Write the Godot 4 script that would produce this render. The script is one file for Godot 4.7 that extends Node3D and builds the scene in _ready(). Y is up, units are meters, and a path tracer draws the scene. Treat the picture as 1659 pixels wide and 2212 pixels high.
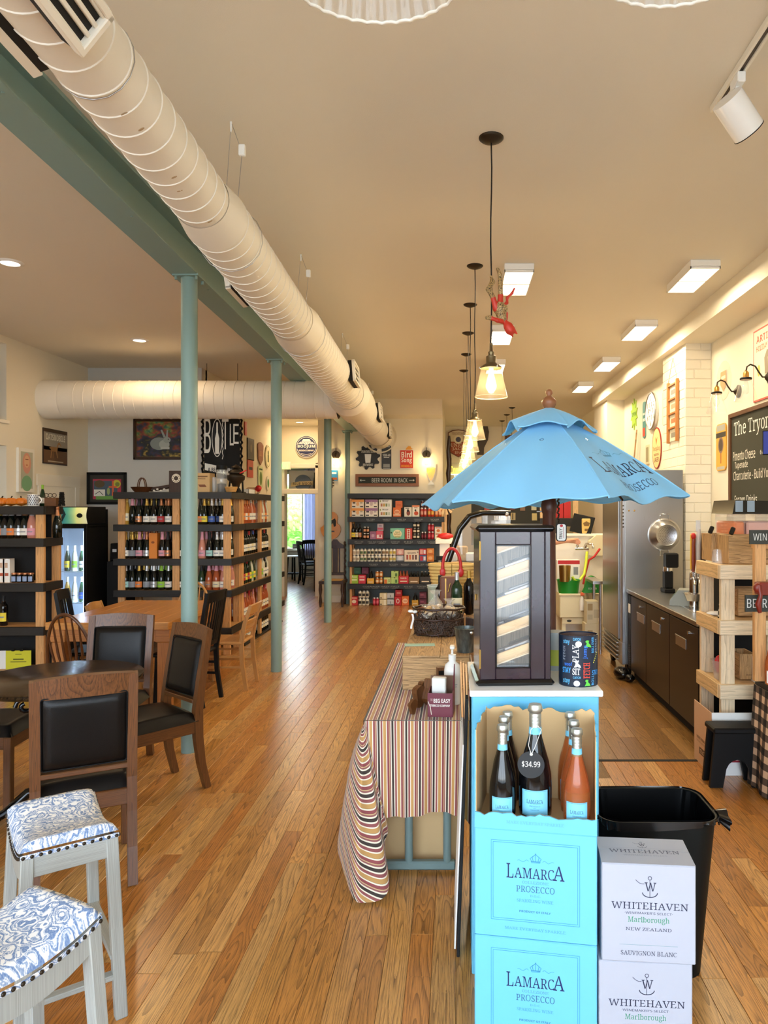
extends Node3D
# A wine shop seen from just inside its front windows. Units are metres, y up, the camera looks along -z.
# at(px, py, d) turns a point of the photograph and a distance into a point of the place.
const F := 1550.0
const EYE := 1.7
const CEIL := 3.6
var mats := {}
var rng := RandomNumberGenerator.new()
var sans := SystemFont.new()
var bold := SystemFont.new()
var serif := SystemFont.new()
var seriff := SystemFont.new()
var protos := {}
var PRINT: StandardMaterial3D
var BLACK: StandardMaterial3D
var WHITE: StandardMaterial3D
var CHROME: StandardMaterial3D
var STEEL: StandardMaterial3D

class Geo:
	var v := PackedVector3Array()
	var n := PackedVector3Array()
	var u := PackedVector2Array()
	var c := PackedColorArray()
	var col := Color(1, 1, 1)
	var xf := Transform3D()
	var uo := Vector2()

	func vert(p: Vector3, nn: Vector3, t: Vector2) -> void:
		v.append(xf * p)
		n.append((xf.basis * nn).normalized())
		u.append(t + uo)
		c.append(col)

	# a triangle with three normals, turned so that its front agrees with them
	func tri(a: Vector3, b: Vector3, d: Vector3, na: Vector3, nb: Vector3, nd: Vector3, ta := Vector2(), tb := Vector2(), td := Vector2()) -> void:
		if (b - a).cross(d - a).dot(na + nb + nd) > 0.0:
			vert(a, na, ta)
			vert(d, nd, td)
			vert(b, nb, tb)
		else:
			vert(a, na, ta)
			vert(b, nb, tb)
			vert(d, nd, td)

	func quad(a: Vector3, b: Vector3, d: Vector3, e: Vector3, nn: Vector3, ta := Vector2(0, 1), tb := Vector2(1, 1), td := Vector2(1, 0), te := Vector2(0, 0)) -> void:
		tri(a, b, d, nn, nn, nn, ta, tb, td)
		tri(a, d, e, nn, nn, nn, ta, td, te)

	func box(ctr: Vector3, s: Vector3, b := 0.0) -> Geo:
		var h := s * 0.5
		b = minf(b, minf(h.x, minf(h.y, h.z)) * 0.9)
		for a in 3:
			var p := (a + 1) % 3
			var q := (a + 2) % 3
			for sg in [-1.0, 1.0]:
				var pts := []
				var uvs := []
				for k in [[-1, -1], [1, -1], [1, 1], [-1, 1]]:
					var w := Vector3()
					w[a] = sg * h[a]
					w[p] = k[0] * (h[p] - b)
					w[q] = k[1] * (h[q] - b)
					pts.append(ctr + w)
					uvs.append(Vector2(w[p], w[q]) if h[q] >= h[p] else Vector2(w[q], w[p]))
				var nn := Vector3()
				nn[a] = sg
				quad(pts[0], pts[1], pts[2], pts[3], nn, uvs[0], uvs[1], uvs[2], uvs[3])
			if b > 0.0:
				for su in [-1.0, 1.0]:
					for sw in [-1.0, 1.0]:
						var nn := Vector3()
						nn[p] = su
						nn[q] = sw
						var pts := []
						for k in [[0, -1], [0, 1], [1, 1], [1, -1]]:
							var w := Vector3()
							w[a] = k[1] * (h[a] - b)
							w[p] = su * (h[p] - (b if k[0] == 1 else 0.0))
							w[q] = sw * (h[q] - (b if k[0] == 0 else 0.0))
							pts.append(ctr + w)
						quad(pts[0], pts[1], pts[2], pts[3], nn.normalized(), Vector2(0, -h[a]), Vector2(0, h[a]), Vector2(b, h[a]), Vector2(b, -h[a]))
		if b > 0.0:
			for sx in [-1.0, 1.0]:
				for sy in [-1.0, 1.0]:
					for sz in [-1.0, 1.0]:
						var o := ctr + Vector3(sx * h.x, sy * h.y, sz * h.z)
						var nn := Vector3(sx, sy, sz).normalized()
						tri(o - Vector3(0, sy * b, sz * b), o - Vector3(sx * b, 0, sz * b), o - Vector3(sx * b, sy * b, 0), nn, nn, nn)
		return self

	# a box from corner to corner
	func bx(x0: float, x1: float, y0: float, y1: float, z0: float, z1: float, b := 0.0) -> Geo:
		return box(Vector3(x0 + x1, y0 + y1, z0 + z1) * 0.5, Vector3(absf(x1 - x0), absf(y1 - y0), absf(z1 - z0)), b)

	# a beam of w by t between two points
	func bar(a: Vector3, b: Vector3, w: float, t: float, bev := 0.0, up := Vector3.UP) -> Geo:
		var y := (b - a).normalized()
		var x := up.cross(y)
		if x.length() < 0.01:
			x = Vector3.RIGHT.cross(y) if absf(y.x) < 0.9 else Vector3.BACK.cross(y)
			x = Vector3.RIGHT if absf(y.y) > 0.99 else x
		x = x.normalized()
		var keep := xf
		xf = xf * Transform3D(Basis(x, y, x.cross(y)), (a + b) * 0.5)
		box(Vector3(), Vector3(w, (b - a).length(), t), bev)
		xf = keep
		return self

	func lathe(prof: Array, seg := 20, a0 := 0.0, a1 := TAU, sx := 1.0, sz := 1.0) -> Geo:
		var m := prof.size()
		var nr := []
		for i in m - 1:
			var t: Vector2 = prof[i + 1] - prof[i]
			nr.append(Vector2(t.y, -t.x).normalized())
		var run := 0.0
		for i in m - 1:
			var n0: Vector2 = nr[i]
			var n1: Vector2 = nr[i]
			if i > 0 and nr[i].dot(nr[i - 1]) > 0.6:
				n0 = (nr[i] + nr[i - 1]).normalized()
			if i < m - 2 and nr[i].dot(nr[i + 1]) > 0.6:
				n1 = (nr[i] + nr[i + 1]).normalized()
			var len: float = (prof[i + 1] - prof[i]).length()
			for k in seg:
				var f0 := float(k) / seg
				var f1 := float(k + 1) / seg
				var e0 := Vector3(sin(lerpf(a0, a1, f0)) * sx, 0, cos(lerpf(a0, a1, f0)) * sz)
				var e1 := Vector3(sin(lerpf(a0, a1, f1)) * sx, 0, cos(lerpf(a0, a1, f1)) * sz)
				var g0 := Vector3(e0.x / sx / sx, 0, e0.z / sz / sz)
				var g1 := Vector3(e1.x / sx / sx, 0, e1.z / sz / sz)
				var A: Vector3 = e0 * prof[i].x + Vector3(0, prof[i].y, 0)
				var B: Vector3 = e1 * prof[i].x + Vector3(0, prof[i].y, 0)
				var C: Vector3 = e1 * prof[i + 1].x + Vector3(0, prof[i + 1].y, 0)
				var D: Vector3 = e0 * prof[i + 1].x + Vector3(0, prof[i + 1].y, 0)
				var na := (g0 * n0.x + Vector3(0, n0.y, 0)).normalized()
				var nb := (g1 * n0.x + Vector3(0, n0.y, 0)).normalized()
				var nc := (g1 * n1.x + Vector3(0, n1.y, 0)).normalized()
				var nd := (g0 * n1.x + Vector3(0, n1.y, 0)).normalized()
				if prof[i].x > 0.0:
					tri(A, B, C, na, nb, nc, Vector2(f0, run), Vector2(f1, run), Vector2(f1, run + len))
				if prof[i + 1].x > 0.0:
					tri(A, C, D, na, nc, nd, Vector2(f0, run), Vector2(f1, run + len), Vector2(f0, run + len))
			run += len
		return self

	func cyl(a: Vector3, b: Vector3, r0: float, r1 := -1.0, seg := 16) -> Geo:
		if r1 < 0.0:
			r1 = r0
		return tube([a, b], [r0, r1], seg)

	func tube(pts: Array, rad, seg := 8, caps := true) -> Geo:
		var m := pts.size()
		var rings := []
		var side := Vector3.RIGHT
		var run := 0.0
		var dirs := []
		for i in m:
			var t: Vector3 = (pts[mini(i + 1, m - 1)] - pts[maxi(i - 1, 0)]).normalized()
			if i == 0:
				side = t.cross(Vector3.UP) if absf(t.y) < 0.9 else t.cross(Vector3.RIGHT)
			side = (side - t * side.dot(t)).normalized()
			dirs.append([side, t.cross(side), t])
		for i in m - 1:
			var len: float = (pts[i + 1] - pts[i]).length()
			var r0: float = rad[i] if rad is Array else rad
			var r1: float = rad[i + 1] if rad is Array else rad
			for k in seg:
				var a0 := TAU * k / seg
				var a1 := TAU * (k + 1) / seg
				var q := []
				for w in [[i, a0, r0], [i, a1, r0], [i + 1, a1, r1], [i + 1, a0, r1]]:
					var nn: Vector3 = dirs[w[0]][0] * cos(w[1]) + dirs[w[0]][1] * sin(w[1])
					q.append([pts[w[0]] + nn * w[2], nn])
				var f0 := float(k) / seg
				var f1 := float(k + 1) / seg
				tri(q[0][0], q[1][0], q[2][0], q[0][1], q[1][1], q[2][1], Vector2(f0, run), Vector2(f1, run), Vector2(f1, run + len))
				tri(q[0][0], q[2][0], q[3][0], q[0][1], q[2][1], q[3][1], Vector2(f0, run), Vector2(f1, run + len), Vector2(f0, run + len))
			run += len
		if caps:
			for e in [[0, -1.0], [m - 1, 1.0]]:
				var r: float = rad[e[0]] if rad is Array else rad
				var d: Array = dirs[e[0]]
				var nn: Vector3 = d[2] * e[1]
				for k in seg:
					var a0 := TAU * k / seg
					var a1 := TAU * (k + 1) / seg
					tri(pts[e[0]], pts[e[0]] + (d[0] * cos(a0) + d[1] * sin(a0)) * r, pts[e[0]] + (d[0] * cos(a1) + d[1] * sin(a1)) * r, nn, nn, nn)
		return self

	func ball(ctr: Vector3, r: Vector3, seg := 14, half := 0.0) -> Geo:
		var rows := maxi(4, seg / 2)
		for i in rows:
			var p0 := lerpf(-PI / 2 * (1.0 - half), PI / 2, float(i) / rows)
			var p1 := lerpf(-PI / 2 * (1.0 - half), PI / 2, float(i + 1) / rows)
			for k in seg:
				var a0 := TAU * k / seg
				var a1 := TAU * (k + 1) / seg
				var q := []
				for w in [[p0, a0], [p0, a1], [p1, a1], [p1, a0]]:
					var e := Vector3(cos(w[0]) * sin(w[1]), sin(w[0]), cos(w[0]) * cos(w[1]))
					q.append([ctr + e * r, (e / r).normalized()])
				tri(q[0][0], q[1][0], q[2][0], q[0][1], q[1][1], q[2][1])
				tri(q[0][0], q[2][0], q[3][0], q[0][1], q[2][1], q[3][1])
		return self

	# a polygon drawn out from z0 to z1
	func prism(poly: PackedVector2Array, z0: float, z1: float, soft := false) -> Geo:
		flat(poly, z1, 1.0)
		flat(poly, z0, -1.0)
		var m := poly.size()
		var cw := 1.0
		if Geometry2D.is_polygon_clockwise(poly):
			cw = -1.0
		var run := 0.0
		for i in m:
			var a := poly[i]
			var b := poly[(i + 1) % m]
			var nn := Vector3((b - a).y, -(b - a).x, 0).normalized() * cw
			var na := nn
			var nb := nn
			if soft:
				var z := poly[(i + m - 1) % m]
				var y := poly[(i + 2) % m]
				na = (nn + Vector3((a - z).y, -(a - z).x, 0).normalized() * cw).normalized()
				nb = (nn + Vector3((y - b).y, -(y - b).x, 0).normalized() * cw).normalized()
			var A := Vector3(a.x, a.y, z0)
			var B := Vector3(b.x, b.y, z0)
			var C := Vector3(b.x, b.y, z1)
			var D := Vector3(a.x, a.y, z1)
			var l := (b - a).length()
			tri(A, B, C, na, nb, nb, Vector2(z0, run), Vector2(z0, run + l), Vector2(z1, run + l))
			tri(A, C, D, na, nb, na, Vector2(z0, run), Vector2(z1, run + l), Vector2(z1, run))
			run += l
		return self

	func flat(poly: PackedVector2Array, z: float, sg := 1.0) -> Geo:
		var t := Geometry2D.triangulate_polygon(poly)
		var nn := Vector3(0, 0, sg)
		for i in range(0, t.size() - 2, 3):
			var a := poly[t[i]]
			var b := poly[t[i + 1]]
			var d := poly[t[i + 2]]
			tri(Vector3(a.x, a.y, z), Vector3(b.x, b.y, z), Vector3(d.x, d.y, z), nn, nn, nn, a, b, d)
		return self

	func rect(x: float, y: float, w: float, h: float, z: float, hex := "") -> Geo:
		if hex:
			col = Color(hex).srgb_to_linear()
		var p := w * 0.5
		var q := h * 0.5
		quad(Vector3(x - p, y - q, z), Vector3(x + p, y - q, z), Vector3(x + p, y + q, z), Vector3(x - p, y + q, z), Vector3(0, 0, 1))
		return self

	func disc(x: float, y: float, rx: float, ry: float, z: float, hex := "", seg := 24) -> Geo:
		if hex:
			col = Color(hex).srgb_to_linear()
		var p := PackedVector2Array()
		for k in seg:
			p.append(Vector2(x + rx * cos(TAU * k / seg), y + ry * sin(TAU * k / seg)))
		return flat(p, z)

	func poly(pts: Array, z: float, hex := "", sc := 1.0, off := Vector2()) -> Geo:
		if hex:
			col = Color(hex).srgb_to_linear()
		var p := PackedVector2Array()
		for i in range(0, pts.size(), 2):
			p.append(Vector2(pts[i], pts[i + 1]) * sc + off)
		return flat(p, z)

	# a line of flat ribbon through points
	func line(pts: Array, w: float, z: float, hex := "") -> Geo:
		if hex:
			col = Color(hex).srgb_to_linear()
		for i in pts.size() - 1:
			var a: Vector2 = pts[i]
			var b: Vector2 = pts[i + 1]
			var s := (b - a).orthogonal().normalized() * w * 0.5
			quad(Vector3(a.x - s.x, a.y - s.y, z), Vector3(b.x - s.x, b.y - s.y, z), Vector3(b.x + s.x, b.y + s.y, z), Vector3(a.x + s.x, a.y + s.y, z), Vector3(0, 0, 1))
		return self

	# letters fitted to w by h round (x, y); bend maps (x, y) to a point and its normal
	func text(s: String, font: Font, x: float, y: float, w: float, h: float, z: float, hex := "", bend = null) -> Geo:
		if hex:
			col = Color(hex).srgb_to_linear()
		var t := TextMesh.new()
		t.font = font
		t.text = s
		t.font_size = 48
		t.pixel_size = 0.01
		t.depth = 0.0
		t.curve_step = 4.0
		var a := t.get_mesh_arrays()
		var pv: PackedVector3Array = a[Mesh.ARRAY_VERTEX]
		var pn: PackedVector3Array = a[Mesh.ARRAY_NORMAL]
		var ix: PackedInt32Array = a[Mesh.ARRAY_INDEX] if a[Mesh.ARRAY_INDEX] != null else PackedInt32Array(range(pv.size()))
		var lo := Vector3(1e9, 1e9, 0)
		var hi := Vector3(-1e9, -1e9, 0)
		for p in pv:
			lo = lo.min(p)
			hi = hi.max(p)
		if pv.is_empty():
			return self
		var k := Vector2(w / maxf(hi.x - lo.x, 1e-4), h / maxf(hi.y - lo.y, 1e-4))
		var fz := Vector3(0, 0, 1)
		for i in range(0, ix.size() - 2, 3):
			if pn[ix[i]].z < 0.5:
				continue
			var q := []
			for j in 3:
				var p := pv[ix[i + j]]
				var f := Vector2(x + (p.x - (lo.x + hi.x) * 0.5) * k.x, y + (p.y - (lo.y + hi.y) * 0.5) * k.y)
				if bend != null:
					q.append(bend.call(f))
				else:
					q.append([Vector3(f.x, f.y, z), fz])
			tri(q[0][0], q[1][0], q[2][0], q[0][1], q[1][1], q[2][1])
		return self

	# a grid surface f(u, v); th gives it a second side
	func sheet(f: Callable, nu: int, nv: int, th := 0.0, us := 1.0, vs := 1.0, flip := false) -> Geo:
		var p := []
		for j in nv + 1:
			var row := PackedVector3Array()
			for i in nu + 1:
				row.append(f.call(float(i) / nu, float(j) / nv))
			p.append(row)
		var m := []
		for j in nv + 1:
			var row := PackedVector3Array()
			for i in nu + 1:
				var du: Vector3 = p[j][mini(i + 1, nu)] - p[j][maxi(i - 1, 0)]
				var dv: Vector3 = p[mini(j + 1, nv)][i] - p[maxi(j - 1, 0)][i]
				var nn := du.cross(dv).normalized()
				row.append(-nn if flip else nn)
			m.append(row)
		for s in [1.0, -1.0] if th > 0.0 else [1.0]:
			for j in nv:
				for i in nu:
					var q := []
					for w in [[0, 0], [1, 0], [1, 1], [0, 1]]:
						var nn: Vector3 = m[j + w[1]][i + w[0]] * s
						var o: Vector3 = p[j + w[1]][i + w[0]]
						q.append([o if s > 0.0 else o + nn * th, nn, Vector2(float(i + w[0]) / nu * us, float(j + w[1]) / nv * vs)])
					tri(q[0][0], q[1][0], q[2][0], q[0][1], q[1][1], q[2][1], q[0][2], q[1][2], q[2][2])
					tri(q[0][0], q[2][0], q[3][0], q[0][1], q[2][1], q[3][1], q[0][2], q[2][2], q[3][2])
		if th > 0.0:
			var rim := []
			for i in nu:
				rim.append([i, 0, i + 1, 0])
				rim.append([i, nv, i + 1, nv])
			for j in nv:
				rim.append([0, j, 0, j + 1])
				rim.append([nu, j, nu, j + 1])
			for e in rim:
				var a: Vector3 = p[e[1]][e[0]]
				var b: Vector3 = p[e[3]][e[2]]
				var a2: Vector3 = a - m[e[1]][e[0]] * th
				var b2: Vector3 = b - m[e[3]][e[2]] * th
				var nn := (b - a).cross(a2 - a).normalized()
				var inner: Vector3 = p[nv / 2][nu / 2]
				if nn.dot(a - inner) < 0.0:
					nn = -nn
				quad(a, b, b2, a2, nn)
		return self

	func mesh() -> ArrayMesh:
		var a := []
		a.resize(Mesh.ARRAY_MAX)
		a[Mesh.ARRAY_VERTEX] = v
		a[Mesh.ARRAY_NORMAL] = n
		a[Mesh.ARRAY_TEX_UV] = u
		a[Mesh.ARRAY_COLOR] = c
		var m := ArrayMesh.new()
		if v.size():
			m.add_surface_from_arrays(Mesh.PRIMITIVE_TRIANGLES, a)
		return m

func at(px: float, py: float, d: float) -> Vector3:
	return Vector3((px - 985.0) / F * d, EYE - (py - 1100.0) / F * d, -d)

func fx(px: float, d: float) -> float:
	return (px - 985.0) / F * d

func hy(py: float, d: float) -> float:
	return EYE - (py - 1100.0) / F * d

func K(hex: String) -> Color:
	return Color(hex).srgb_to_linear()

func V(x: float, y: float, z: float) -> Vector3:
	return Vector3(x, y, z)

func U(x: float, y: float) -> Vector2:
	return Vector2(x, y)

func PV(a: Array) -> PackedVector2Array:
	return PackedVector2Array(a)

func G() -> Geo:
	return Geo.new()

func T(o: Vector3, yaw := 0.0, pitch := 0.0, roll := 0.0) -> Transform3D:
	return Transform3D(Basis.from_euler(Vector3(deg_to_rad(pitch), deg_to_rad(yaw), deg_to_rad(roll))), o)

func rrect(w: float, h: float, r: float, k := 4) -> PackedVector2Array:
	var p := PackedVector2Array()
	for q in 4:
		var cx := (w * 0.5 - r) * (1 if q in [0, 3] else -1)
		var cy := (h * 0.5 - r) * (1 if q < 2 else -1)
		for i in k + 1:
			var a := PI / 2 * (q + float(i) / k)
			p.append(Vector2(cx + r * cos(a), cy + r * sin(a)))
	return p

func oval(rx: float, ry: float, k := 24) -> PackedVector2Array:
	var p := PackedVector2Array()
	for i in k:
		p.append(Vector2(rx * cos(TAU * i / k), ry * sin(TAU * i / k)))
	return p

func mat(called: String, hex: String, rough: float, metal := 0.0) -> StandardMaterial3D:
	if mats.has(called):
		return mats[called]
	var m := StandardMaterial3D.new()
	m.resource_name = called
	m.albedo_color = Color(hex)
	m.roughness = rough
	m.metallic = metal
	mats[called] = m
	return m

func glow(called: String, hex: String, energy: float, body := "d8d4cc") -> StandardMaterial3D:
	if mats.has(called):
		return mats[called]
	var m := mat(called, body, 0.5)
	m.emission_enabled = true
	m.emission = Color(hex)
	m.emission_energy_multiplier = energy
	return m

func glass(called: String, hex: String, alpha := 0.08, rough := 0.02) -> StandardMaterial3D:
	if mats.has(called):
		return mats[called]
	var m := mat(called, hex, rough)
	m.albedo_color.a = alpha
	m.transparency = BaseMaterial3D.TRANSPARENCY_ALPHA
	return m

func part(called: String, g: Geo, m: Material, parent: Node3D, label := "") -> MeshInstance3D:
	var o := MeshInstance3D.new()
	o.name = called
	o.mesh = g.mesh()
	o.material_override = m
	parent.add_child(o, true)
	if label:
		o.set_meta("label", label)
	return o

func numbered(called: String) -> String:
	var s := called
	var k := 0
	while has_node(NodePath(s)):
		k += 1
		s = "%s_%03d" % [called, k]
	return s

func tag(o: Node3D, label: String, category: String, group := "") -> Node3D:
	o.set_meta("label", label)
	o.set_meta("category", category)
	if group:
		o.set_meta("group", group)
	return o

func thing(called: String, label: String, category: String, where := Vector3(), yaw := 0.0, group := "") -> Node3D:
	var o := Node3D.new()
	o.name = numbered(called)
	add_child(o)
	o.transform = T(where, yaw)
	return tag(o, label, category, group)

# a thing that is one mesh
func one(called: String, g: Geo, m: Material, label: String, category: String, where := Vector3(), yaw := 0.0, group := "") -> MeshInstance3D:
	var o := part(numbered(called), g, m, self)
	o.transform = T(where, yaw)
	tag(o, label, category, group)
	return o

func struct(called: String, g: Geo, m: Material, parent: Node3D = self) -> MeshInstance3D:
	var o := part(called if parent != self else numbered(called), g, m, parent)
	if parent == self:
		o.set_meta("kind", "structure")
	return o

func dup(o: Node3D, where: Vector3, yaw := 0.0, label := "", group := "") -> Node3D:
	var r: Node3D = o.duplicate()
	r.name = numbered(String(o.name).rstrip("0123456789").rstrip("_") if String(o.name).right(1).is_valid_int() else String(o.name))
	add_child(r)
	r.transform = T(where, yaw)
	if label:
		r.set_meta("label", label)
	if group:
		r.set_meta("group", group)
	return r

func nth(k: int) -> String:
	return ["first", "second", "third", "fourth", "fifth", "sixth", "seventh", "eighth", "ninth", "tenth", "eleventh", "twelfth", "thirteenth", "fourteenth", "fifteenth", "sixteenth", "seventeenth", "eighteenth"][k]

# ---- textures: grain, fibre and weave only; near white, so that each material tints them
func grey(seed_: int, w: int, h: int, freq: float, octaves := 3, kind := FastNoiseLite.TYPE_SIMPLEX_SMOOTH) -> PackedByteArray:
	var f := FastNoiseLite.new()
	f.seed = seed_
	f.noise_type = kind
	f.frequency = freq
	f.fractal_octaves = octaves
	var im := f.get_seamless_image(w, h, false, false, 0.1, true)
	im.convert(Image.FORMAT_L8)
	return im.get_data()

func wood_texture(seed_: int, rings: float, deep: float, fibre: float) -> ImageTexture:
	var w := 512
	var h := 1024
	var f := FastNoiseLite.new()
	f.seed = seed_
	f.frequency = 0.006
	f.fractal_octaves = 2
	var low := f.get_seamless_image(w, 128, false, false, 0.2, true)
	low.convert(Image.FORMAT_L8)
	low.resize(w, h, Image.INTERPOLATE_CUBIC)
	f.seed = seed_ + 1
	f.frequency = 0.22
	var fine := f.get_seamless_image(w, 64, false, false, 0.1, true)
	fine.convert(Image.FORMAT_L8)
	fine.resize(w, h, Image.INTERPOLATE_CUBIC)
	var a := low.get_data()
	var b := fine.get_data()
	var out := PackedByteArray()
	out.resize(w * h * 3)
	for i in w * h:
		var t := a[i] / 255.0 * rings
		var r := t - floorf(t)
		var ring := r * r * r
		var g := 1.0 - deep * ring - fibre * maxf(0.0, b[i] / 255.0 - 0.5) * 2.0
		var q := int(clampf(g, 0.0, 1.0) * 255.0)
		out[i * 3] = q
		out[i * 3 + 1] = int(q * (1.0 - 0.10 * deep * ring))
		out[i * 3 + 2] = int(q * (1.0 - 0.25 * deep * ring))
	var im := Image.create_from_data(w, h, false, Image.FORMAT_RGB8, out)
	im.generate_mipmaps()
	return ImageTexture.create_from_image(im)

func bump_texture(seed_: int, freq: float, strength: float, octaves := 3, size := 256, stretch := 1) -> ImageTexture:
	var f := FastNoiseLite.new()
	f.seed = seed_
	f.frequency = freq
	f.fractal_octaves = octaves
	var im := f.get_seamless_image(size, size / stretch, false, false, 0.1, true)
	im.convert(Image.FORMAT_RGBA8)
	if stretch > 1:
		im.resize(size, size, Image.INTERPOLATE_CUBIC)
	im.bump_map_to_normal_map(strength)
	return ImageTexture.create_from_image(im)

func tone_texture(seed_: int, freq: float, lo: float, hi: float, size := 256, stretch := 1, kind := FastNoiseLite.TYPE_SIMPLEX_SMOOTH) -> ImageTexture:
	var f := FastNoiseLite.new()
	f.seed = seed_
	f.noise_type = kind
	f.frequency = freq
	var im := f.get_seamless_image(size, size / stretch, false, false, 0.1, true)
	im.convert(Image.FORMAT_L8)
	if stretch > 1:
		im.resize(size, size, Image.INTERPOLATE_CUBIC)
	var d := im.get_data()
	for i in d.size():
		d[i] = int(lerpf(lo, hi, d[i] / 255.0) * 255.0)
	im = Image.create_from_data(size, size, false, Image.FORMAT_L8, d)
	im.convert(Image.FORMAT_RGB8)
	return ImageTexture.create_from_image(im)

func wood(called: String, hex: String, rough: float, tex: Texture2D, su: float, sv: float, tinted := false) -> StandardMaterial3D:
	var m := mat(called, hex, rough)
	m.albedo_texture = tex
	m.uv1_scale = Vector3(su, sv, 1)
	m.vertex_color_use_as_albedo = tinted
	return m

func rough_paint(called: String, hex: String, rough: float, scale := 6.0, depth := 0.35) -> StandardMaterial3D:
	var m := mat(called, hex, rough)
	m.uv1_triplanar = true
	m.uv1_world_triplanar = true
	m.uv1_scale = Vector3.ONE * scale
	m.normal_enabled = true
	m.normal_scale = depth
	m.normal_texture = protos["peel"]
	return m

func _ready() -> void:
	rng.seed = 7
	# ---- camera, sky, exposure
	var cam := Camera3D.new()
	cam.name = "camera"
	cam.projection = Camera3D.PROJECTION_FRUSTUM
	cam.near = .05
	cam.far = 120.0
	cam.size = 2.0 * cam.near * 1106.0 / F
	cam.frustum_offset = U((829.5 - 985.0) / F, (1100.0 - 1106.0) / F) * cam.near
	cam.position = V(0, EYE, 0)
	add_child(cam)
	cam.current = true
	var sky := ProceduralSkyMaterial.new()
	sky.sky_top_color = Color(.78, .87, .97)
	sky.sky_horizon_color = Color(.93, .97, 1.0)
	sky.ground_bottom_color = Color(.55, .54, .52)
	sky.ground_horizon_color = Color(.75, .76, .76)
	sky.energy_multiplier = 1.0
	var env := Environment.new()
	env.background_mode = Environment.BG_SKY
	env.sky = Sky.new()
	env.sky.sky_material = sky
	env.background_energy_multiplier = 14.5
	env.tonemap_mode = Environment.TONE_MAPPER_LINEAR
	env.tonemap_exposure = 1.02
	env.sdfgi_enabled = true
	env.ssao_enabled = true
	env.ssil_enabled = true
	var we := WorldEnvironment.new()
	we.name = "environment"
	we.environment = env
	add_child(we)
	materials()
	shell()
	ceiling_things()
	dining_area()
	racks()
	back_wall()
	center_display()
	kitchen()
	right_side()
	walls_left()

const LED_ENERGY := 2.6
const LED_COLOR := "ffedca"
const BULB_ENERGY := .22
const BULB_COLOR := "ffdc9c"
const SPOT_ENERGY := 1.2

func materials() -> void:
	for f in [sans, bold]:
		f.font_names = PackedStringArray(["Droid Sans"])
	bold.font_weight = 700
	serif.font_names = PackedStringArray(["Droid Serif"])
	seriff.font_names = PackedStringArray(["Droid Serif"])
	seriff.font_weight = 700
	protos["peel"] = bump_texture(3, .09, 1.2)
	protos["oak"] = wood_texture(11, 9.0, .30, .34)
	protos["pine"] = wood_texture(23, 6.0, .15, .14)
	protos["leather"] = bump_texture(5, .16, 2.0)
	protos["brush"] = tone_texture(8, .2, .75, 1.0, 512, 32)
	protos["cloudy"] = tone_texture(9, .015, .72, 1.0)
	protos["mottle"] = tone_texture(10, .05, .6, 1.0)
	rough_paint("ceiling_paint", "e4dccb", .9)
	rough_paint("wall_paint", "e8dfca", .85)
	rough_paint("grey_wall", "cfcbc2", .85)
	rough_paint("white_trim", "efe9da", .5, 3.0, .1)
	var fl := wood("floor_oak", "ffffff", .30, protos["oak"], 2.6, .62, true)
	fl.clearcoat_enabled = true
	fl.clearcoat = .6
	fl.clearcoat_roughness = .22
	mat("gap", "2a1a10", .9)
	mat("steel_green", "84a099", .45)
	var du := rough_paint("duct_paint", "e9e2d3", .55, 5.0, .15)
	du.clearcoat_enabled = true
	du.clearcoat = .15
	BLACK = mat("black", "0c0c0c", .55)
	BLACK.metallic_specular = .35
	mat("black_gloss", "08080a", .18)
	mat("black_matte", "151515", .85)
	WHITE = mat("white", "f2f0ea", .5)
	mat("white_gloss", "f5f3ee", .2)
	CHROME = mat("chrome", "d8d8d8", .15, 1.0)
	STEEL = mat("steel", "b9b9bb", .32, 1.0)
	mat("brass", "b08a4a", .35, 1.0)
	mat("bronze", "3a3126", .45, .7)
	mat("cord", "17120f", .7)
	mat("red", "c3201f", .4)
	mat("kraft", "b98d5e", .85)
	mat("card", "c9a878", .85)
	mat("paper", "eeece6", .8)
	mat("green_plastic", "1f8a2c", .4)
	var pr := mat("print", "ffffff", .6)
	PRINT = pr
	pr.vertex_color_use_as_albedo = true
	var pg := mat("print_gloss", "ffffff", .2)
	pg.vertex_color_use_as_albedo = true
	wood("pine", "e9c48e", .6, protos["pine"], 3.0, .8)
	wood("pine_pale", "ecd6b2", .6, protos["pine"], 3.0, .8)
	wood("pine_warm", "d8a368", .55, protos["pine"], 3.0, .8)
	wood("black_wood", "1b1a19", .5, protos["pine"], 3.0, .8)
	wood("butcher", "c98a45", .28, protos["pine"], 4.0, .7)
	wood("butcher_side", "b9783c", .4, protos["pine"], 4.0, .7)
	wood("walnut", "704522", .4, protos["oak"], 7.0, .6)
	wood("walnut_dark", "3a2114", .35, protos["oak"], 3.0, .7)
	wood("windsor", "5d3519", .3, protos["oak"], 4.0, .8)
	wood("ladder", "c08a4c", .35, protos["pine"], 4.0, .8)
	wood("whitewash", "b9b9b0", .6, protos["brush"], 6.0, 1.0)
	wood("crate", "c79f6c", .65, protos["oak"], 3.0, .8)
	wood("mahogany", "33222c", .22, protos["cloudy"], 3.0, 1.0)
	var le := mat("leather", "14110f", .36)
	le.uv1_triplanar = true
	le.uv1_scale = Vector3.ONE * 5.0
	le.normal_enabled = true
	le.normal_texture = protos["leather"]
	le.normal_scale = .25
	le.metallic_specular = .32
	var ss := mat("stainless", "b4b3b0", .30, 1.0)
	ss.roughness_texture = protos["brush"]
	ss.roughness = .36
	glass("clear_glass", "ffffff", .06)
	glass("warm_glass", "fff1d8", .03)
	glow("led", "fff0d2", 3.2)
	glow("bulb", "ffd890", 3.5)
	glow("can_light", "fff2dc", 4.0)

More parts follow.
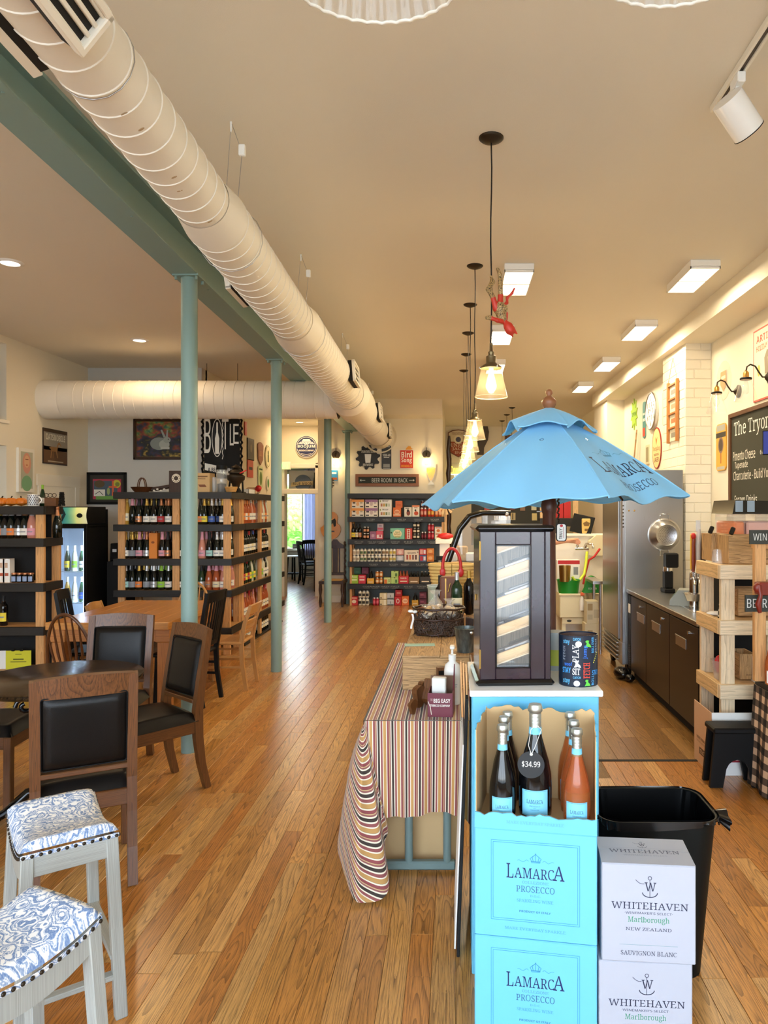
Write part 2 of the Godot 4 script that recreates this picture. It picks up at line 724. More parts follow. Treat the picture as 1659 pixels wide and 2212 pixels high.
# one plank; its tone and the stretch of grain on it are its own
func plank(g: Geo, x0: float, x1: float, z0: float, z1: float, tone: Color) -> void:
	g.col = tone
	g.uo = U(rng.randf() * 7.0, rng.randf() * 7.0)
	g.bx(x0, x1, -.012, .0, z0, z1, .0012)

func floor_boards(parent: Node3D, x0: float, x1: float, z_near: float, z_far: float, w: float, tones: Array, singles: int) -> void:
	var all := []
	var x := x0
	while x < x1 - .005:
		var xe := minf(x + w, x1)
		var z := z_near + rng.randf() * .9
		z = minf(z, z_near + .9)
		var first := true
		while true:
			var l := rng.randf_range(.5, 1.9)
			var zs := z_near if first else z
			var ze := maxf(z - l, z_far)
			first = false
			if zs - ze > .02:
				all.append([x, xe, zs, ze])
			z = ze
			if z <= z_far + .01:
				break
		x = xe
	# the planks that show largest: near, and inside the frame
	var seen := []
	for p in all:
		var mid: float = (p[2] + p[3]) * .5
		var d := maxf(-mid, .3)
		var px: float = 985.0 + (p[0] + p[1]) * .5 / d * F
		var inside: bool = -p[3] > 2.4 and px > -60.0 and px < 1720.0
		seen.append([(p[2] - p[3]) / (d * d) if inside else .0, p])
	seen.sort_custom(func(a, b): return a[0] > b[0])
	var rest := G()
	for k in seen.size():
		var p: Array = seen[k][1]
		var tone: Color = K(tones[rng.randi() % tones.size()]) * rng.randf_range(.85, 1.12)
		if k < singles and seen[k][0] > .0:
			var g := G()
			plank(g, p[0] + .0006, p[1] - .0006, p[3] + .0006, p[2] - .0006, tone)
			part("plank", g, mats["floor_oak"], parent)
		else:
			plank(rest, p[0] + .0006, p[1] - .0006, p[3] + .0006, p[2] - .0006, tone)
	part("planks", rest, mats["floor_oak"], parent).set_meta("kind", "stuff")

const XL := -4.95
const XR := 2.62

func shell() -> void:
	var w: Material = mats["wall_paint"]
	var fl := struct("floor", G().bx(-5.2, 3.0, -.25, -.0125, 2.6, -18.3), mats["gap"])
	floor_boards(fl, XL, .62, 2.2, -18.0, .09, ["dca158", "d3964c", "cb8a42", "e0ab66", "c6823c", "d89c56"], 230)
	floor_boards(fl, .62, XR, 2.2, -4.85, .09, ["d89a50", "d29046", "c98640", "dba462", "c9863e"], 70)
	var kf := struct("floor", G().bx(.62, XR, -.012, -.004, -4.86, -16.5), mats["gap"])
	var save: Material = mats["floor_oak"]
	floor_boards(kf, .62, XR, -4.87, -16.5, .12, ["a5783f", "9a6d3a", "b0824a", "8f6536"], 60)
	mats["floor_oak"] = save
	struct("trim_1", G().bx(.62, XR, -.01, .004, -4.835, -4.868, .002), mats["black_matte"])
	# ceiling with the cove that bends down to the back wall
	struct("ceiling", G().bx(-5.2, 3.0, CEIL, CEIL + .2, 2.6, -18.3), mats["ceiling_paint"])
	struct("trim_2", G().prism(PV([U(-13.1, 3.35), U(-12.75, 3.38), U(-12.35, 3.6), U(-13.1, 3.6)]), .0, 2.2), mats["ceiling_paint"]).transform = Transform3D(Basis(V(0, 0, 1), V(0, 1, 0), V(-1, 0, 0)), V(-.24, 0, 0))
	# left wall with its two tall niches
	var lw := G()
	lw.bx(-5.2, XL, -.2, 1.62, 2.6, -18.3).bx(-5.2, XL, 1.62, CEIL, 2.6, -6.6).bx(-5.2, XL, 1.62, CEIL, -7.9, -18.3)
	lw.bx(-5.2, XL, 3.52, CEIL, -6.6, -7.9).bx(-5.2, XL, 2.40, 2.66, -6.6, -7.9)
	lw.bx(-5.2, -5.12, 1.62, CEIL, -6.6, -7.9)
	struct("wall_left", lw, w)
	struct("trim_3", G().bx(-5.1, XL + .02, 2.64, 2.68, -6.6, -7.93, .005), mats["white_trim"])
	# the wall across the left half, then the passage to the door
	struct("wall_back_left", G().bx(-5.2, -3.42, -.1, CEIL, -9.65, -9.85), mats["grey_wall"])
	struct("wall_passage", G().bx(-3.62, -3.42, -.1, CEIL, -9.8, -14.2), w)
	var dw := G()
	dw.bx(-3.5, -2.4, 2.56, CEIL, -14.0, -14.2).bx(-2.74, -2.4, -.1, 2.6, -14.0, -14.2).bx(-3.5, -3.38, -.1, 2.6, -14.0, -14.2)
	dw.bx(-3.4, -2.7, 2.02, 2.10, -13.97, -14.2)
	struct("wall_door", dw, w)
	struct("trim_4", G().bx(-3.42, -2.4, 3.33, CEIL, -12.95, -14.1), mats["ceiling_paint"])
	var tr := G()
	tr.bx(-3.40, -3.34, -.0, 2.56, -13.95, -14.22, .005).bx(-2.74, -2.66, -.0, 2.56, -13.95, -14.22, .005).bx(-3.4, -2.66, 2.5, 2.58, -13.95, -14.22, .005).bx(-3.4, -2.66, 2.0, 2.09, -13.94, -14.22, .005)
	struct("door_1", tr, mats["white_trim"])
	# the wall behind the beer shelf, its end, and the deep kitchen wall
	struct("wall_back", G().bx(-2.52, -.24, -.1, CEIL, -13.1, -13.3), w)
	struct("wall_partition", G().bx(-2.515, -2.4, -.1, CEIL, -13.25, -18.2), w)
	struct("wall_return", G().bx(-.44, -.24, -.1, CEIL, -13.2, -16.7), w)
	struct("wall_kitchen", G().bx(-.44, 3.0, -.1, CEIL, -16.5, -16.7), w)
	struct("wall_right", G().bx(XR, 3.0, -.2, CEIL, 2.6, -16.7), w)
	struct("baseboard_back", G().bx(-2.42, -.26, .0, .14, -13.06, -13.1, .01), mats["white_trim"])
	struct("baseboard_left", G().bx(XL, XL + .02, .0, .14, 2.0, -9.6, .006), mats["white_trim"])
	# soffit along the right wall
	struct("trim_5", G().bx(2.27, XR + .1, 3.40, CEIL + .05, 2.3, -11.95), mats["wall_paint"])
	pier("pier", 2.35, -7.36, -8.16)
	struct("wall_pier", G().bx(2.35, XR + .1, -.1, 3.45, -11.17, -12.2), w)
	# back room beyond the door
	var bw := G()
	bw.bx(-5.2, -4.6, -.1, CEIL, -18.0, -18.2).bx(-3.5, -2.3, -.1, CEIL, -18.0, -18.2).bx(-4.6, -3.5, -.1, .7, -18.0, -18.2).bx(-4.6, -3.5, 2.6, CEIL, -18.0, -18.2)
	struct("wall_back_room", bw, mats["grey_wall"])
	var win := struct("window_1", G().bx(-4.62, -3.48, .66, .72, -17.94, -18.2, .006).bx(-4.62, -3.48, 2.58, 2.64, -17.94, -18.2, .006).bx(-4.62, -4.56, .7, 2.6, -17.94, -18.2, .006).bx(-3.54, -3.48, .7, 2.6, -17.94, -18.2, .006).bx(-3.86, -3.83, .7, 2.6, -17.98, -18.2, .004), mats["white_trim"])
	part("pane", G().bx(-4.57, -3.53, .71, 2.59, -18.1, -18.104), mats["clear_glass"], win)
	# shop front behind the camera: sill, lintel, posts and panes
	var fw := G()
	fw.bx(-5.2, 3.0, -.2, .45, 2.2, 2.4).bx(-5.2, 3.0, 3.3, CEIL, 2.2, 2.4).bx(-5.2, -4.75, .4, CEIL, 2.2, 2.4).bx(2.42, 3.0, .4, CEIL, 2.2, 2.4)
	struct("wall_front", fw, w)
	var wf := struct("window_2", G().bx(-4.8, 2.45, .45, .52, 2.18, 2.42, .01).bx(-4.8, 2.45, 3.22, 3.3, 2.18, 2.42, .01).bx(-3.0, -2.92, .5, 3.25, 2.24, 2.36).bx(-1.2, -1.12, .5, 3.25, 2.24, 2.36).bx(.6, .68, .5, 3.25, 2.24, 2.36), BLACK)
	for x in [[-4.75, -3.0], [-2.92, -1.2], [-1.12, .6], [.68, 2.42]]:
		part("pane", G().bx(x[0], x[1], .52, 3.22, 2.298, 2.302), mats["clear_glass"], wf)
	# pavement in front, yard and trees behind
	struct("pavement", G().bx(-25, 25, -.4, -.2, 2.4, 40.0), mat("concrete", "a8a49c", .9))
	struct("yard", G().bx(-25, 25, -.6, -.3, -18.3, -60.0), mat("lawn", "5a7a3a", .95))
	for p in [[-4.6, -22.0, 2.5], [-6.4, -21.5, 2.2], [-3.2, -22.5, 2.6], [-5.6, -24.5, 2.9], [-7.8, -25.0, 2.7]]:
		tree(p)

func tree(p: Array) -> void:
	var k := ["tall leafy tree straight behind the far window", "lower leafy tree at the far window's side edge", "leafy tree hiding behind the pale curtain", "big leafy tree furthest behind the far window", "second big leafy tree beyond the far window"]
	var idx := 0
	while has_node(NodePath("tree" if idx == 0 else "tree_%03d" % idx)):
		idx += 1
	var t := thing("tree", k[idx], "tree", V(p[0], -.3, p[1]), 0, "trees behind the shop")
	part("trunk", G().tube([V(0, 0, 0), V(.05, p[2] * .5, 0), V(0, p[2] * .8, .1)], [.16, .11, .04], 8), mat("bark", "5b4a3a", .9), t)
	var mm := MultiMesh.new()
	mm.transform_format = MultiMesh.TRANSFORM_3D
	mm.mesh = G().poly([0, -.09, .05, -.02, .045, .05, 0, .11, -.045, .05, -.05, -.02], .0).mesh()
	mm.instance_count = 2600
	for i in 2600:
		var e := V(rng.randfn(), rng.randfn(), rng.randfn()).normalized() * pow(rng.randf(), .4)
		var o := V(e.x * 1.5, p[2] * .5 + e.y * p[2] * .5, e.z * 1.2)
		mm.set_instance_transform(i, Transform3D(Basis.from_euler(V(rng.randf() * 6.0, rng.randf() * 6.0, rng.randf() * 6.0)), o))
	var mi := MultiMeshInstance3D.new()
	mi.name = "foliage"
	mi.multimesh = mm
	var m := mat("leaf", "9fd070", .6)
	m.backlight_enabled = true
	m.backlight = Color(.9, 1.0, .6)
	mi.material_override = m
	mi.set_meta("kind", "stuff")
	t.add_child(mi, true)

# white painted brick pier: every brick its own piece
func pier(called: String, x0: float, z0: float, z1: float) -> void:
	var p := struct("wall_" + called, G().bx(x0 + .006, XR + .1, -.1, 3.42, z0 - .006, z1), mats["wall_paint"])
	var shapes := {}
	var ch := .098
	var row := 0
	var y := .0
	while y < 3.40:
		var h := minf(ch, 3.41 - y)
		var shift := .11 if row % 2 else .0
		# front face
		var xs := [x0, x0 + .16 - shift * .6, XR] if row % 3 else [x0, XR]
		for i in xs.size() - 1:
			brick(p, xs[i], xs[i + 1], y, y + h, z0 + .004, z0 - .03, shapes)
		# the face towards the kitchen aisle
		var z := z0 - .03
		var l := .22 - shift
		while z > z1 + .02:
			var ze := maxf(z - l, z1)
			brick(p, x0 - .001, x0 + .03, y, y + h, z, ze, shapes)
			z = ze
			l = .22
		y += ch
		row += 1

func brick(p: Node3D, x0: float, x1: float, y0: float, y1: float, za: float, zb: float, shapes: Dictionary) -> void:
	var s := V(absf(x1 - x0) - .005, y1 - y0 - .006, absf(za - zb) - .005).snapped(Vector3.ONE * .001)
	if not shapes.has(s):
		shapes[s] = G().box(Vector3(), s, .004).mesh()
	var o := MeshInstance3D.new()
	o.name = "brick"
	o.mesh = shapes[s]
	o.material_override = mats["wall_paint"]
	o.position = V((x0 + x1) / 2, (y0 + y1) / 2, (za + zb) / 2) + V(rng.randf_range(-.0015, .0015), 0, rng.randf_range(-.0015, .0015))
	p.add_child(o, true)

func omni(parent: Node3D, where: Vector3, energy: float, hex: String, size := .03) -> void:
	var l := OmniLight3D.new()
	l.name = "lamp_light"
	l.light_color = Color(hex)
	l.light_energy = energy
	l.light_size = size
	l.omni_range = 25.0
	l.omni_attenuation = 2.0
	l.shadow_enabled = true
	l.position = where
	parent.add_child(l, true)

func duct_axis(d: float) -> Vector3:
	return V(-1.03 - .029 * (d - 1.0), 3.02, -d)

# a run of spiral duct between two distances along the main axis: seams stand proud
func duct_run(d0: float, d1: float, r0: float, r1: float, seams: bool) -> Geo:
	var g := G()
	var a := duct_axis(d0)
	var b := duct_axis(d1)
	var y := (b - a).normalized()
	var x := y.cross(Vector3.UP).normalized()
	g.xf = Transform3D(Basis(x, y, x.cross(y)), a)
	var l := (b - a).length()
	var prof := [U(r0, 0)]
	if seams:
		var t := .05
		while t < l - .03:
			var r := lerpf(r0, r1, t / l)
			for k in [[-.005, .0], [-.003, .0035], [.003, .0035], [.005, .0]]:
				prof.append(U(r + k[1], t + k[0]))
			t += .115
	prof.append(U(r1, l))
	return g.lathe(prof, 40)

# a register on the duct: frame, dark throat, slats
func register(duct: Node3D, d: float, ang: float, r: float, l: float, h: float) -> void:
	var y := V(-.029, 0, -1).normalized()
	var out := V(cos(deg_to_rad(ang)), sin(deg_to_rad(ang)), 0)
	var s := y.cross(out).normalized()
	var x := Transform3D(Basis(s, y, out), duct_axis(d) + out * r)
	var g := G()
	g.xf = x
	g.box(V(0, 0, .0), V(h, l, .05), .003)
	part("register_collar", g, mats["black_matte"], duct, "dark collar of an air register")
	var f := G()
	f.xf = x
	for k in [-1, 1]:
		f.box(V(k * (h * .5 - .008), 0, .03), V(.02, l + .02, .03), .003)
		f.box(V(0, k * l * .5, .03), V(h, .02, .03), .003)
	var fr := part("register_frame", f, mats["white_trim"], duct)
	for k in 4:
		var sl := G()
		sl.xf = x
		sl.box(V(-h * .36 + h * .24 * k, 0, .028), V(.012, l, .016), .002)
		part("slat", sl, mats["white_trim"], fr)

func ceiling_things() -> void:
	# ---- ducts
	var du := thing("air_duct", "long white spiral air duct running from front to back wall", "duct")
	part("duct_section", duct_run(.2, 3.12, .112, .120, true), mats["duct_paint"], du)
	part("reducer", duct_run(3.06, 3.26, .122, .146, false), mats["duct_paint"], du)
	part("duct_section", duct_run(3.24, 5.02, .143, .150, true), mats["duct_paint"], du)
	part("reducer", duct_run(4.98, 5.24, .152, .178, false), mats["duct_paint"], du)
	part("duct_section", duct_run(5.2, 8.3, .174, .186, true), mats["duct_paint"], du)
	part("tee_collar", duct_run(8.15, 8.32, .190, .243, false), mats["duct_paint"], du)
	part("tee_collar", duct_run(8.32, 9.15, .243, .240, false), mats["duct_paint"], du)
	part("reducer", duct_run(9.15, 9.3, .240, .214, false), mats["duct_paint"], du)
	part("duct_section", duct_run(9.28, 12.6, .212, .212, true), mats["duct_paint"], du)
	part("duct_section", duct_run(12.5, 13.1, .222, .222, false), mats["duct_paint"], du)
	part("wall_flange", duct_run(13.05, 13.1, .30, .25, false), mats["wall_paint"], du)
	register(du, 1.42, -38, .125, .85, .13)
	register(du, 1.55, 200, .118, .95, .09)
	register(du, 4.25, 188, .15, .36, .09)
	register(du, 7.1, 4, .19, .42, .20)
	register(du, 10.0, 6, .215, .42, .22)
	register(du, 12.2, 2, .215, .42, .22)
	# stains where the paint has come off
	for p in [[2.55, -70], [2.62, -66], [2.72, -74], [2.9, -70], [3.02, -64], [4.1, -75], [4.22, -70], [4.45, -72], [2.3, -60], [2.2, -66]]:
		var a: float = deg_to_rad(p[1])
		var r: float = .1175 if p[0] < 3.0 else (.121 if p[0] < 3.1 else .1478)
		var o := V(cos(a), sin(a), 0)
		var g := G()
		g.xf = Transform3D(Basis(V(-sin(a), cos(a), 0), V(0, 0, -1), o * -1.0), duct_axis(p[0]) + o * (r + .0006))
		g.ball(Vector3(), V(.012, .006, .0008), 10)
		part("rust_spot", g, mat("rust", "b39a78", .9), du)
	var cr := thing("cross_duct", "white spiral air duct branching off to the left wall", "duct")
	var g2 := G()
	g2.xf = Transform3D(Basis(V(0, 1, 0), V(-1, 0, 0), V(0, 0, 1)), V(-1.42, 3.02, -8.66))
	var prof := [U(.2275, 0)]
	var t := .14
	while t < 3.2:
		for k in [[-.005, .0], [-.003, .004], [.003, .004], [.005, .0]]:
			prof.append(U(.2275 + k[1], t + k[0]))
		t += .118
	prof.append(U(.2275, 3.3))
	part("duct_section", g2.lathe(prof, 40), mats["duct_paint"], cr)
	g2 = G()
	g2.xf = Transform3D(Basis(V(0, 1, 0), V(-1, 0, 0), V(0, 0, 1)), V(-4.70, 3.02, -8.66))
	part("end_collar", g2.lathe([U(.231, 0), U(.233, .003), U(.233, .25)], 40), mats["duct_paint"], cr)
	# ---- cable hangers
	var hl := ["nearest cable hanger looped under the narrow end of duct", "cable hanger with white lock just before the first reducer", "cable hanger with white lock beside the middle duct section", "cable hanger just before the second big collar", "cable hanger close to the back wall"]
	var hd := [2.1, 3.52, 5.35, 7.75, 10.8]
	for i in 5:
		var d: float = hd[i]
		var r: float = [.12, .153, .182, .192, .218][i]
		var h := thing("duct_hanger", hl[i], "cable hanger", duct_axis(d), 0, "cable hangers of the duct")
		var loop := []
		for k in 17:
			var a := PI * .06 + TAU * .94 * k / 16 + PI / 2
			loop.append(V(cos(a), sin(a), 0) * (r + .002))
		part("cable", G().tube([V(.0, CEIL - 3.02, 0), loop[0]], .0016, 5).tube([V(.0, CEIL - 3.02, 0), V(.06, .42, .02), loop[16]], .0016, 5).tube(loop, .0018, 5, false), STEEL, h)
		part("hook", G().cyl(V(0, CEIL - 3.02, 0), V(0, CEIL - 3.07, 0), .006, .004, 8), WHITE, h)
		part("cable_lock", G().box(V(.06, .43, .02), V(.032, .055, .022), .004), WHITE, h)
	# ---- steel beam and columns
	var be := thing("steel_beam", "green painted steel I beam under the ceiling beside duct", "beam")
	be.set_meta("kind", "thing")
	var y0 := 3.476 - .028 * 1.0
	var y1 := 3.476 - .028 * 13.0
	var bottom := func(d: float): return 3.476 - .028 * d
	var lf := G()
	lf.bar(V(-1.885, y0 + .008, -.5), V(-1.885, y1 + .008, -13.05), .19, .016, .003)
	part("lower_flange", lf, mats["steel_green"], be)
	var wb := G()
	wb.quad(V(-1.89, y0, -.5), V(-1.89, y1, -13.05), V(-1.89, CEIL, -13.05), V(-1.89, CEIL, -.5), V(-1, 0, 0))
	wb.quad(V(-1.88, y0, -.5), V(-1.88, y1, -13.05), V(-1.88, CEIL, -13.05), V(-1.88, CEIL, -.5), V(1, 0, 0))
	part("web", wb, mats["steel_green"], be)
	part("upper_flange", G().bx(-1.98, -1.79, CEIL - .02, CEIL, -.5, -13.05, .003), mats["steel_green"], be)
	for d in [2.9, 4.05, 5.3]:
		var b: float = bottom.call(d)
		part("bolt", G().cyl(V(-1.83, b + .015, -d), V(-1.83, b + .028, -d), .014, .014, 6).cyl(V(-1.83, b - .014, -d), V(-1.83, b, -d), .008, .008, 6), mats["steel_green"], be)
	var cl := ["nearest blue green steel column behind the leather chairs", "second blue green steel column beside the bright doorway", "third thin green column in front of the guitar", "last green column at corner of the beer shelf"]
	var cp := [[409, 5.04], [597, 7.53], [708, 10.8], [750.5, 12.94]]
	for i in 4:
		var d: float = cp[i][1]
		var top: float = bottom.call(d)
		var c := thing("steel_column", cl[i], "column", V(fx(cp[i][0], d), 0, -d), 0, "columns under the steel beam")
		c.set_meta("kind", "thing")
		part("shaft", G().cyl(Vector3(), V(0, top - .012, 0), .056 if i < 3 else .048, .056 if i < 3 else .048, 24), mats["steel_green"], c)
		part("cap_plate", G().bx(-.09, .09, top - .016, top - .001, -.08, .08, .002), mats["steel_green"], c)
		for k in 4:
			var o := V(.07 if k % 2 else -.07, top - .016, .06 if k < 2 else -.06)
			part("bolt", G().cyl(o, o - V(0, .025, 0), .010, .010, 6), mats["steel_green"], c)
	# ---- pendants over the counter
	var pl := ["nearest clear cone pendant lamp with the red figure on its cord", "second cone pendant lamp from the front of the counter row", "third cone pendant lamp of the counter row", "fourth cone pendant lamp of the counter row", "fifth cone pendant lamp of the counter row", "furthest cone pendant lamp of the counter row", "pendant lamp of the far trio, nearest of three", "pendant lamp of the far trio, in the middle", "pendant lamp of the far trio, nearest the kitchen wall"]
	var pp := [[.18, 3.67, 2.273], [.148, 5.6, 2.245], [.133, 6.66, 2.235], [.13, 7.73, 2.235], [.125, 8.79, 2.235], [.108, 9.82, 2.235], [1.046, 13.4, 2.2], [1.02, 14.4, 2.2], [.99, 15.4, 2.2]]
	for i in pp.size():
		pendant(pl[i], pp[i][0], pp[i][1], pp[i][2], 1.0 if i < 6 else .9)
	red_figure()
	# ---- ribbed glass pendants almost overhead
	for i in 2:
		var o := V(-.145, 2.65, -1.22) if i == 0 else V(.385, 2.65, -1.175)
		var rp := thing("ribbed_pendant", ["ribbed clear glass pendant shade at the top, beside duct", "ribbed clear glass pendant shade overhead nearer the track light"][i], "pendant lamp", o, 0, "ribbed glass pendants")
		var sh := func(u: float, v: float):
			var r := .018 + .162 * pow(v, .75)
			var rib := 1.0 + (.018 if v > .12 else .0) * cos(u * TAU * 40.0)
			return V(sin(u * TAU) * r * rib, .20 * (1.0 - pow(v, 1.6)), cos(u * TAU) * r * rib)
		part("shade", G().sheet(sh, 240, 12), glass("ribbed_glass", "f4f4ee", .10, .05), rp)
		var ring := []
		for k in 121:
			var a := TAU * k / 120
			ring.append(V(sin(a), 0, cos(a)) * (.181 + .0025 * cos(a * 40.0)))
		part("rim", G().tube(ring, .0032, 6, false), glass("rim_glass", "fbf8ee", .55, .1), rp)
		part("socket", G().lathe([U(.02, .10), U(.022, .2), U(.03, .215), U(.0, .25)], 16), mats["bronze"], rp)
		part("cord", G().cyl(V(0, .24, 0), V(0, CEIL - 2.65, 0), .004, .004, 6), mats["cord"], rp)
	# ---- LED box lights
	var ll := ["square pair LED ceiling light", "LED ceiling light"]
	var lp := [[1.9, 5.77, "nearest LED box light along the right soffit"], [1.91, 7.5, "second LED box light along the right soffit"], [1.94, 9.25, "third LED box light along the right soffit"], [1.935, 10.99, "furthest LED box light along the right soffit"], [.49, 5.85, "LED box light behind the hanging red figure's tail"], [.487, 7.7, "LED box light behind the hanging red figure's head"], [.515, 9.4, "LED box light just behind the nearest pendant lamp"]]
	for p in lp:
		led_box(p[0], p[1], p[2])
	# ---- recessed lights
	for p in [[-3.43, 5.52, CEIL, "recessed downlight in the left ceiling, nearer one"], [-3.55, 8.05, CEIL, "recessed downlight in the left ceiling above the wine rack"], [-2.92, 13.4, 3.33, "recessed downlight in the low ceiling before the door"]]:
		var t2 := thing("downlight", p[3], "ceiling light", V(p[0], p[2], -p[1]), 0, "recessed downlights")
		part("trim_ring", G().lathe([U(.066, .0), U(.068, -.012), U(.095, -.004), U(.097, .0)], 28), WHITE, t2)
		part("lens", G().lathe([U(.0, -.009), U(.067, -.008)], 28), mats["can_light"], t2)
		var l := AreaLight3D.new()
		l.name = "lamp_light"
		l.area_size = U(.11, .11)
		l.light_color = Color("ffdcae")
		l.light_energy = SPOT_ENERGY
		l.shadow_enabled = true
		l.rotation_degrees.x = -90
		l.position.y = -.016
		t2.add_child(l, true)
	# ---- track light
	var tk := thing("track_light", "white track spotlight with black rimmed cylinder head", "spotlight", V(1.218, CEIL - .002, -3.1))
	part("track", G().bx(-.022, -.010, -.03, 0, 4.5, -.28, .001).bx(.010, .022, -.03, 0, 4.5, -.28, .001).bx(-.011, .011, -.006, 0, 4.5, -.28), mats["white_trim"], tk)
	part("track_slot", G().bx(-.0095, .0095, -.02, -.007, 4.4, -.24), mat("slot", "5a5048", .7), tk)
	part("adapter", G().box(V(0, -.052, 0), V(.036, .045, .09), .004), WHITE, tk)
	part("stem", G().box(V(.0, -.115, 0), V(.022, .10, .016), .003), WHITE, tk)
	var a0 := V(-.055, -.135, .02)
	var a1 := V(.062, -.245, -.04)
	part("head", G().cyl(a0, a1, .068, .068, 32), mats["white_gloss"], tk)
	part("head_rim", G().cyl(a1, a1 + (a1 - a0).normalized() * .004, .069, .069, 32), BLACK, tk)
	# ---- wall sconces
	sconce_goose("clear glass gooseneck sconce left of the menu board", 6.64, 2.79)
	sconce_goose("clear glass gooseneck sconce above the menu board", 5.97, 2.80)
	sconce_small("lit glass wall sconce above the drawn beer glass", fx(921, 13.0), 2.70)
	sconce_small("lit glass wall sconce above the guitar", fx(724, 13.0), 2.69)

func pendant(label: String, x: float, d: float, y: float, k: float) -> void:
	var p := thing("pendant_lamp", label, "pendant lamp", V(x, y, -d), 0, "cone pendant lamps")
	var top := CEIL - y
	part("canopy", G().lathe([U(.0, top - .028), U(.02, top - .026), U(.055, top - .012), U(.064, top - .004), U(.064, top)], 24), mats["bronze"], p)
	var pts := []
	for i in 9:
		pts.append(V(sin(i * 1.3) * .003, lerpf(top - .02, .26, i / 8.0), 0))
	part("cord", G().tube(pts, .0042, 6), mats["cord"], p)
	part("socket", G().lathe([U(.0, .28), U(.008, .275), U(.009, .235), U(.016, .23), U(.014, .215), U(.026, .208), U(.026, .175), U(.03, .17), U(.054, .155), U(.056, .146), U(.0, .146)].map(func(q): return U(q.x, q.y)), 20), mat("aged_brass", "7a6a4c", .4, .85), p)

	for i in 3:
		var a := TAU * i / 3 + .5
		part("screw", G().ball(V(sin(a) * .058, .150, cos(a) * .058), Vector3.ONE * .006, 8), CHROME, p)
	part("shade", G().lathe([U(.052, .148), U(.083, .002)], 32), mats["warm_glass"], p)
	part("shade_rim", G().lathe([U(.0845, .0), U(.0845, .004), U(.0815, .004), U(.0815, .0), U(.0845, .0)], 32), glass("rim_warm", "fff2cf", .2, .1), p)
	var b := part("bulb", G().lathe([U(.0, .018), U(.012, .022), U(.026, .045), U(.028, .06), U(.02, .095), U(.012, .125), U(.012, .146)], 16), mats["bulb"], p)
	omni(b, V(0, .065, 0), BULB_ENERGY * k, BULB_COLOR, .02)

func led_box(x: float, d: float, label: String) -> void:
	var t := thing("led_light", label, "ceiling light", V(x, CEIL, -d), 0, "LED box lights on the ceiling")
	part("housing", G().bx(-.115, .115, -.055, .0, -.31, .31, .003).bx(-.115, -.108, -.068, -.05, -.31, .31).bx(.108, .115, -.068, -.05, -.31, .31).bx(-.115, .115, -.068, -.05, .30, .31).bx(-.115, .115, -.068, -.05, -.31, -.30).bx(-.115, .115, -.068, -.05, -.006, .006), WHITE, t)
	for k in [-1, 1]:
		part("lens", G().bx(-.106, .106, -.064, -.056, k * .008, k * .298), mats["led"], t)
	var l := AreaLight3D.new()
	l.name = "lamp_light"
	l.area_size = U(.2, .58)
	l.light_color = Color(LED_COLOR)
	l.light_energy = LED_ENERGY
	l.shadow_enabled = true
	l.rotation_degrees = V(-90, 0, 0)
	l.position.y = -.074
	t.add_child(l, true)

func sconce_goose(label: String, d: float, y: float) -> void:
	var s := thing("gooseneck_sconce", label, "wall lamp", V(XR, y, -d), 0, "gooseneck sconces")
	var pg := G()
	pg.xf = Transform3D(Basis(V(0, 1, 0), V(-1, 0, 0), V(0, 0, 1)), Vector3())
	part("wall_plate", pg.lathe([U(.06, 0), U(.06, .012), U(.045, .02), U(.02, .045), U(.0, .05)], 24), mats["bronze"], s)
	part("arm", G().tube([V(-.03, 0, 0), V(-.07, .0, 0), V(-.1, .04, 0), V(-.13, .09, 0), V(-.17, .105, 0), V(-.2, .085, 0), V(-.208, .04, 0)], .007, 10), mats["bronze"], s)
	var o := V(-.208, -.20, 0)
	var sg := G()
	sg.xf = T(o)
	part("socket", sg.lathe([U(.0, .26), U(.014, .25), U(.024, .235), U(.024, .2), U(.045, .19), U(.046, .178), U(.0, .178)], 20), mats["brass"], s)
	part("shade_cap", _lathe_at(o, [U(.046, .176), U(.049, .18), U(.049, .19), U(.044, .194)], 24), BLACK, s)
	part("shade", _lathe_at(o, [U(.044, .178), U(.094, .0)], 28), mats["clear_glass"], s)
	part("bulb", _lathe_at(o, [U(.0, .055), U(.02, .065), U(.03, .095), U(.02, .14), U(.012, .178)], 14), glass("bulb_glass", "fff0dd", .25), s)

func _lathe_at(o: Vector3, prof: Array, seg: int, a0 := .0, a1 := TAU) -> Geo:
	var g := G()
	g.xf = T(o)
	return g.lathe(prof, seg, a0, a1)

func sconce_small(label: String, x: float, y: float) -> void:
	var s := thing("wall_sconce", label, "wall lamp", V(x, y, -13.1), 0, "lit wall sconces at the back")
	part("wall_plate", G().prism(oval(.075, .075), .0, .025), mats["bronze"], s)
	part("arm", G().tube([V(0, .0, .02), V(0, .02, .08), V(0, .0, .11), V(0, -.05, .115)], .012, 8).cyl(V(0, .13, .02), V(0, -.0, .02), .006, .008, 6), mats["bronze"], s)
	part("shade", _lathe_at(V(0, -.26, .115), [U(.11, .0), U(.05, .2)], 24), glass("frost", "fff4dc", .25, .1), s)
	var b := part("bulb", _lathe_at(V(0, -.2, .115), [U(.0, .0), U(.035, .02), U(.035, .07), U(.014, .13)], 14), mats["bulb"], s)
	omni(b, V(0, -.155, .115), .14, BULB_COLOR, .02)

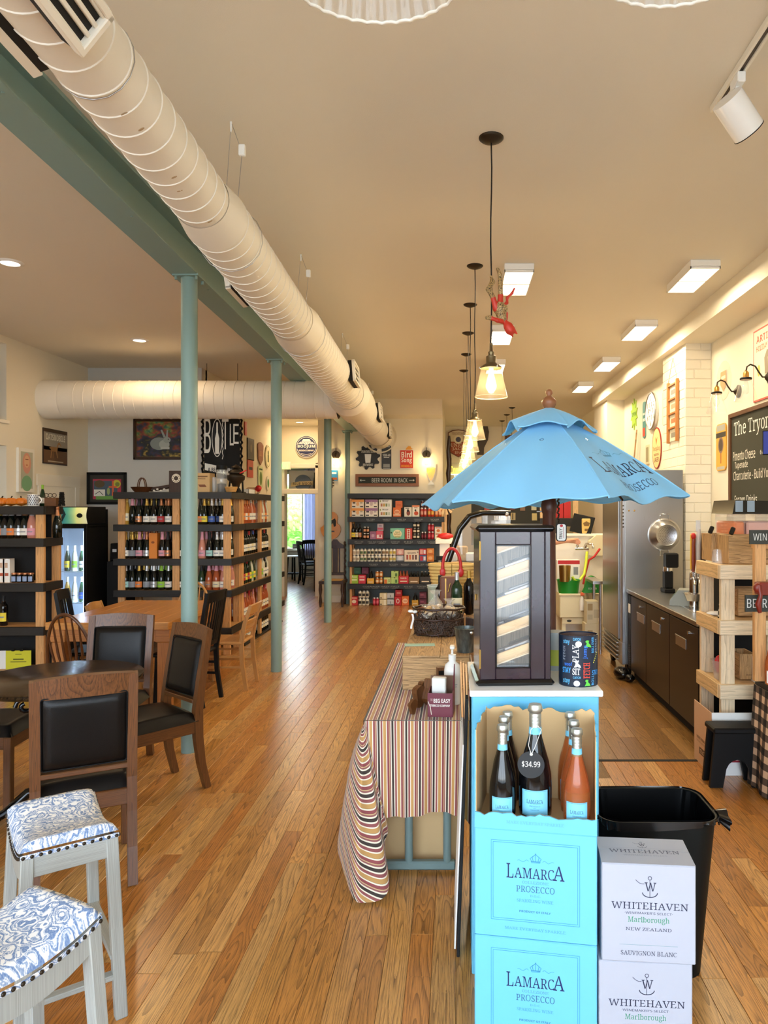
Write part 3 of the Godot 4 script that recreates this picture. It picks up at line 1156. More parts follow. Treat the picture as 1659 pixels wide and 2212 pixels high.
# ---- bodies: capsules joined by a smooth minimum, meshed as surface nets. bones: [a, b, ra, rb, tag]
func blob(bones: Array, cell: float, k: float) -> Array:
	var lo := Vector3.ONE * 1e9
	var hi := Vector3.ONE * -1e9
	for b in bones:
		var r := maxf(b[2], b[3]) + cell * 2.0
		for e in 2:
			lo = lo.min(b[e] - Vector3.ONE * r)
			hi = hi.max(b[e] + Vector3.ONE * r)
	var nx := int((hi.x - lo.x) / cell) + 2
	var ny := int((hi.y - lo.y) / cell) + 2
	var nz := int((hi.z - lo.z) / cell) + 2
	var f := PackedFloat32Array()
	f.resize(nx * ny * nz)
	f.fill(1.0)
	for b in bones:
		var a: Vector3 = b[0]
		var ab: Vector3 = b[1] - a
		var ll := maxf(ab.length_squared(), 1e-9)
		var m := maxf(b[2], b[3]) + k * 2.0 + cell * 2.0
		var c0: Vector3 = ((a.min(b[1]) - Vector3.ONE * m - lo) / cell).floor().max(Vector3())
		var c1: Vector3 = ((a.max(b[1]) + Vector3.ONE * m - lo) / cell).ceil().min(V(nx - 1, ny - 1, nz - 1))
		for z in range(int(c0.z), int(c1.z) + 1):
			for y in range(int(c0.y), int(c1.y) + 1):
				for x in range(int(c0.x), int(c1.x) + 1):
					var p := lo + V(x, y, z) * cell
					var t := clampf((p - a).dot(ab) / ll, .0, 1.0)
					var d: float = (p - a - ab * t).length() - lerpf(b[2], b[3], t)
					var i := (z * ny + y) * nx + x
					var e := f[i]
					var h := maxf(k - absf(d - e), .0) / k
					f[i] = minf(d, e) - h * h * k * .25
	var ids := {}
	var pts := []
	var nrm := []
	var st := [1, nx, nx * ny]
	for z in nz - 1:
		for y in ny - 1:
			for x in nx - 1:
				var i := (z * ny + y) * nx + x
				var s := 0
				for q in 8:
					if f[i + (q & 1) + ((q >> 1) & 1) * nx + (q >> 2) * nx * ny] < .0:
						s += 1
				if s == 0 or s == 8:
					continue
				var sum := Vector3()
				var cnt := 0
				for q in 8:
					for ax in 3:
						if q & (1 << ax):
							continue
						var o := V(q & 1, (q >> 1) & 1, q >> 2)
						var v0 := f[i + (q & 1) + ((q >> 1) & 1) * nx + (q >> 2) * nx * ny]
						var v1 := f[i + (q & 1) + ((q >> 1) & 1) * nx + (q >> 2) * nx * ny + st[ax]]
						if (v0 < .0) != (v1 < .0):
							o[ax] += v0 / (v0 - v1)
							sum += o
							cnt += 1
				ids[i] = pts.size()
				pts.append(lo + (V(x, y, z) + sum / cnt) * cell)
				nrm.append(V(f[i + 1] - f[i], f[i + nx] - f[i], f[i + nx * ny] - f[i]).normalized())
	var quads := []
	for i in ids:
		var v0 := f[i]
		for ax in 3:
			var v1 := f[i + st[ax]]
			if (v0 < .0) == (v1 < .0):
				continue
			var p: int = st[(ax + 1) % 3]
			var q: int = st[(ax + 2) % 3]
			if ids.has(i - p) and ids.has(i - q) and ids.has(i - p - q):
				quads.append([ids[i], ids[i - p], ids[i - p - q], ids[i - q]])
	var sm := []
	sm.resize(pts.size())
	sm.fill(Vector3())
	for q in quads:
		var nn: Vector3 = (pts[q[2]] - pts[q[0]]).cross(pts[q[3]] - pts[q[1]])
		if nn.dot(nrm[q[0]] + nrm[q[1]] + nrm[q[2]] + nrm[q[3]]) < .0:
			nn = -nn
		for e in q:
			sm[e] += nn
	return [pts, sm, quads]

# splits a meshed body by which bone is nearest: one Geo per tag
func blob_parts(bones: Array, cell: float, k: float) -> Dictionary:
	var m := blob(bones, cell, k)
	var out := {}
	for q in m[2]:
		var c: Vector3 = (m[0][q[0]] + m[0][q[1]] + m[0][q[2]] + m[0][q[3]]) * .25
		var best := 1e9
		var who := ""
		for b in bones:
			var ab: Vector3 = b[1] - b[0]
			var t := clampf((c - b[0]).dot(ab) / maxf(ab.length_squared(), 1e-9), .0, 1.0)
			var d: float = (c - b[0] - ab * t).length() - lerpf(b[2], b[3], t)
			if d < best:
				best = d
				who = b[4]
		if not out.has(who):
			out[who] = G()
		var g: Geo = out[who]
		var n := []
		for e in q:
			n.append((m[1][e] as Vector3).normalized())
		g.tri(m[0][q[0]], m[0][q[1]], m[0][q[2]], n[0], n[1], n[2])
		g.tri(m[0][q[0]], m[0][q[2]], m[0][q[3]], n[0], n[2], n[3])
	return out

func red_figure() -> void:
	var d := 3.62
	var o := at(1084, 640, d)
	var t := thing("hanging_figure", "red horned toy figure in leopard print hanging upside down from the lamp cord", "figurine", o)
	var p := func(x: float, y: float, z := .0): return at(960 + x / 6.145, 540 + y / 6.145, d) - o + V(0, 0, z)
	var R := "red"
	var L := "spots"
	var bones := [
		[p.call(850, 1020), p.call(872, 1062), .024, .025, R],
		[p.call(880, 1080), p.call(905, 1150), .012, .004, R], [p.call(905, 1050), p.call(962, 1112), .012, .004, R],
		[p.call(800, 950), p.call(835, 1000), .013, .016, R],
		[p.call(735, 770), p.call(765, 920), .030, .022, L], [p.call(700, 790), p.call(790, 780), .02, .02, L],
		[p.call(740, 700), p.call(745, 610), .016, .013, R], [p.call(745, 600), p.call(745, 450), .0125, .0115, L], [p.call(745, 450), p.call(735, 330), .0115, .008, L], [p.call(735, 320), p.call(705, 268, .015), .009, .008, L],
		[p.call(680, 780, .01), p.call(650, 670, .02), .016, .013, R], [p.call(640, 640, .02), p.call(585, 530, .01), .0125, .0125, L], [p.call(585, 530, .01), p.call(635, 430), .0125, .012, L], [p.call(640, 420), p.call(615, 350), .012, .006, L],
		[p.call(755, 965, .02), p.call(700, 955, .03), .011, .010, R], [p.call(700, 955, .03), p.call(620, 918, .02), .010, .010, R], [p.call(610, 915, .02), p.call(560, 908, .01), .011, .009, L],
		[p.call(820, 830, -.02), p.call(815, 900, -.02), .012, .012, R],
		[p.call(780, 720, -.02), p.call(835, 680, -.03), .008, .007, R], [p.call(835, 680, -.03), p.call(840, 610, -.03), .007, .0065, R], [p.call(840, 610, -.03), p.call(905, 550, -.03), .0065, .006, R], [p.call(905, 550, -.03), p.call(935, 485, -.03), .006, .005, R],
	]
	var gs := blob_parts(bones, .0038, .008)
	part("body", gs[R], mat("toy_red", "c4331f", .45), t)
	var lm := mat("leopard", "ffffff", .6)
	lm.albedo_texture = leopard_texture()
	lm.uv1_triplanar = true
	lm.uv1_scale = Vector3.ONE * 4.0
	part("leopard_suit", gs[L], lm, t, "leopard print suit and boots")

func leopard_texture() -> ImageTexture:
	var a := grey(41, 256, 256, .075, 1, FastNoiseLite.TYPE_SIMPLEX)
	var b := grey(42, 256, 256, .03, 1)
	var o := PackedByteArray()
	o.resize(256 * 256 * 3)
	for i in 256 * 256:
		var c := Color("d9bd86").lerp(Color("b98f52"), b[i] / 255.0)
		if absf(a[i] - 165.0) < 22.0 or a[i] < 62:
			c = Color("2a1c10")
		o[i * 3] = c.r8
		o[i * 3 + 1] = c.g8
		o[i * 3 + 2] = c.b8
	return ImageTexture.create_from_image(Image.create_from_data(256, 256, false, Image.FORMAT_RGB8, o))

# ---- side profiles: a strip of varying width along a path in the (depth, height) plane, drawn out sideways
func strip(path: Array, widths: Array) -> PackedVector2Array:
	var l := []
	var r := []
	for i in path.size():
		var t: Vector2 = (path[mini(i + 1, path.size() - 1)] - path[maxi(i - 1, 0)]).normalized()
		var s: Vector2 = U(-t.y, t.x) * widths[i] * .5
		l.append(path[i] + s)
		r.append(path[i] - s)
	r.reverse()
	return PackedVector2Array(l + r)

func side(x: float) -> Transform3D:
	return Transform3D(Basis(V(0, 0, 1), V(0, 1, 0), V(-1, 0, 0)), V(x, 0, 0))

func profile(g: Geo, x: float, path: Array, widths: Array, thick: float) -> Geo:
	var keep := g.xf
	g.xf = g.xf * side(x)
	g.prism(strip(path, widths), -thick * .5, thick * .5)
	g.xf = keep
	return g

# an upholstered pad: w by h, t thick at its middle, in the xy plane, bulging to +z
func pad(g: Geo, w: float, h: float, t: float, edge := .35, n := 14) -> Geo:
	var f := func(u: float, v: float):
		var a := absf(u * 2.0 - 1.0)
		var b := absf(v * 2.0 - 1.0)
		var k := (1.0 - pow(a, 7.0)) * (1.0 - pow(b, 7.0))
		return V((u - .5) * w, (v - .5) * h, t * (edge * (1.0 if a < 1.0 and b < 1.0 else .0) + (1.0 - edge) * sqrt(maxf(k, .0)) * (1.0 - .15 * (a * a + b * b))))
	return g.sheet(f, n, n, .0, w, h)

func leather_chair() -> Node3D:
	var t := thing("dining_chair", "", "chair")
	var wd: Material = mats["walnut"]
	for s in [-1.0, 1.0]:
		part("back_leg", profile(G(), s * .192, [U(-.275, 0), U(-.235, .16), U(-.215, .32), U(-.212, .48), U(-.235, .66), U(-.285, .965)], [.036, .042, .05, .052, .045, .034], .042), wd, t)
		part("front_leg", G().bar(V(s * .192, .0, .192), V(s * .192, .42, .195), .042, .042, .004), wd, t)
		part("seat_rail", G().bx(s * .178, s * .206, .35, .425, -.19, .18, .004), wd, t)
	part("seat_rail", G().bx(-.175, .175, .35, .425, .185, .208, .004), wd, t)
	part("seat_rail", G().bx(-.175, .175, .35, .425, -.225, -.2, .004), wd, t)
	var tilt := func(y: float): return -.235 - (y - .66) * .165
	var tr := G()
	var crest := func(u: float, v: float):
		var y := .885 + v * (.085 + .012 * sin(u * PI))
		return V((u - .5) * .385, y, tilt.call(y) + .014 - .02 * sin(u * PI))
	tr.sheet(crest, 10, 3, .028, .09, .4)
	part("top_rail", tr, wd, t)
	part("lower_rail", G().bar(V(-.175, .535, tilt.call(.52) - .004), V(.175, .535, tilt.call(.52) - .004), .024, .055, .004, Vector3.FORWARD), wd, t)
	for s in [1.0, -1.0]:
		var g := G()
		g.xf = Transform3D(Basis.from_euler(V(deg_to_rad(-9.4), 0, 0)) * (Basis() if s > .0 else Basis(Vector3.UP, PI)), V(0, .725, tilt.call(.725) + s * .004))
		pad(g, .350, .345, .032)
		part("back_cushion", g, mats["leather"], t)
		var pipe := []
		for q in rrect(.338, .333, .012, 3):
			pipe.append(V(q.x, q.y, .016))
		pipe.append(pipe[0])
		var pg := G()
		pg.xf = g.xf
		part("piping", pg.tube(pipe, .0035, 6, false), BLACK, t)
	var sg := G()
	sg.xf = Transform3D(Basis(V(1, 0, 0), V(0, 0, -1), V(0, 1, 0)), V(0, .422, .005))
	pad(sg, .43, .43, .068, .45)
	part("seat_cushion", sg, mats["leather"], t)
	return t

func saddle_stool() -> Node3D:
	var t := thing("saddle_stool", "", "stool")
	var W := .41
	var D := .285
	var top := func(u: float, v: float):
		var x := u * 2.0 - 1.0
		var z := v * 2.0 - 1.0
		var dip := .565 + .045 * x * x
		var k := (1.0 - pow(absf(x), 9.0)) * (1.0 - pow(absf(z), 6.0))
		return V(x * W * .5, dip + .012 + .042 * pow(maxf(k, .0), .4), -z * D * .5)
	var fab := part("seat_cushion", G().sheet(top, 28, 22, .0, 1.0, .72), mats["damask"], t)
	var band := G()
	for s in [-1.0, 1.0]:
		band.sheet(func(u: float, v: float): return V((u * 2.0 - 1.0) * W * .5 * s, .565 + .045 * pow(u * 2.0 - 1.0, 2) + .014 * v - .010, s * (D * .5 + .001)), 20, 1, .0, 1.0, .05)
		band.sheet(func(u: float, v: float): return V(s * (W * .5 + .001), .61 + .014 * v - .010, -s * (u * 2.0 - 1.0) * D * .5), 4, 1, .0, .7, .05)
	part("seat_edge", band, mats["damask"], t)
	# nail heads
	for s in [-1.0, 1.0]:
		for k in 18:
			var x := -.97 + 1.94 * k / 17.0
			part("nail", G().ball(V(x * W * .5, .562 + .045 * x * x, s * (D * .5 + .003)), V(.0062, .0062, .004), 8), mats["bronze"], fab)
		for k in 12:
			var z := -.95 + 1.9 * k / 11.0
			part("nail", G().ball(V(s * (W * .5 + .003), .606, z * D * .5), V(.004, .0062, .0062), 8), mats["bronze"], fab)
	var wm: Material = mats["whitewash"]
	for s in [-1.0, 1.0]:
		var ap := PackedVector2Array()
		for k in 13:
			var x := -1.0 + k / 6.0
			ap.append(U(x * (W * .5 - .03), .555 + .045 * x * x))
		for k in 13:
			var x := 1.0 - k / 6.0
			ap.append(U(x * (W * .5 - .03), .487 + .045 * x * x))
		var g := G()
		g.prism(ap, s * (D * .5 - .02), s * (D * .5 - .003))
		part("apron", g, wm, t)
		part("apron", G().bx(s * (W * .5 - .02), s * (W * .5 - .003), .535, .60, -D * .5 + .03, D * .5 - .03, .002), wm, t)
		for q in [-1.0, 1.0]:
			part("leg", G().bar(V(s * (W * .5 + .012), .0, q * (D * .5 + .004)), V(s * (W * .5 - .02), .60, q * (D * .5 - .02)), .038, .038, .003, Vector3.BACK), wm, t)
		part("stretcher", G().bar(V(-W * .5 + .0, .2, s * (D * .5 - .008)), V(W * .5 - .0, .2, s * (D * .5 - .008)), .018, .036, .003, Vector3.BACK), wm, t)
		part("stretcher", G().bar(V(s * (W * .5), .14, -D * .5), V(s * (W * .5), .14, D * .5), .036, .018, .003), wm, t)
	return t

func damask_texture() -> ImageTexture:
	var n := 512
	var a := grey(61, n, n, .011, 2)
	var b := grey(62, n, n, .03, 2)
	var c := grey(63, n, n, .05, 1, FastNoiseLite.TYPE_CELLULAR)
	var e := grey(64, n, n, .3, 1)
	var o := PackedByteArray()
	o.resize(n * n * 3)
	var white := Color("eceae6")
	for i in n * n:
		var s: float = a[i] / 255.0 * 5.0 + b[i] / 255.0 * 1.3
		var r := s - floorf(s)
		var blue := .0
		if r < .30:
			blue = 1.0
		elif r > .48 and r < .78 and c[i] > 96:
			blue = .75
		elif r > .86 and r < .93:
			blue = .8
		blue *= .55 + .6 * e[i] / 255.0
		var q := white.lerp(Color("5f7aa6"), clampf(blue, .0, 1.0))
		o[i * 3] = q.r8
		o[i * 3 + 1] = q.g8
		o[i * 3 + 2] = q.b8
	return ImageTexture.create_from_image(Image.create_from_data(n, n, false, Image.FORMAT_RGB8, o))

# a round back chair of bent wood and spindles
func windsor_chair(m: Material) -> Node3D:
	var t := thing("windsor_chair", "", "chair")
	part("seat", G().lathe([U(0, .415), U(.17, .415), U(.215, .43), U(.22, .445), U(.2, .452), U(.0, .44)], 28), m, t)
	var hoop := []
	for k in 21:
		var a := PI * k / 20
		hoop.append(V(cos(a) * .20, .44 + sin(a) * .46, -.16 - sin(a) * .11))
	part("bow", G().tube(hoop, .013, 8), m, t)
	for k in 7:
		var x := -.15 + .05 * k
		var y := .44 + .46 * sqrt(maxf(.0, 1.0 - pow(x * 1.05 / .2, 2)))
		part("spindle", G().tube([V(x * .8, .44, -.17), V(x, .60, -.2), V(x * 1.05, y, -.16 - (y - .44) / .46 * .11)], [.007, .010, .006], 8), m, t)
	for s in [-1.0, 1.0]:
		for q in [-1.0, 1.0]:
			part("leg", G().tube([V(s * .21, 0, q * .2), V(s * .18, .2, q * .17), V(s * .15, .42, q * .13)], [.011, .019, .012], 10), m, t)
		part("stretcher", G().tube([V(s * .185, .17, -.175), V(s * .185, .17, 0), V(s * .185, .17, .175)], [.008, .014, .008], 8), m, t)
	part("stretcher", G().tube([V(-.185, .17, 0), V(.185, .17, 0)], .010, 8), m, t)
	return t

# a wooden cafe chair: upright slats, or rungs across
func cafe_chair(m: Material, upright: bool, h: float) -> Node3D:
	var t := thing("cafe_chair", "", "chair")
	for s in [-1.0, 1.0]:
		part("back_leg", profile(G(), s * .185, [U(-.24, 0), U(-.2, .25), U(-.19, .45), U(-.22, .62), U(-.28, h)], [.032, .036, .04, .036, .026], .03), m, t)
		part("front_leg", G().bar(V(s * .185, 0, .19), V(s * .175, .43, .175), .033, .033, .004), m, t)
		part("stretcher", G().bar(V(s * .185, .22, -.2), V(s * .185, .22, .18), .02, .02, .003), m, t)
		part("stretcher", G().bar(V(s * .185, .32, -.19), V(s * .185, .32, .18), .02, .02, .003), m, t)
	part("seat", G().bx(-.21, .21, .43, .46, -.2, .215, .010), m, t)
	var zz := func(y: float): return -.22 - (y - .62) * .06 / (h - .62)
	var rail := func(y0: float, y1: float):
		return G().sheet(func(u: float, v: float): return V((u - .5) * .375, lerpf(y0, y1, v) + .01 * sin(u * PI), zz.call(lerpf(y0, y1, v)) - .03 * sin(u * PI) + .012), 8, 2, .018)
	part("top_rail", rail.call(h - .09, h), m, t)
	if upright:
		part("lower_rail", rail.call(.5, .54), m, t)
		for k in 8:
			var x := -.15 + .043 * k
			var bow := .03 * sin((x / .375 + .5) * PI)
			part("slat", G().bar(V(x, .53, zz.call(.53) - bow), V(x, h - .07, zz.call(h - .07) - bow), .024, .012, .002), m, t)
	else:
		for k in 3:
			var y := .52 + (h - .14 - .52) * k / 3.0
			part("rung", rail.call(y, y + .035), m, t)
	return t

# the yaw of a thing that faces (x, away) as seen on the plan
func facing(x: float, away: float) -> float:
	return rad_to_deg(atan2(x, -away))

func dining_area() -> void:
	var dm := mat("damask", "ffffff", .8)
	dm.albedo_texture = damask_texture()
	dm.uv1_scale = V(.62, .62, 1)
	var c := leather_chair()
	var spots := [
		[-1.763, 3.40, -.475, .88, "brown framed black leather chair nearest the stools, seen from behind"],
		[-2.28, 4.68, .1, -1.0, "brown framed leather chair across the round table, facing the camera"],
		[-1.85, 4.31, -.65, -.76, "brown framed black leather chair turned aside, beside nearest steel column"],
		[-2.72, 4.22, 1.0, .05, "leather chair pushed under round table with only seat corner showing"],
		[-2.52, 3.42, .93, .3, "leather chair cut off by the picture's left edge"],
	]
	for i in spots.size():
		var p: Array = spots[i]
		var o: Node3D = c if i == 0 else dup(c, Vector3())
		o.transform = T(V(p[0], 0, -p[1]), facing(p[2], p[3]))
		tag(o, p[4], "chair", "leather chairs around the round table")
	# round dark table
	var rt := thing("round_table", "dark round pedestal table with ringed black rim among leather chairs", "table", V(-2.22, 0, -4.03))
	part("tabletop", G().lathe([U(.0, .735), U(.40, .735), U(.415, .728), U(.425, .735), U(.43, .745), U(.424, .75), U(.432, .757), U(.425, .764), U(.0, .766)], 48), wood("dark_top", "3b2a18", .22, protos["oak"], 2.0, 2.0), rt)
	part("pedestal", G().lathe([U(.06, .06), U(.075, .12), U(.04, .2), U(.05, .4), U(.035, .5), U(.06, .62), U(.12, .72), U(.12, .735)], 24), mats["black_gloss"], rt)
	for k in 4:
		var a := TAU * k / 4 + .6
		var e := V(sin(a), 0, cos(a))
		part("foot", G().tube([e * .05 + V(0, .15, 0), e * .16 + V(0, .14, 0), e * .26 + V(0, .06, 0), e * .33 + V(0, .022, 0)], [.03, .028, .024, .022], 10), mats["black_gloss"], rt)
		var sc := []
		for j in 15:
			var b := j / 14.0 * TAU * 1.2
			sc.append(e * (.17 + .05 * cos(b) * (1.0 - j / 20.0)) + V(0, .62 + .05 * sin(b) * (1.0 - j / 20.0), 0))
		part("scroll", G().tube(sc, .012, 8), mats["black_gloss"], rt)
	# saddle stools
	var s := saddle_stool()
	s.transform = T(V(-1.371, 0, -2.492), -53.1)
	tag(s, "whitewashed saddle stool with blue damask seat, further of the two", "stool", "damask saddle stools")
	var s2 := dup(s, V(-1.163, 0, -1.794), 64.0, "whitewashed saddle stool with blue damask seat, nearest the camera")
	s2.set_meta("group", "damask saddle stools")
	# butcher block table with its chairs
	var bt := thing("butcher_block_table", "large honey coloured butcher block table in front of wine rack", "table", V(-2.86, 0, -6.6))
	for k in 7:
		part("plank", G().bx(-.5 + k / 7.0, -.5 + (k + 1) / 7.0 - .001, .715, .77, .68, -.68, .002), mats["butcher"], bt)
	for z in [.685, -.685]:
		part("end_board", G().bx(-.505, .505, .71, .771, z - .04, z + .04, .004), mats["butcher"], bt)
	for sx in [-1.0, 1.0]:
		part("apron", G().bx(sx * .44, sx * .465, .60, .715, -.58, .58, .003), mats["butcher_side"], bt)
		part("apron", G().bx(-.40, .40, .60, .715, sx * .62, sx * .645, .003), mats["butcher_side"], bt)
		for sz in [-1.0, 1.0]:
			part("leg", G().bx(sx * .435 - .05, sx * .435 + .05, .0, .6, sz * .61 - .05, sz * .61 + .05, .005).bx(sx * .435 - .062, sx * .435 + .062, .6, .715, sz * .61 - .062, sz * .61 + .062, .005), mats["butcher_side"], bt)
	var w1 := windsor_chair(mats["windsor"])
	w1.transform = T(V(-2.95, 0, -5.72), facing(.1, 1.0))
	tag(w1, "dark brown bow back spindle chair at the table's near end", "chair")
	var w2 := windsor_chair(mats["ladder"])
	w2.transform = T(V(-2.84, 0, -7.55), facing(.0, -1.0))
	tag(w2, "honey coloured bow back chair at the table's far end", "chair")
	var c1 := cafe_chair(BLACK, true, .98)
	c1.transform = T(V(-2.38, 0, -6.33), facing(-1.0, .1))
	tag(c1, "black slat back chair between the table and second column", "chair")
	var c2 := dup(c1, V(-3.22, 0, -6.42), facing(.95, .25), "black slat back chair before the glowing drinks fridge")
	var c3 := cafe_chair(mats["ladder"], false, .80)
	c3.transform = T(V(-2.20, 0, -6.90), facing(-1.0, .0))
	tag(c3, "low honey wood chair with rungs across its back beside wine rack", "chair")
	var c4 := dup(c3, V(-3.20, 0, -6.92), facing(.98, .15), "honey wood chair of which one top rail corner shows behind table")

const GLASS := {"dark": "0b1410", "black": "0a0a0c", "green": "17301a", "gold": "b08a3a", "rose": "a2502c", "pink": "c48370", "white": "cfd0bc"}
const INK := {"white": "e9e6dc", "cream": "e3d8b4", "gold": "c6a14e", "silver": "c9c9cb", "black": "121214", "pink": "dc9aa8", "red": "b02a2e", "orange": "e0803a", "yellow": "e8d23c", "blue": "3558a8", "teal": "9fd0cc", "green": "8fc23a", "copper": "b77a52", "grey": "8a8f96"}

func glassy(k: String) -> StandardMaterial3D:
	var m := mat("glass_" + k, GLASS[k], .08)
	if not m.clearcoat_enabled:
		m.clearcoat_enabled = true
		m.clearcoat = .3
		m.metallic_specular = .4
		m.clearcoat_roughness = .05
	return m

func ink(k: String) -> StandardMaterial3D:
	return mat("ink_" + k, INK[k], .35 if k in ["gold", "silver", "copper"] else .6, .7 if k in ["gold", "silver", "copper"] else .0)

# a bottle standing at its base, label to +z; the first of a style is built, the others are copies
func bottle(style: String, where: Vector3, yaw: float, label: String, group: String, shared := false) -> Node3D:
	if protos.has("bottle " + style):
		var r := dup(protos["bottle " + style], where, yaw, label, group)
		return r
	var s := style.split(" ")
	var t := thing("wine_bottle", label, "bottle", where, yaw, group)
	protos["bottle " + style] = t
	var body: Array
	var foil: Array
	if s[0] == "champ":
		body = [U(0, .004), U(.036, .0), U(.0435, .008), U(.044, .11), U(.041, .145), U(.031, .19), U(.021, .23), U(.0155, .265), U(.0148, .292), U(.0, .294)]
		foil = [U(.0245, .222), U(.019, .25), U(.0165, .275), U(.0162, .288), U(.0185, .29), U(.0185, .302), U(.016, .312), U(.0, .314)]
	elif s[0] == "slim":
		body = [U(0, .004), U(.03, .0), U(.037, .008), U(.037, .12), U(.033, .17), U(.022, .225), U(.0145, .26), U(.014, .32), U(.0, .322)]
		foil = [U(.0152, .262), U(.0148, .315), U(.016, .316), U(.0155, .327), U(.0, .328)]
	else:
		body = [U(0, .004), U(.031, .0), U(.037, .007), U(.0375, .185), U(.034, .205), U(.02, .225), U(.0145, .24), U(.0142, .292), U(.0, .293)]
		foil = [U(.0152, .246), U(.015, .292), U(.0155, .296), U(.0, .297)]
	part("glass_body", G().lathe(body, 18), glassy(s[1]), t)
	part("foil", G().lathe(foil, 14), ink(s[2]), t)
	if s.size() > 3:
		var r: float = body[2].x + .0008
		var y0 := .03 if s[0] == "champ" else .045
		var y1 := .098 if s[0] == "champ" else .13
		var lb := part("paper_label", G().lathe([U(r, y0), U(r, y1)], 12, -1.15, 1.15), ink(s[3]), t)
		part("print_band", G().lathe([U(r + .0006, lerpf(y0, y1, .42)), U(r + .0006, lerpf(y0, y1, .58))], 8, -.6, .6), ink("grey"), lb)
	return t

func words_of(style: String) -> String:
	var s := style.split(" ")
	var w: String = {"dark": "dark", "black": "black", "green": "green", "gold": "clear golden", "rose": "rosé", "pink": "pink", "white": "white"}[s[1]] + " bottle with " + s[2] + " foil"
	if s.size() > 3:
		w += " and " + s[3] + " label"
	return w

# one black edged shelf rack: levels are the shelf tops; open is "z" (facing the camera) or "x" (facing right)
func rack(label: String, x0: float, x1: float, z0: float, z1: float, levels: Array, posts: Array, apron := .078, right_apron := true, left_apron := true) -> Node3D:
	var t := thing("shelf_rack", label, "shelf rack")
	for y in levels:
		part("shelf_board", G().bx(x0 + .02, x1 - .02, y - .022, y - .002, z0 - .02, z1 + .02), mats["pine_warm"] if y != levels[0] else mats["black_wood"], t)
		part("front_apron", G().bx(x0 - .012, x1 + .012, y - apron, y, z0 + .012, z0 - .026, .003), mats["black_wood"], t)
		if right_apron:
			part("side_apron", G().bx(x1 - .026, x1 + .012, y - apron, y, z0 - .028, z1, .003), mats["black_wood"], t)
		if left_apron:
			part("side_apron", G().bx(x0 - .012, x0 + .026, y - apron, y, z0 - .028, z1, .003), mats["black_wood"], t)
	for p in posts:
		part("post", G().bx(p[0] - .04, p[0] + .04, .0, levels[0] - .01, p[1], p[1] - .038, .003), mats["pine_warm"], t)
	return t

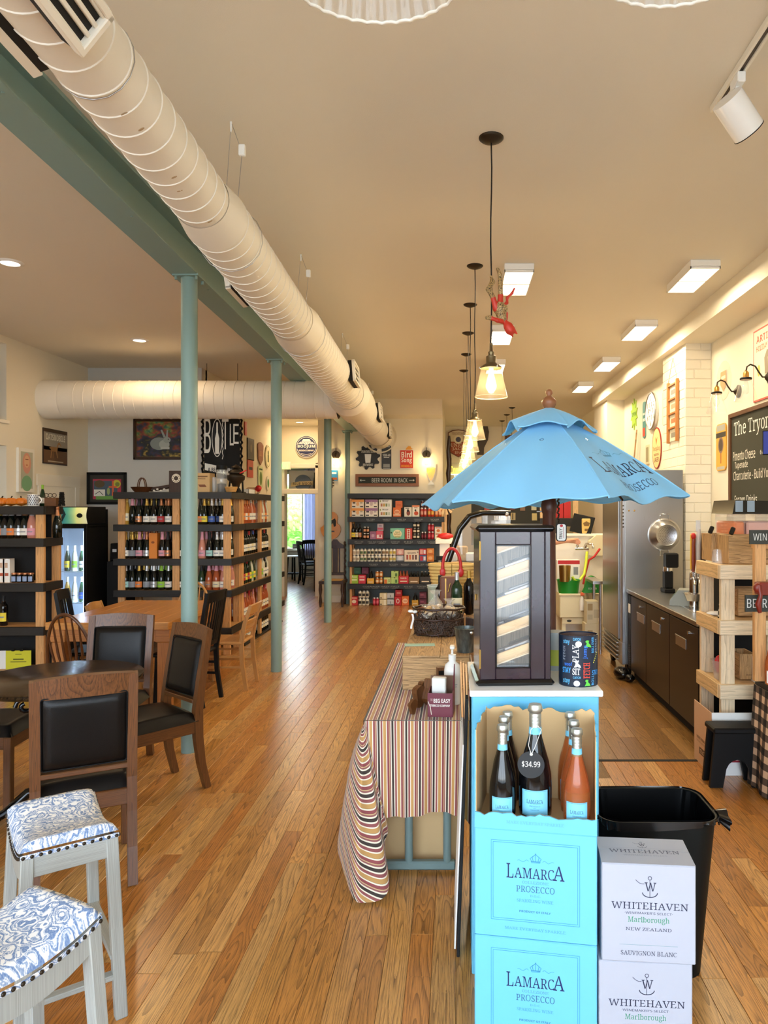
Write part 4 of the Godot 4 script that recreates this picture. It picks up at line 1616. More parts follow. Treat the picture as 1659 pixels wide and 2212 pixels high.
func racks() -> void:
	# ---- the wine rack: front unit and the unit that runs back along the passage
	var lv := [1.90, 1.522, 1.123, .757, .32]
	var z := -8.34
	rack("black edged pine wine rack facing the tables, full of sparkling wine", -3.97, -2.615, z, z - .52, lv, [[-3.905, z - .03], [-3.27, z - .03], [-2.675, z - .03], [-3.905, z - .48], [-2.70, z - .48]])
	var r2 := thing("shelf_rack", "long black edged pine wine rack running back along the passage", "shelf rack")
	for y in lv:
		part("shelf_board", G().bx(-3.05, -2.64, y - .022, y - .002, -8.87, -10.88), mats["pine_warm"] if y < 1.8 else mats["black_wood"], r2)
		part("side_apron", G().bx(-2.641, -2.603, y - .078, y, -8.87, -10.9, .003), mats["black_wood"], r2)
	for d in [8.9, 9.72, 10.85]:
		for x in [-2.68, -3.03]:
			part("post", G().bx(x, x + .038, 0, 1.89, -d + .04, -d - .04, .003), mats["pine_warm"], r2)
	part("back_panel", G().bx(-3.075, -3.055, .1, 1.86, -8.87, -10.88), mats["black_matte"], r2)
	var rows := [
		["top", 1.522, [[274.7, "slim gold gold cream"], [286.5, "champ dark pink"], [300.5, "champ dark black copper"], [317.5, "champ dark gold white"], [333, "champ black black white"], [348.7, "champ dark copper red"], [364.5, "champ dark copper white"], [434, "champ dark black orange"], [441.8, "champ dark gold yellow"], [458, "champ black silver blue"], [481.5, "champ dark gold white"]]],
		["second", 1.123, [[272, "champ dark gold white"], [286.5, "champ black gold grey"], [301.7, "champ dark pink pink"], [317.5, "champ dark copper silver"], [351, "champ black pink pink"], [363, "champ black black copper"], [387, "champ dark silver white"], [437, "champ pink pink pink"], [453, "champ black black teal"], [469, "champ dark silver white"], [481, "champ dark silver white"]]],
		["third", .757, [[272, "champ dark silver teal"], [286, "champ dark black grey"], [301, "champ dark gold orange"], [317.5, "champ dark silver grey"], [333, "champ black silver silver"], [349, "champ dark green green"], [364.5, "champ dark silver white"], [388, "champ dark silver white"], [436, "champ green black silver"], [451.5, "champ rose pink copper"], [467.5, "champ rose pink cream"], [483, "champ pink pink white"]]],
		["fourth", .32, [[270, "champ dark gold white"], [284, "champ dark copper white"], [299, "champ dark gold cream"], [313, "champ dark silver white"], [328, "champ dark gold white"], [343, "champ black silver grey"]]],
	]
	for row in rows:
		var k := 0
		for b in row[2]:
			for depth in (3 if row[1] > .7 else 1):
				var d := 8.43 + depth * .105
				var o := V(fx(b[0], 8.43) + depth * .012, row[1] - .001, -d)
				if depth == 0:
					bottle(b[1], o, .0, "%s, %s in rack's %s tier" % [words_of(b[1]), nth(k), row[0]], "sparkling wine on the rack's front")
				else:
					bottle(b[1], o, .0, "bottle %s in line behind the %s from left, front rack's %s tier" % [nth(depth), nth(k), row[0]], "rows behind on the rack's %s tier" % row[0])
			k += 1
	var ob := thing("gift_carton", "orange upright gift carton among the champagne bottles", "carton", V(fx(333, 8.43), 1.122, -8.44))
	part("carton", G().bx(-.047, .047, 0, .30, .045, -.045, .002), mat("orange_card", "d9822b", .5), ob)
	part("seal", G().disc(0, .19, .02, .014, .0465, "8a4a18"), PRINT, ob)
	var side_rows := [
		["top", 1.522, ["slim rose copper orange", "slim pink white white", "bord rose orange orange", "slim white white cream", "bord rose copper white"]],
		["second", 1.123, ["bord dark black white", "bord dark red white", "bord black blue white", "bord dark black cream"]],
		["third", .757, ["bord dark black white", "slim white green green", "bord dark red red", "bord white silver white", "slim green black yellow"]],
		["fourth", .32, ["slim rose pink white", "slim rose red cream", "slim pink pink white", "bord rose copper white"]],
		["floor", .022, ["bord black black white", "bord dark black white", "bord black black cream"]],
	]
	for row in side_rows:
		var n := 13
		for k in n:
			var d := 8.98 + k * .092 + (.10 if k >= 7 else .0)
			var st: String = row[2][(k * 2 + k / 3) % row[2].size()]
			var tier: String = row[0]
			bottle(st, V(-2.70, row[1] - .002, -d), 75.0, "%s, %s along passage's %s tier" % [words_of(st), nth(k), tier], "wine along the passage")
			bottle(st, V(-2.80, row[1] - .002, -d), 75.0, "back row bottle behind the %s one along the passage's %s tier" % [nth(k), tier], "second row on the passage rack's %s tier" % tier)
	var fb := thing("shelf_plank", "bottom board on which the passage rack's lowest bottles stand", "board", V(0, 0, 0))
	part("board", G().bx(-3.03, -2.62, .0, .02, -8.92, -10.85), mats["black_wood"], fb)
	# ---- left rack with its jars and cards
	var lz := -7.0
	rack("black edged pine rack against the left wall beside drinks fridge", -4.93, -4.03, lz, lz - .34, [1.73, 1.415, .977, .55, .12], [[-4.08, lz - .03], [-4.075, lz - .30], [-4.88, lz - .03], [-4.88, lz - .30]], .082, true, false)
	var sty := ["champ dark gold orange", "champ black silver grey", "champ dark silver orange", "champ black silver silver", "champ dark copper white", "champ pink silver pink"]
	for k in sty.size():
		bottle(sty[k], V(fx([.0, 12, 25, 41, 54, 69][k], 7.1), 1.414, -7.1), .0, "%s, %s on left rack" % [words_of(sty[k]), nth(k)], "sparkling wine on the left rack")
	bottle("champ dark copper", V(-4.0, 1.414, -7.2), 60.0, "dark bottle with copper foil seen between the left rack's posts", "")
	part_backing()
	for k in 2:
		var b := thing("tea_box", ["white patterned box at left on the rack's middle shelf", "second white patterned box beside the jars"][k], "box", V(fx([5, 16][k], 7.1), .976, -7.12))
		part("carton", G().bx(-.035, .035, 0, .235, .04, -.04, .002), mats["paper"], b)
		part("pattern", G().rect(.0, .17, .03, .05, .041, "c9a78c").rect(.005, .08, .035, .03, .041, "b5583c"), PRINT, b)
	for k in 4:
		var j := thing("jam_jar", "small blue labelled jar with copper lid, %s from left on left rack" % nth(k), "jar", V(fx(31 + k * 12, 7.1), .976, -7.1), 0, "jars on the left rack")
		part("jar", G().lathe([U(0, .0), U(.025, .0), U(.026, .004), U(.026, .075), U(.022, .082), U(.0, .083)], 14), glassy("black"), j)
		part("lid", G().lathe([U(.026, .08), U(.026, .096), U(.0, .097)], 14), ink("copper"), j)
		part("paper_label", G().lathe([U(.0268, .012), U(.0268, .062)], 8, -.9, .9), mat("jar_label", ["8fa2c4", "59627a", "9aa9c8", "a9b4c6"][0], .6), j)
	bottle("bord black black yellow", V(fx(8, 7.1), .549, -7.1), .0, "tall black bottle with yellow label low on the left rack", "")
	var ycard := thing("yellow_sign", "yellow notice in a clear stand low on the left rack", "notice", V(fx(40, 7.08), .12, -7.08), 4)
	part("sheet", G().bx(-.12, .12, .0, .185, .002, -.002), mat("yellow_paper", "d3cf2a", .6), ycard)
	part("print", G().rect(0, .10, .10, .012, .003, "5c5a14").rect(0, .075, .15, .008, .003).rect(0, .15, .06, .006, .003), PRINT, ycard)
	part("binder_clip", G().box(V(-.05, .19, 0), V(.03, .02, .02), .003).box(V(.03, .19, 0), V(.03, .02, .02), .003), BLACK, ycard)
	var wc := thing("paper_stack", "white printed cards leaning beside the yellow notice", "cards", V(fx(6, 7.1), .12, -7.1), 10)
	part("sheet", G().bx(-.09, .03, .0, .18, .002, -.002).bx(-.05, .07, .0, .17, -.012, -.016), mats["paper"], wc)
	top_of_left_rack()
	drinks_fridge()
	top_of_wine_rack()

# dark boards behind the left rack's shelves
func part_backing() -> void:
	var r: Node3D = get_node("shelf_rack_002")
	part("back_panel", G().bx(-4.9, -4.06, .1, 1.66, -7.335, -7.35), mats["black_matte"], r)

func top_of_left_rack() -> void:
	var y := 1.73
	for k in 3:
		var g := G()
		var f := func(u: float, v: float):
			var a := u * TAU
			var b := (v - .5) * PI
			var r := .058 * (1.0 + .07 * cos(a * 8.0)) * cos(b)
			return V(sin(a) * r, .040 + .040 * sin(b) - .006 * cos(b * 3.0), cos(a) * r)
		g.sheet(f, 48, 12)
		var p := thing("gourd", ["orange gourd at the left edge on top of left rack", "orange gourd in the middle of three on left rack", "orange gourd nearest the patterned mug"][k], "gourd", V(fx([4, 20, 38][k], 7.12), y, -7.12 - .03 * k), k * 70.0, "orange gourds on the left rack")
		part("body", g, mat("gourd_skin", "d8771c", .4), p)
		part("stem", G().tube([V(0, .074, 0), V(.004, .09, 0), V(.012, .10, 0)], [.008, .006, .006], 6), mats["bronze"], p)
	var m := thing("mug", "dark blue and white chequered mug on top of left rack", "mug", V(fx(72, 7.12), y, -7.12))
	part("mug_body", G().lathe([U(0, .003), U(.05, .0), U(.055, .01), U(.055, .115), U(.051, .117), U(.05, .02), U(.0, .015)], 24), mats["white_gloss"], m)
	var ck := G()
	for j in 6:
		for k in 10:
			var a := -1.5 + k * .30 + j * .15
			ck.lathe([U(.0556, .012 + j * .017), U(.0556, .026 + j * .017)], 2, a, a + .15)
	part("glaze_pattern", ck, mat("navy", "1a2440", .25), m)
	var h := []
	for k in 9:
		h.append(V(.052 + .032 * sin(PI * k / 8.0), .025 + .07 * k / 8.0, 0))
	part("handle", G().tube(h, .007, 8), mats["white_gloss"], m)
	bottle("slim green green white", V(fx(92, 7.25), y, -7.25), .0, "slim green beer bottle on top of the left rack", "").scale = V(.75, .66, .75)
	var b := thing("planter_box", "brown box with curled wire rim on top of left rack", "box", V(fx(111, 7.15), y, -7.18))
	part("box", G().bx(-.06, .06, .0, .085, .05, -.05, .003), mats["walnut"], b)
	for k in 3:
		var c := []
		for q in 13:
			var a := TAU * q / 12
			c.append(V(-.04 + k * .04 + cos(a) * .02, .108 + sin(a) * .02, .05))
		part("wire_curl", G().tube(c, .003, 5, false), mats["bronze"], b)
	var pc := thing("pine_cone", "black knobbly ornament at the corner of left rack", "ornament", V(fx(131, 7.1), y, -7.12))
	var kn := G()
	for j in 8:
		for k in 6:
			var a := TAU * k / 6 + j * .5
			var r := .022 * (1.0 - .06 * j)
			kn.ball(V(sin(a) * r, .012 + j * .017, cos(a) * r), Vector3.ONE * .011, 6)
	part("body", kn, BLACK, pc)
	pc.get_child(0).set_meta("kind", "stuff")

func drinks_fridge() -> void:
	var t := thing("drinks_fridge", "lit glass door drinks fridge with teal and yellow header sign", "fridge", V(-4.49, 0, -8.2))
	var bk: Material = BLACK
	part("cabinet", G().bx(-.27, -.25, .05, 1.5, -.03, -.5).bx(.25, .27, .05, 1.5, -.03, -.5).bx(-.27, .27, .05, .3, -.03, -.5).bx(-.27, .27, 1.49, 1.52, -.03, -.5).bx(-.27, .27, .05, 1.7, -.48, -.5), bk, t)
	part("liner", G().bx(-.25, .25, .3, 1.49, -.455, -.478).bx(-.249, -.24, .3, 1.49, -.05, -.46).bx(.24, .249, .3, 1.49, -.05, -.46), mat("fridge_liner", "dbe6f2", .4), t)
	var dr := part("door", G().bx(-.27, -.235, .2, 1.53, .0, -.03, .004).bx(.235, .27, .2, 1.53, .0, -.03, .004).bx(-.24, .24, 1.48, 1.53, .0, -.03, .004).bx(-.24, .24, .2, .25, .0, -.03, .004), bk, t)
	part("pane", G().bx(-.236, .236, .25, 1.48, -.013, -.017), mats["clear_glass"], dr)
	# curved header with the glowing print
	var hd := func(u: float, v: float): return V(-.27 + .55 * u, 1.535 + .185 * v, .02 + .03 * sin(v * PI) - .02 * u)
	part("header_box", G().bx(-.27, .27, 1.53, 1.73, .0, -.45, .004), bk, t)
	var gm := GradientTexture2D.new()
	var gr := Gradient.new()
	gr.offsets = PackedFloat32Array([.0, .45, .62, .8, 1.0])
	gr.colors = PackedColorArray([Color("1f5f78"), Color("2b7f8a"), Color("5fa88a"), Color("dfe08a"), Color("e9e2b0")])
	gm.gradient = gr
	gm.width = 256
	gm.height = 8
	var sg := mat("header_sign", "ffffff", .3)
	sg.albedo_texture = gm
	sg.emission_enabled = true
	sg.emission = Color.WHITE
	sg.emission_operator = BaseMaterial3D.EMISSION_OP_MULTIPLY
	sg.emission_texture = gm
	sg.emission_energy_multiplier = .5
	var hs := part("header_sign", G().sheet(hd, 12, 8), sg, t)
	part("badge", G().disc(.215, 1.628, .034, .026, .052, "101a18"), PRINT, hs)
	part("emblem", G().poly([-.02, 1.56, .02, 1.56, .06, 1.64, .03, 1.71, -.01, 1.71, .025, 1.64], .053, "1d4a58"), PRINT, hs)
	for y in [.62, .98]:
		var w := G()
		for k in 9:
			w.cyl(V(-.235 + k * .0585, y, -.04), V(-.235 + k * .0585, y, -.44), .002, .002, 4)
		for q in [-.04, -.44]:
			w.cyl(V(-.24, y, q), V(.24, y, q), .003, .003, 4)
		part("wire_shelf", w, CHROME, t)
	var tube := part("light_tube", G().cyl(V(.215, .35, -.05), V(.215, 1.45, -.05), .01, .01, 8), glow("cool_tube", "cfe6ff", 3.0), t)
	for y in [.55, .9, 1.25]:
		omni(tube, V(.19, y, -.07), .11, "bfe0ff", .02)
	var cols := ["green", "white", "green", "gold", "white", "green"]
	for k in 6:
		var o := V(-4.49 - .02 + (k % 3) * .085, .984 if k < 3 else .624, -8.2 - .13)
		bottle("slim %s white %s" % [cols[k], ["yellow", "green", "white", "teal", "white", "blue"][k]], o, .0, "chilled %s bottle, fridge's %s shelf, %s from left" % [["green and yellow", "pale green topped", "tall green", "golden teal", "clear white", "green and blue"][k], "upper" if k < 3 else "lower", nth(k % 3)], "bottles in the drinks fridge").scale = V(.95, .9, .95)
	# the black cabinet beside it
	var c := thing("black_cabinet", "plain black floor cabinet between drinks fridge and wine rack", "cabinet", V(-4.12, 0, -8.75))
	part("body", G().bx(-.09, .11, 0, 1.07, .1, -.35, .006), mats["black_matte"], c)
	part("console", G().bar(V(-.0, 1.07, .04), V(-.02, 1.28, -.02), .13, .08, .006, Vector3.BACK), BLACK, c)
	part("sticker", G().rect(-.01, 1.20, .05, .035, .0715, "d8d8d4"), PRINT, c)

func top_of_wine_rack() -> void:
	var y := 1.90
	var d := 8.5
	# shallow baskets
	var bk := thing("handled_basket", "shallow oval brown basket with tall looped handles on wine rack", "basket", V(fx(306, d), y, -d))
	part("bowl", G().lathe([U(.075, .0), U(.10, .02), U(.13, .062), U(.135, .064), U(.126, .06), U(.095, .022), U(.0, .012)], 28, 0, TAU, 1.0, .55), mats["windsor"], bk)
	for s in [-1.0, 1.0]:
		var h := []
		for k in 13:
			var a := PI * k / 12
			h.append(V(cos(a) * .045 + .005, .06 + sin(a) * .11, s * .02))
		part("handle", G().tube(h, .006, 6), mats["windsor"], bk)
	var b2 := thing("woven_tray", "dark tray with white lattice pattern leaning behind the basket", "tray", V(fx(342, d), y, -d - .05))
	part("tray", G().bar(V(-.13, .03, 0), V(.14, .075, 0), .04, .10, .008, Vector3.BACK), mats["walnut_dark"], b2)
	for k in 5:
		part("lattice", G().poly([-.018, 0, 0, .012, .018, 0, 0, -.012], .053, "d9d2c4", 1.0, U(-.05 + k * .04, .022 + (k % 2) * .016)), PRINT, b2)
	var rd := thing("dial_box", "dark wooden box with a round cream dial beside the column", "box", V(fx(383, d), y, -d))
	part("box", G().bx(-.08, .08, 0, .255, .05, -.05, .004), mats["walnut_dark"], rd)
	part("dial", G().disc(.005, .165, .052, .052, .051, "e6decb").disc(.005, .165, .026, .026, .0515, "3a2a1c"), PRINT, rd)
	var holes := G()
	for k in 10:
		var a := TAU * k / 10
		holes.disc(.005 + cos(a) * .04, .165 + sin(a) * .04, .007, .007, .0516, "8a7a62", 10)
	part("finger_holes", holes, PRINT, rd)
	var kb := thing("kraft_carton", "kraft cardboard box with printed arrow on the wine rack", "box", V(fx(443, d), y, -d))
	part("carton", G().bx(-.085, .085, 0, .225, .09, -.09, .003), mats["card"], kb)
	part("print", G().rect(.0, .185, .12, .012, .0905, "6b4a2a").text("FRAGILE", bold, -.01, .16, .09, .018, .0905, "5a3a20").poly([-.03, .06, .05, .06, .03, .09, -.05, .09], .0905, "7a4a2c"), PRINT, kb)
	var cups := thing("cup_stack", "stack of clear plastic cups beside the kraft box", "cups", V(fx(462, d + .03), y, -d - .03))
	for k in 6:
		part("cup", _lathe_at(V(0, k * .018, 0), [U(.0, .002), U(.028, .0), U(.036, .09), U(.038, .09)], 14), glass("cup_plastic", "f0f0ee", .3, .1), cups)
	var jr := thing("glass_jar", "tall clear glass jar with black lid on the wine rack", "jar", V(fx(479, d), y, -d))
	part("jar", G().lathe([U(0, .004), U(.055, .0), U(.062, .01), U(.062, .22), U(.05, .25), U(.05, .27)], 20), glass("jar_glass", "dfe4e2", .25), jr)
	part("lid", G().lathe([U(.062, .27), U(.062, .315), U(.0, .317)], 20), BLACK, jr)
	part("contents", G().lathe([U(0, .006), U(.05, .006), U(.05, .1), U(.0, .11)], 14), mats["bronze"], jr)
	var vz := thing("lidded_urn", "dark bronze urn with a tiered lid and red trim on the corner", "urn", V(fx(511, d), y, -d + .02))
	part("bowl", G().lathe([U(.04, .06), U(.05, .1), U(.10, .15), U(.105, .19), U(.07, .215), U(.09, .225), U(.09, .24), U(.05, .27), U(.03, .28), U(.055, .29), U(.05, .305), U(.0, .33)], 22), mats["bronze"], vz)
	part("stand", G().lathe([U(.07, .0), U(.06, .02), U(.035, .06)], 18), BLACK, vz)
	part("trim", G().tube([V(.06, .22, .06), V(.10, .245, .03), V(.12, .26, .0)], .008, 6), mats["red"], vz)
	var wb := thing("wicker_basket", "small round wicker basket before the bronze urn", "basket", V(fx(500, d - .1), y, -d + .11))
	for k in 5:
		var ring := []
		for q in 25:
			var a := TAU * q / 24
			ring.append(V(sin(a), 0, cos(a)) * (.05 + .004 * k + .002 * cos(a * 12.0 + k * PI)) + V(0, .008 + k * .012, 0))
		part("weave", G().tube(ring, .007, 6, false), mat("wicker", "c79a58", .7), wb)
	var st := thing("bottle_holder", "black wrought stand holding a pale bottle on passage rack", "stand", V(-2.80, y, -9.1))
	part("stand", G().tube([V(-.09, .0, 0), V(-.05, .2, .02), V(.02, .27, .02), V(.09, .2, 0), V(.1, .0, 0)], .012, 6).tube([V(-.09, .01, .0), V(.1, .01, 0)], .012, 6), BLACK, st)
	part("base", G().bx(-.12, .12, 0, .02, .06, -.06, .003), BLACK, st)
	bottle("slim white red white", V(-2.76, y + .02, -9.06), 40.0, "pale bottle with red foil standing in the wrought stand", "")
	var ty := thing("soft_toy", "red and cream patterned soft toy lying on the passage rack", "toy", V(-2.75, y, -9.75))
	var gs := blob_parts([[V(-.06, .05, 0), V(.05, .05, 0), .05, .045, "a"], [V(.07, .08, .03), V(.08, .085, .04), .04, .04, "b"], [V(-.07, .03, .05), V(-.08, .02, .09), .022, .02, "b"], [V(.03, .03, .05), V(.05, .02, .09), .022, .02, "a"]], .012, .02)
	part("body", gs["a"], mat("toy_cream", "d9b48c", .8), ty)
	part("patches", gs["b"], mats["red"], ty)
	var tr := thing("loaf_tray", "white enamel tray on the passage rack", "tray", V(-2.78, y, -9.42))
	part("tray", G().bx(-.1, .1, 0, .006, .14, -.14).bx(-.1, -.094, 0, .06, .14, -.14).bx(.094, .1, 0, .06, .14, -.14).bx(-.1, .1, 0, .06, .14, .134).bx(-.1, .1, 0, .06, -.134, -.14), WHITE, tr)
	# ---- the BOTTLE banner hung above the rack
	var bn := thing("banner", "black ruffle edged banner lettered BOTTLE hanging over the rack", "banner", V(fx(480, 9.35), 2.1, -9.35))
	part("cloth", G().sheet(func(u: float, v: float): return V((u - .5) * .47, v * .86, .008 * sin(u * 9.0) + .006), 14, 6, .004), mats["black_matte"], bn)
	for s in [-1.0, 1.0]:
		var rf := func(u: float, v: float): return V(s * (.235 + .03 * u + .008 * sin(v * 60.0)), v * .86, .01 + .02 * u * sin(v * 90.0))
		part("ruffle", G().sheet(rf, 3, 60, .002), BLACK, bn)
	part("rod", G().cyl(V(-.27, .865, 0), V(.27, .865, 0), .012, .012, 8).cyl(V(-.2, .865, 0), V(-.2, 1.5, 0), .003, .003, 4).cyl(V(.2, .865, 0), V(.2, 1.5, 0), .003, .003, 4), BLACK, bn)
	var w := "f2efe4"
	var le := G()
	le.text("B", sans, -.185, .56, .085, .46, .018, w)
	le.disc(-.06, .53, .07, .25, .018, w).disc(-.06, .53, .062, .238, .0184, "141414")
	le.poly([-.085, .32, -.035, .32, -.032, .52, -.05, .6, -.05, .73, -.07, .73, -.07, .6, -.088, .52], .019, w)
	le.text("T", sans, .045, .58, .085, .40, .018, w).text("L", sans, .13, .57, .05, .28, .018, w).text("E", sans, .185, .58, .07, .26, .018, w)
	for k in 12:
		le.line([U(.012 + (.006 if k % 2 else -.006), .25 + k * .045), U(.012 + (-.006 if k % 2 else .006), .295 + k * .045)], .008, .018, w)
	part("lettering", le, PRINT, bn)
	part("scroll_band", G().poly([-.22, .2, .2, .11, .2, .02, -.22, .11], .018, w).text("A BEER & WINE", bold, -.01, .115, .34, .05, .0188, "1a1a1a"), PRINT, bn)

const SD := 12.66

# a pack on the beer shelf; x0..x1 and y0..y1 are read off an enlarged view of the shelf
func spot(x0: float, x1: float, base: float, back := .0) -> Vector3:
	return V(fx((x0 + x1) * .5 / 7.2126 + 740.0, SD), base, -SD - back)

func shelf_size(x0: float, x1: float, y0: float, y1: float) -> Vector2:
	return U(x1 - x0, y1 - y0) / 7.2126 / F * SD * .985

# a printed carton: body colour, then flat marks [kind, x, y, w, h, colour] as shares of its front
func carton(label: String, x0: float, x1: float, y0: float, y1: float, base: float, hex: String, marks: Array, back := .0) -> Node3D:
	var s := shelf_size(x0, x1, y0, y1)
	var t := thing("drink_carton", label, "carton", spot(x0, x1, base, back))
	part("carton", G().bx(-s.x / 2, s.x / 2, 0, s.y, 0, -.13, .003), mat("card_" + hex, hex, .55), t)
	var g := G()
	var k := 0
	for m in marks:
		k += 1
		var x: float = m[1] * s.x
		var y: float = m[2] * s.y
		var z := .0008 + k * .0002
		if m[0] == "r":
			g.rect(x, y, m[3] * s.x, m[4] * s.y, z, m[5])
		elif m[0] == "d":
			g.disc(x, y, m[3] * s.x * .5, m[4] * s.y * .5, z, m[5], 16)
		else:
			g.text(m[0], bold, x, y, m[3] * s.x, m[4] * s.y, z, m[5])
	if marks.size():
		part("print", g, PRINT, t)
	return t

# a pack of cans: n across, each can a part
func cans(label: String, x0: float, x1: float, y0: float, y1: float, base: float, n: int, hex: String, band: String, back := .0) -> Node3D:
	var s := shelf_size(x0, x1, y0, y1)
	var t := thing("can_pack", label, "cans", spot(x0, x1, base, back))
	var r := s.x / n * .49
	var bm := mat("can_" + hex, hex, .3)
	for k in n:
		var o := V(-s.x / 2 + (k + .5) * s.x / n, 0, -r)
		var c := part("can", _lathe_at(o, [U(0, .002), U(r * .8, .0), U(r, s.y * .08), U(r, s.y * .86)], 14), bm, t)
		part("can_lid", _lathe_at(o, [U(r, s.y * .86), U(r * .8, s.y * .97), U(r * .8, s.y), U(.0, s.y * .985)], 14), STEEL, c)
		part("can_band", _lathe_at(o, [U(r + .0006, s.y * .24), U(r + .0006, s.y * .62)], 8, -.9, .9), mat("can_" + band, band, .4), c)
	part("back_row", G().bx(-s.x * .48, s.x * .48, 0, s.y * .9, -r * 2.02, -r * 3.6, r * .6), bm, t)
	return t

# a card carrier with bottle necks standing out of it
func carrier(label: String, x0: float, x1: float, y0: float, y1: float, base: float, n: int, hex: String, glass_: String, cap: String, share: float, text := "") -> Node3D:
	var s := shelf_size(x0, x1, y0, y1)
	var t := thing("bottle_carrier", label, "carrier", spot(x0, x1, base))
	part("carton", G().bx(-s.x / 2, s.x / 2, 0, s.y * share, 0, -.13, .002), mat("card_" + hex, hex, .55), t)
	var g := G().rect(0, s.y * share * .32, s.x * .7, s.y * share * .14, .001, "e9dcc0")
	if text:
		g.text(text, bold, 0, s.y * share * .72, s.x * .6, s.y * share * .2, .0012, "f4efe2")
	part("print", g, PRINT, t)
	for k in n:
		for q in 2:
			var x := -s.x / 2 + (k + .5) * s.x / n
			var r := minf(s.x / n * .45, .034)
			var b := part("bottle", _lathe_at(V(x, .004, -.035 - q * .06), [U(0, .0), U(r, .0), U(r, s.y * .62), U(r * .45, s.y * .82), U(r * .4, s.y * .95)], 12), glassy(glass_), t)
			part("cap", _lathe_at(V(x, .004, -.035 - q * .06), [U(r * .48, s.y * .93), U(r * .48, s.y * .98), U(0, s.y * .985)], 10), mat("can_" + cap, cap, .4), b)
	return t

func sign_board(called: String, label: String, poly: PackedVector2Array, hex: String, where: Vector3, yaw := .0, thick := .012, cat := "sign") -> Node3D:
	var t := thing(called, label, cat, where, yaw)
	part("board", G().prism(poly, .0, thick), mat("board_" + hex, hex, .5), t)
	return t

func box_poly(w: float, h: float) -> PackedVector2Array:
	return PV([U(-w / 2, -h / 2), U(w / 2, -h / 2), U(w / 2, h / 2), U(-w / 2, h / 2)])

func beer_shelf() -> void:
	var z := -12.63
	var t := thing("beer_shelf", "wide black edged shelf unit of canned drinks under the beer room sign", "shelf unit")
	var lv := [1.974, 1.565, 1.168, .774, .384]
	var x0 := -1.895
	var x1 := -.205
	for y in lv:
		part("shelf_board", G().bx(x0, x1, y - .025, y, z - .02, z - .42), mats["black_wood"], t)
		part("front_apron", G().bx(x0 - .012, x1 + .012, y - .088, y + .004, z + .012, z - .022, .003), mats["black_wood"], t)
	for x in [x0 + .02, x1 - .05]:
		part("post", G().bx(x, x + .038, 0, 1.95, z - .025, z - .11, .003), mats["pine_warm"], t)
		part("post", G().bx(x, x + .038, 0, 1.95, z - .33, z - .42, .003), mats["pine_warm"], t)
	part("back_panel", G().bx(x0 + .02, x1 - .02, .0, 1.95, z - .425, z - .435), mat("shelf_grey", "767d7c", .8), t)
	# chalk notes along the edges
	var cn := G()
	for row in [[1.52, [[1.0, "SELTZER"], [2.0, "VARIETY"], [2.9, "HARD TEA"], [3.9, "CIDER 9.99"], [4.9, "SOUR"]]], [1.125, [[.3, "IPA 11.99"], [1.1, "PALE ALE"], [1.7, "HAZY"], [2.5, "SELTZER 16.99"], [3.3, "RED"], [4.1, "STOUT"], [4.8, "LAGER"]]], [.73, [[1.2, "PILSNER"], [2.4, "GOLDEN"], [3.1, "WHEAT"], [4.0, "17.99"], [4.6, "AMBER"]]], [.34, [[.8, "CIDER"], [1.3, "LAGER"], [1.9, "HAZY"], [2.5, "PALE"], [3.3, "RED ALE"], [4.1, "PORTER"], [4.8, "STOUT"]]]]:
		for e in row[1]:
			var x: float = x0 + .1 + e[0] * .29
			cn.text(e[1], sans, x, row[0], .15, .022, z + .0128, "9b9b90").line([U(x - .06, row[0] - .028), U(x + .05, row[0] - .026)], .005, z + .0128)
	part("chalk_notes", cn, PRINT, t)

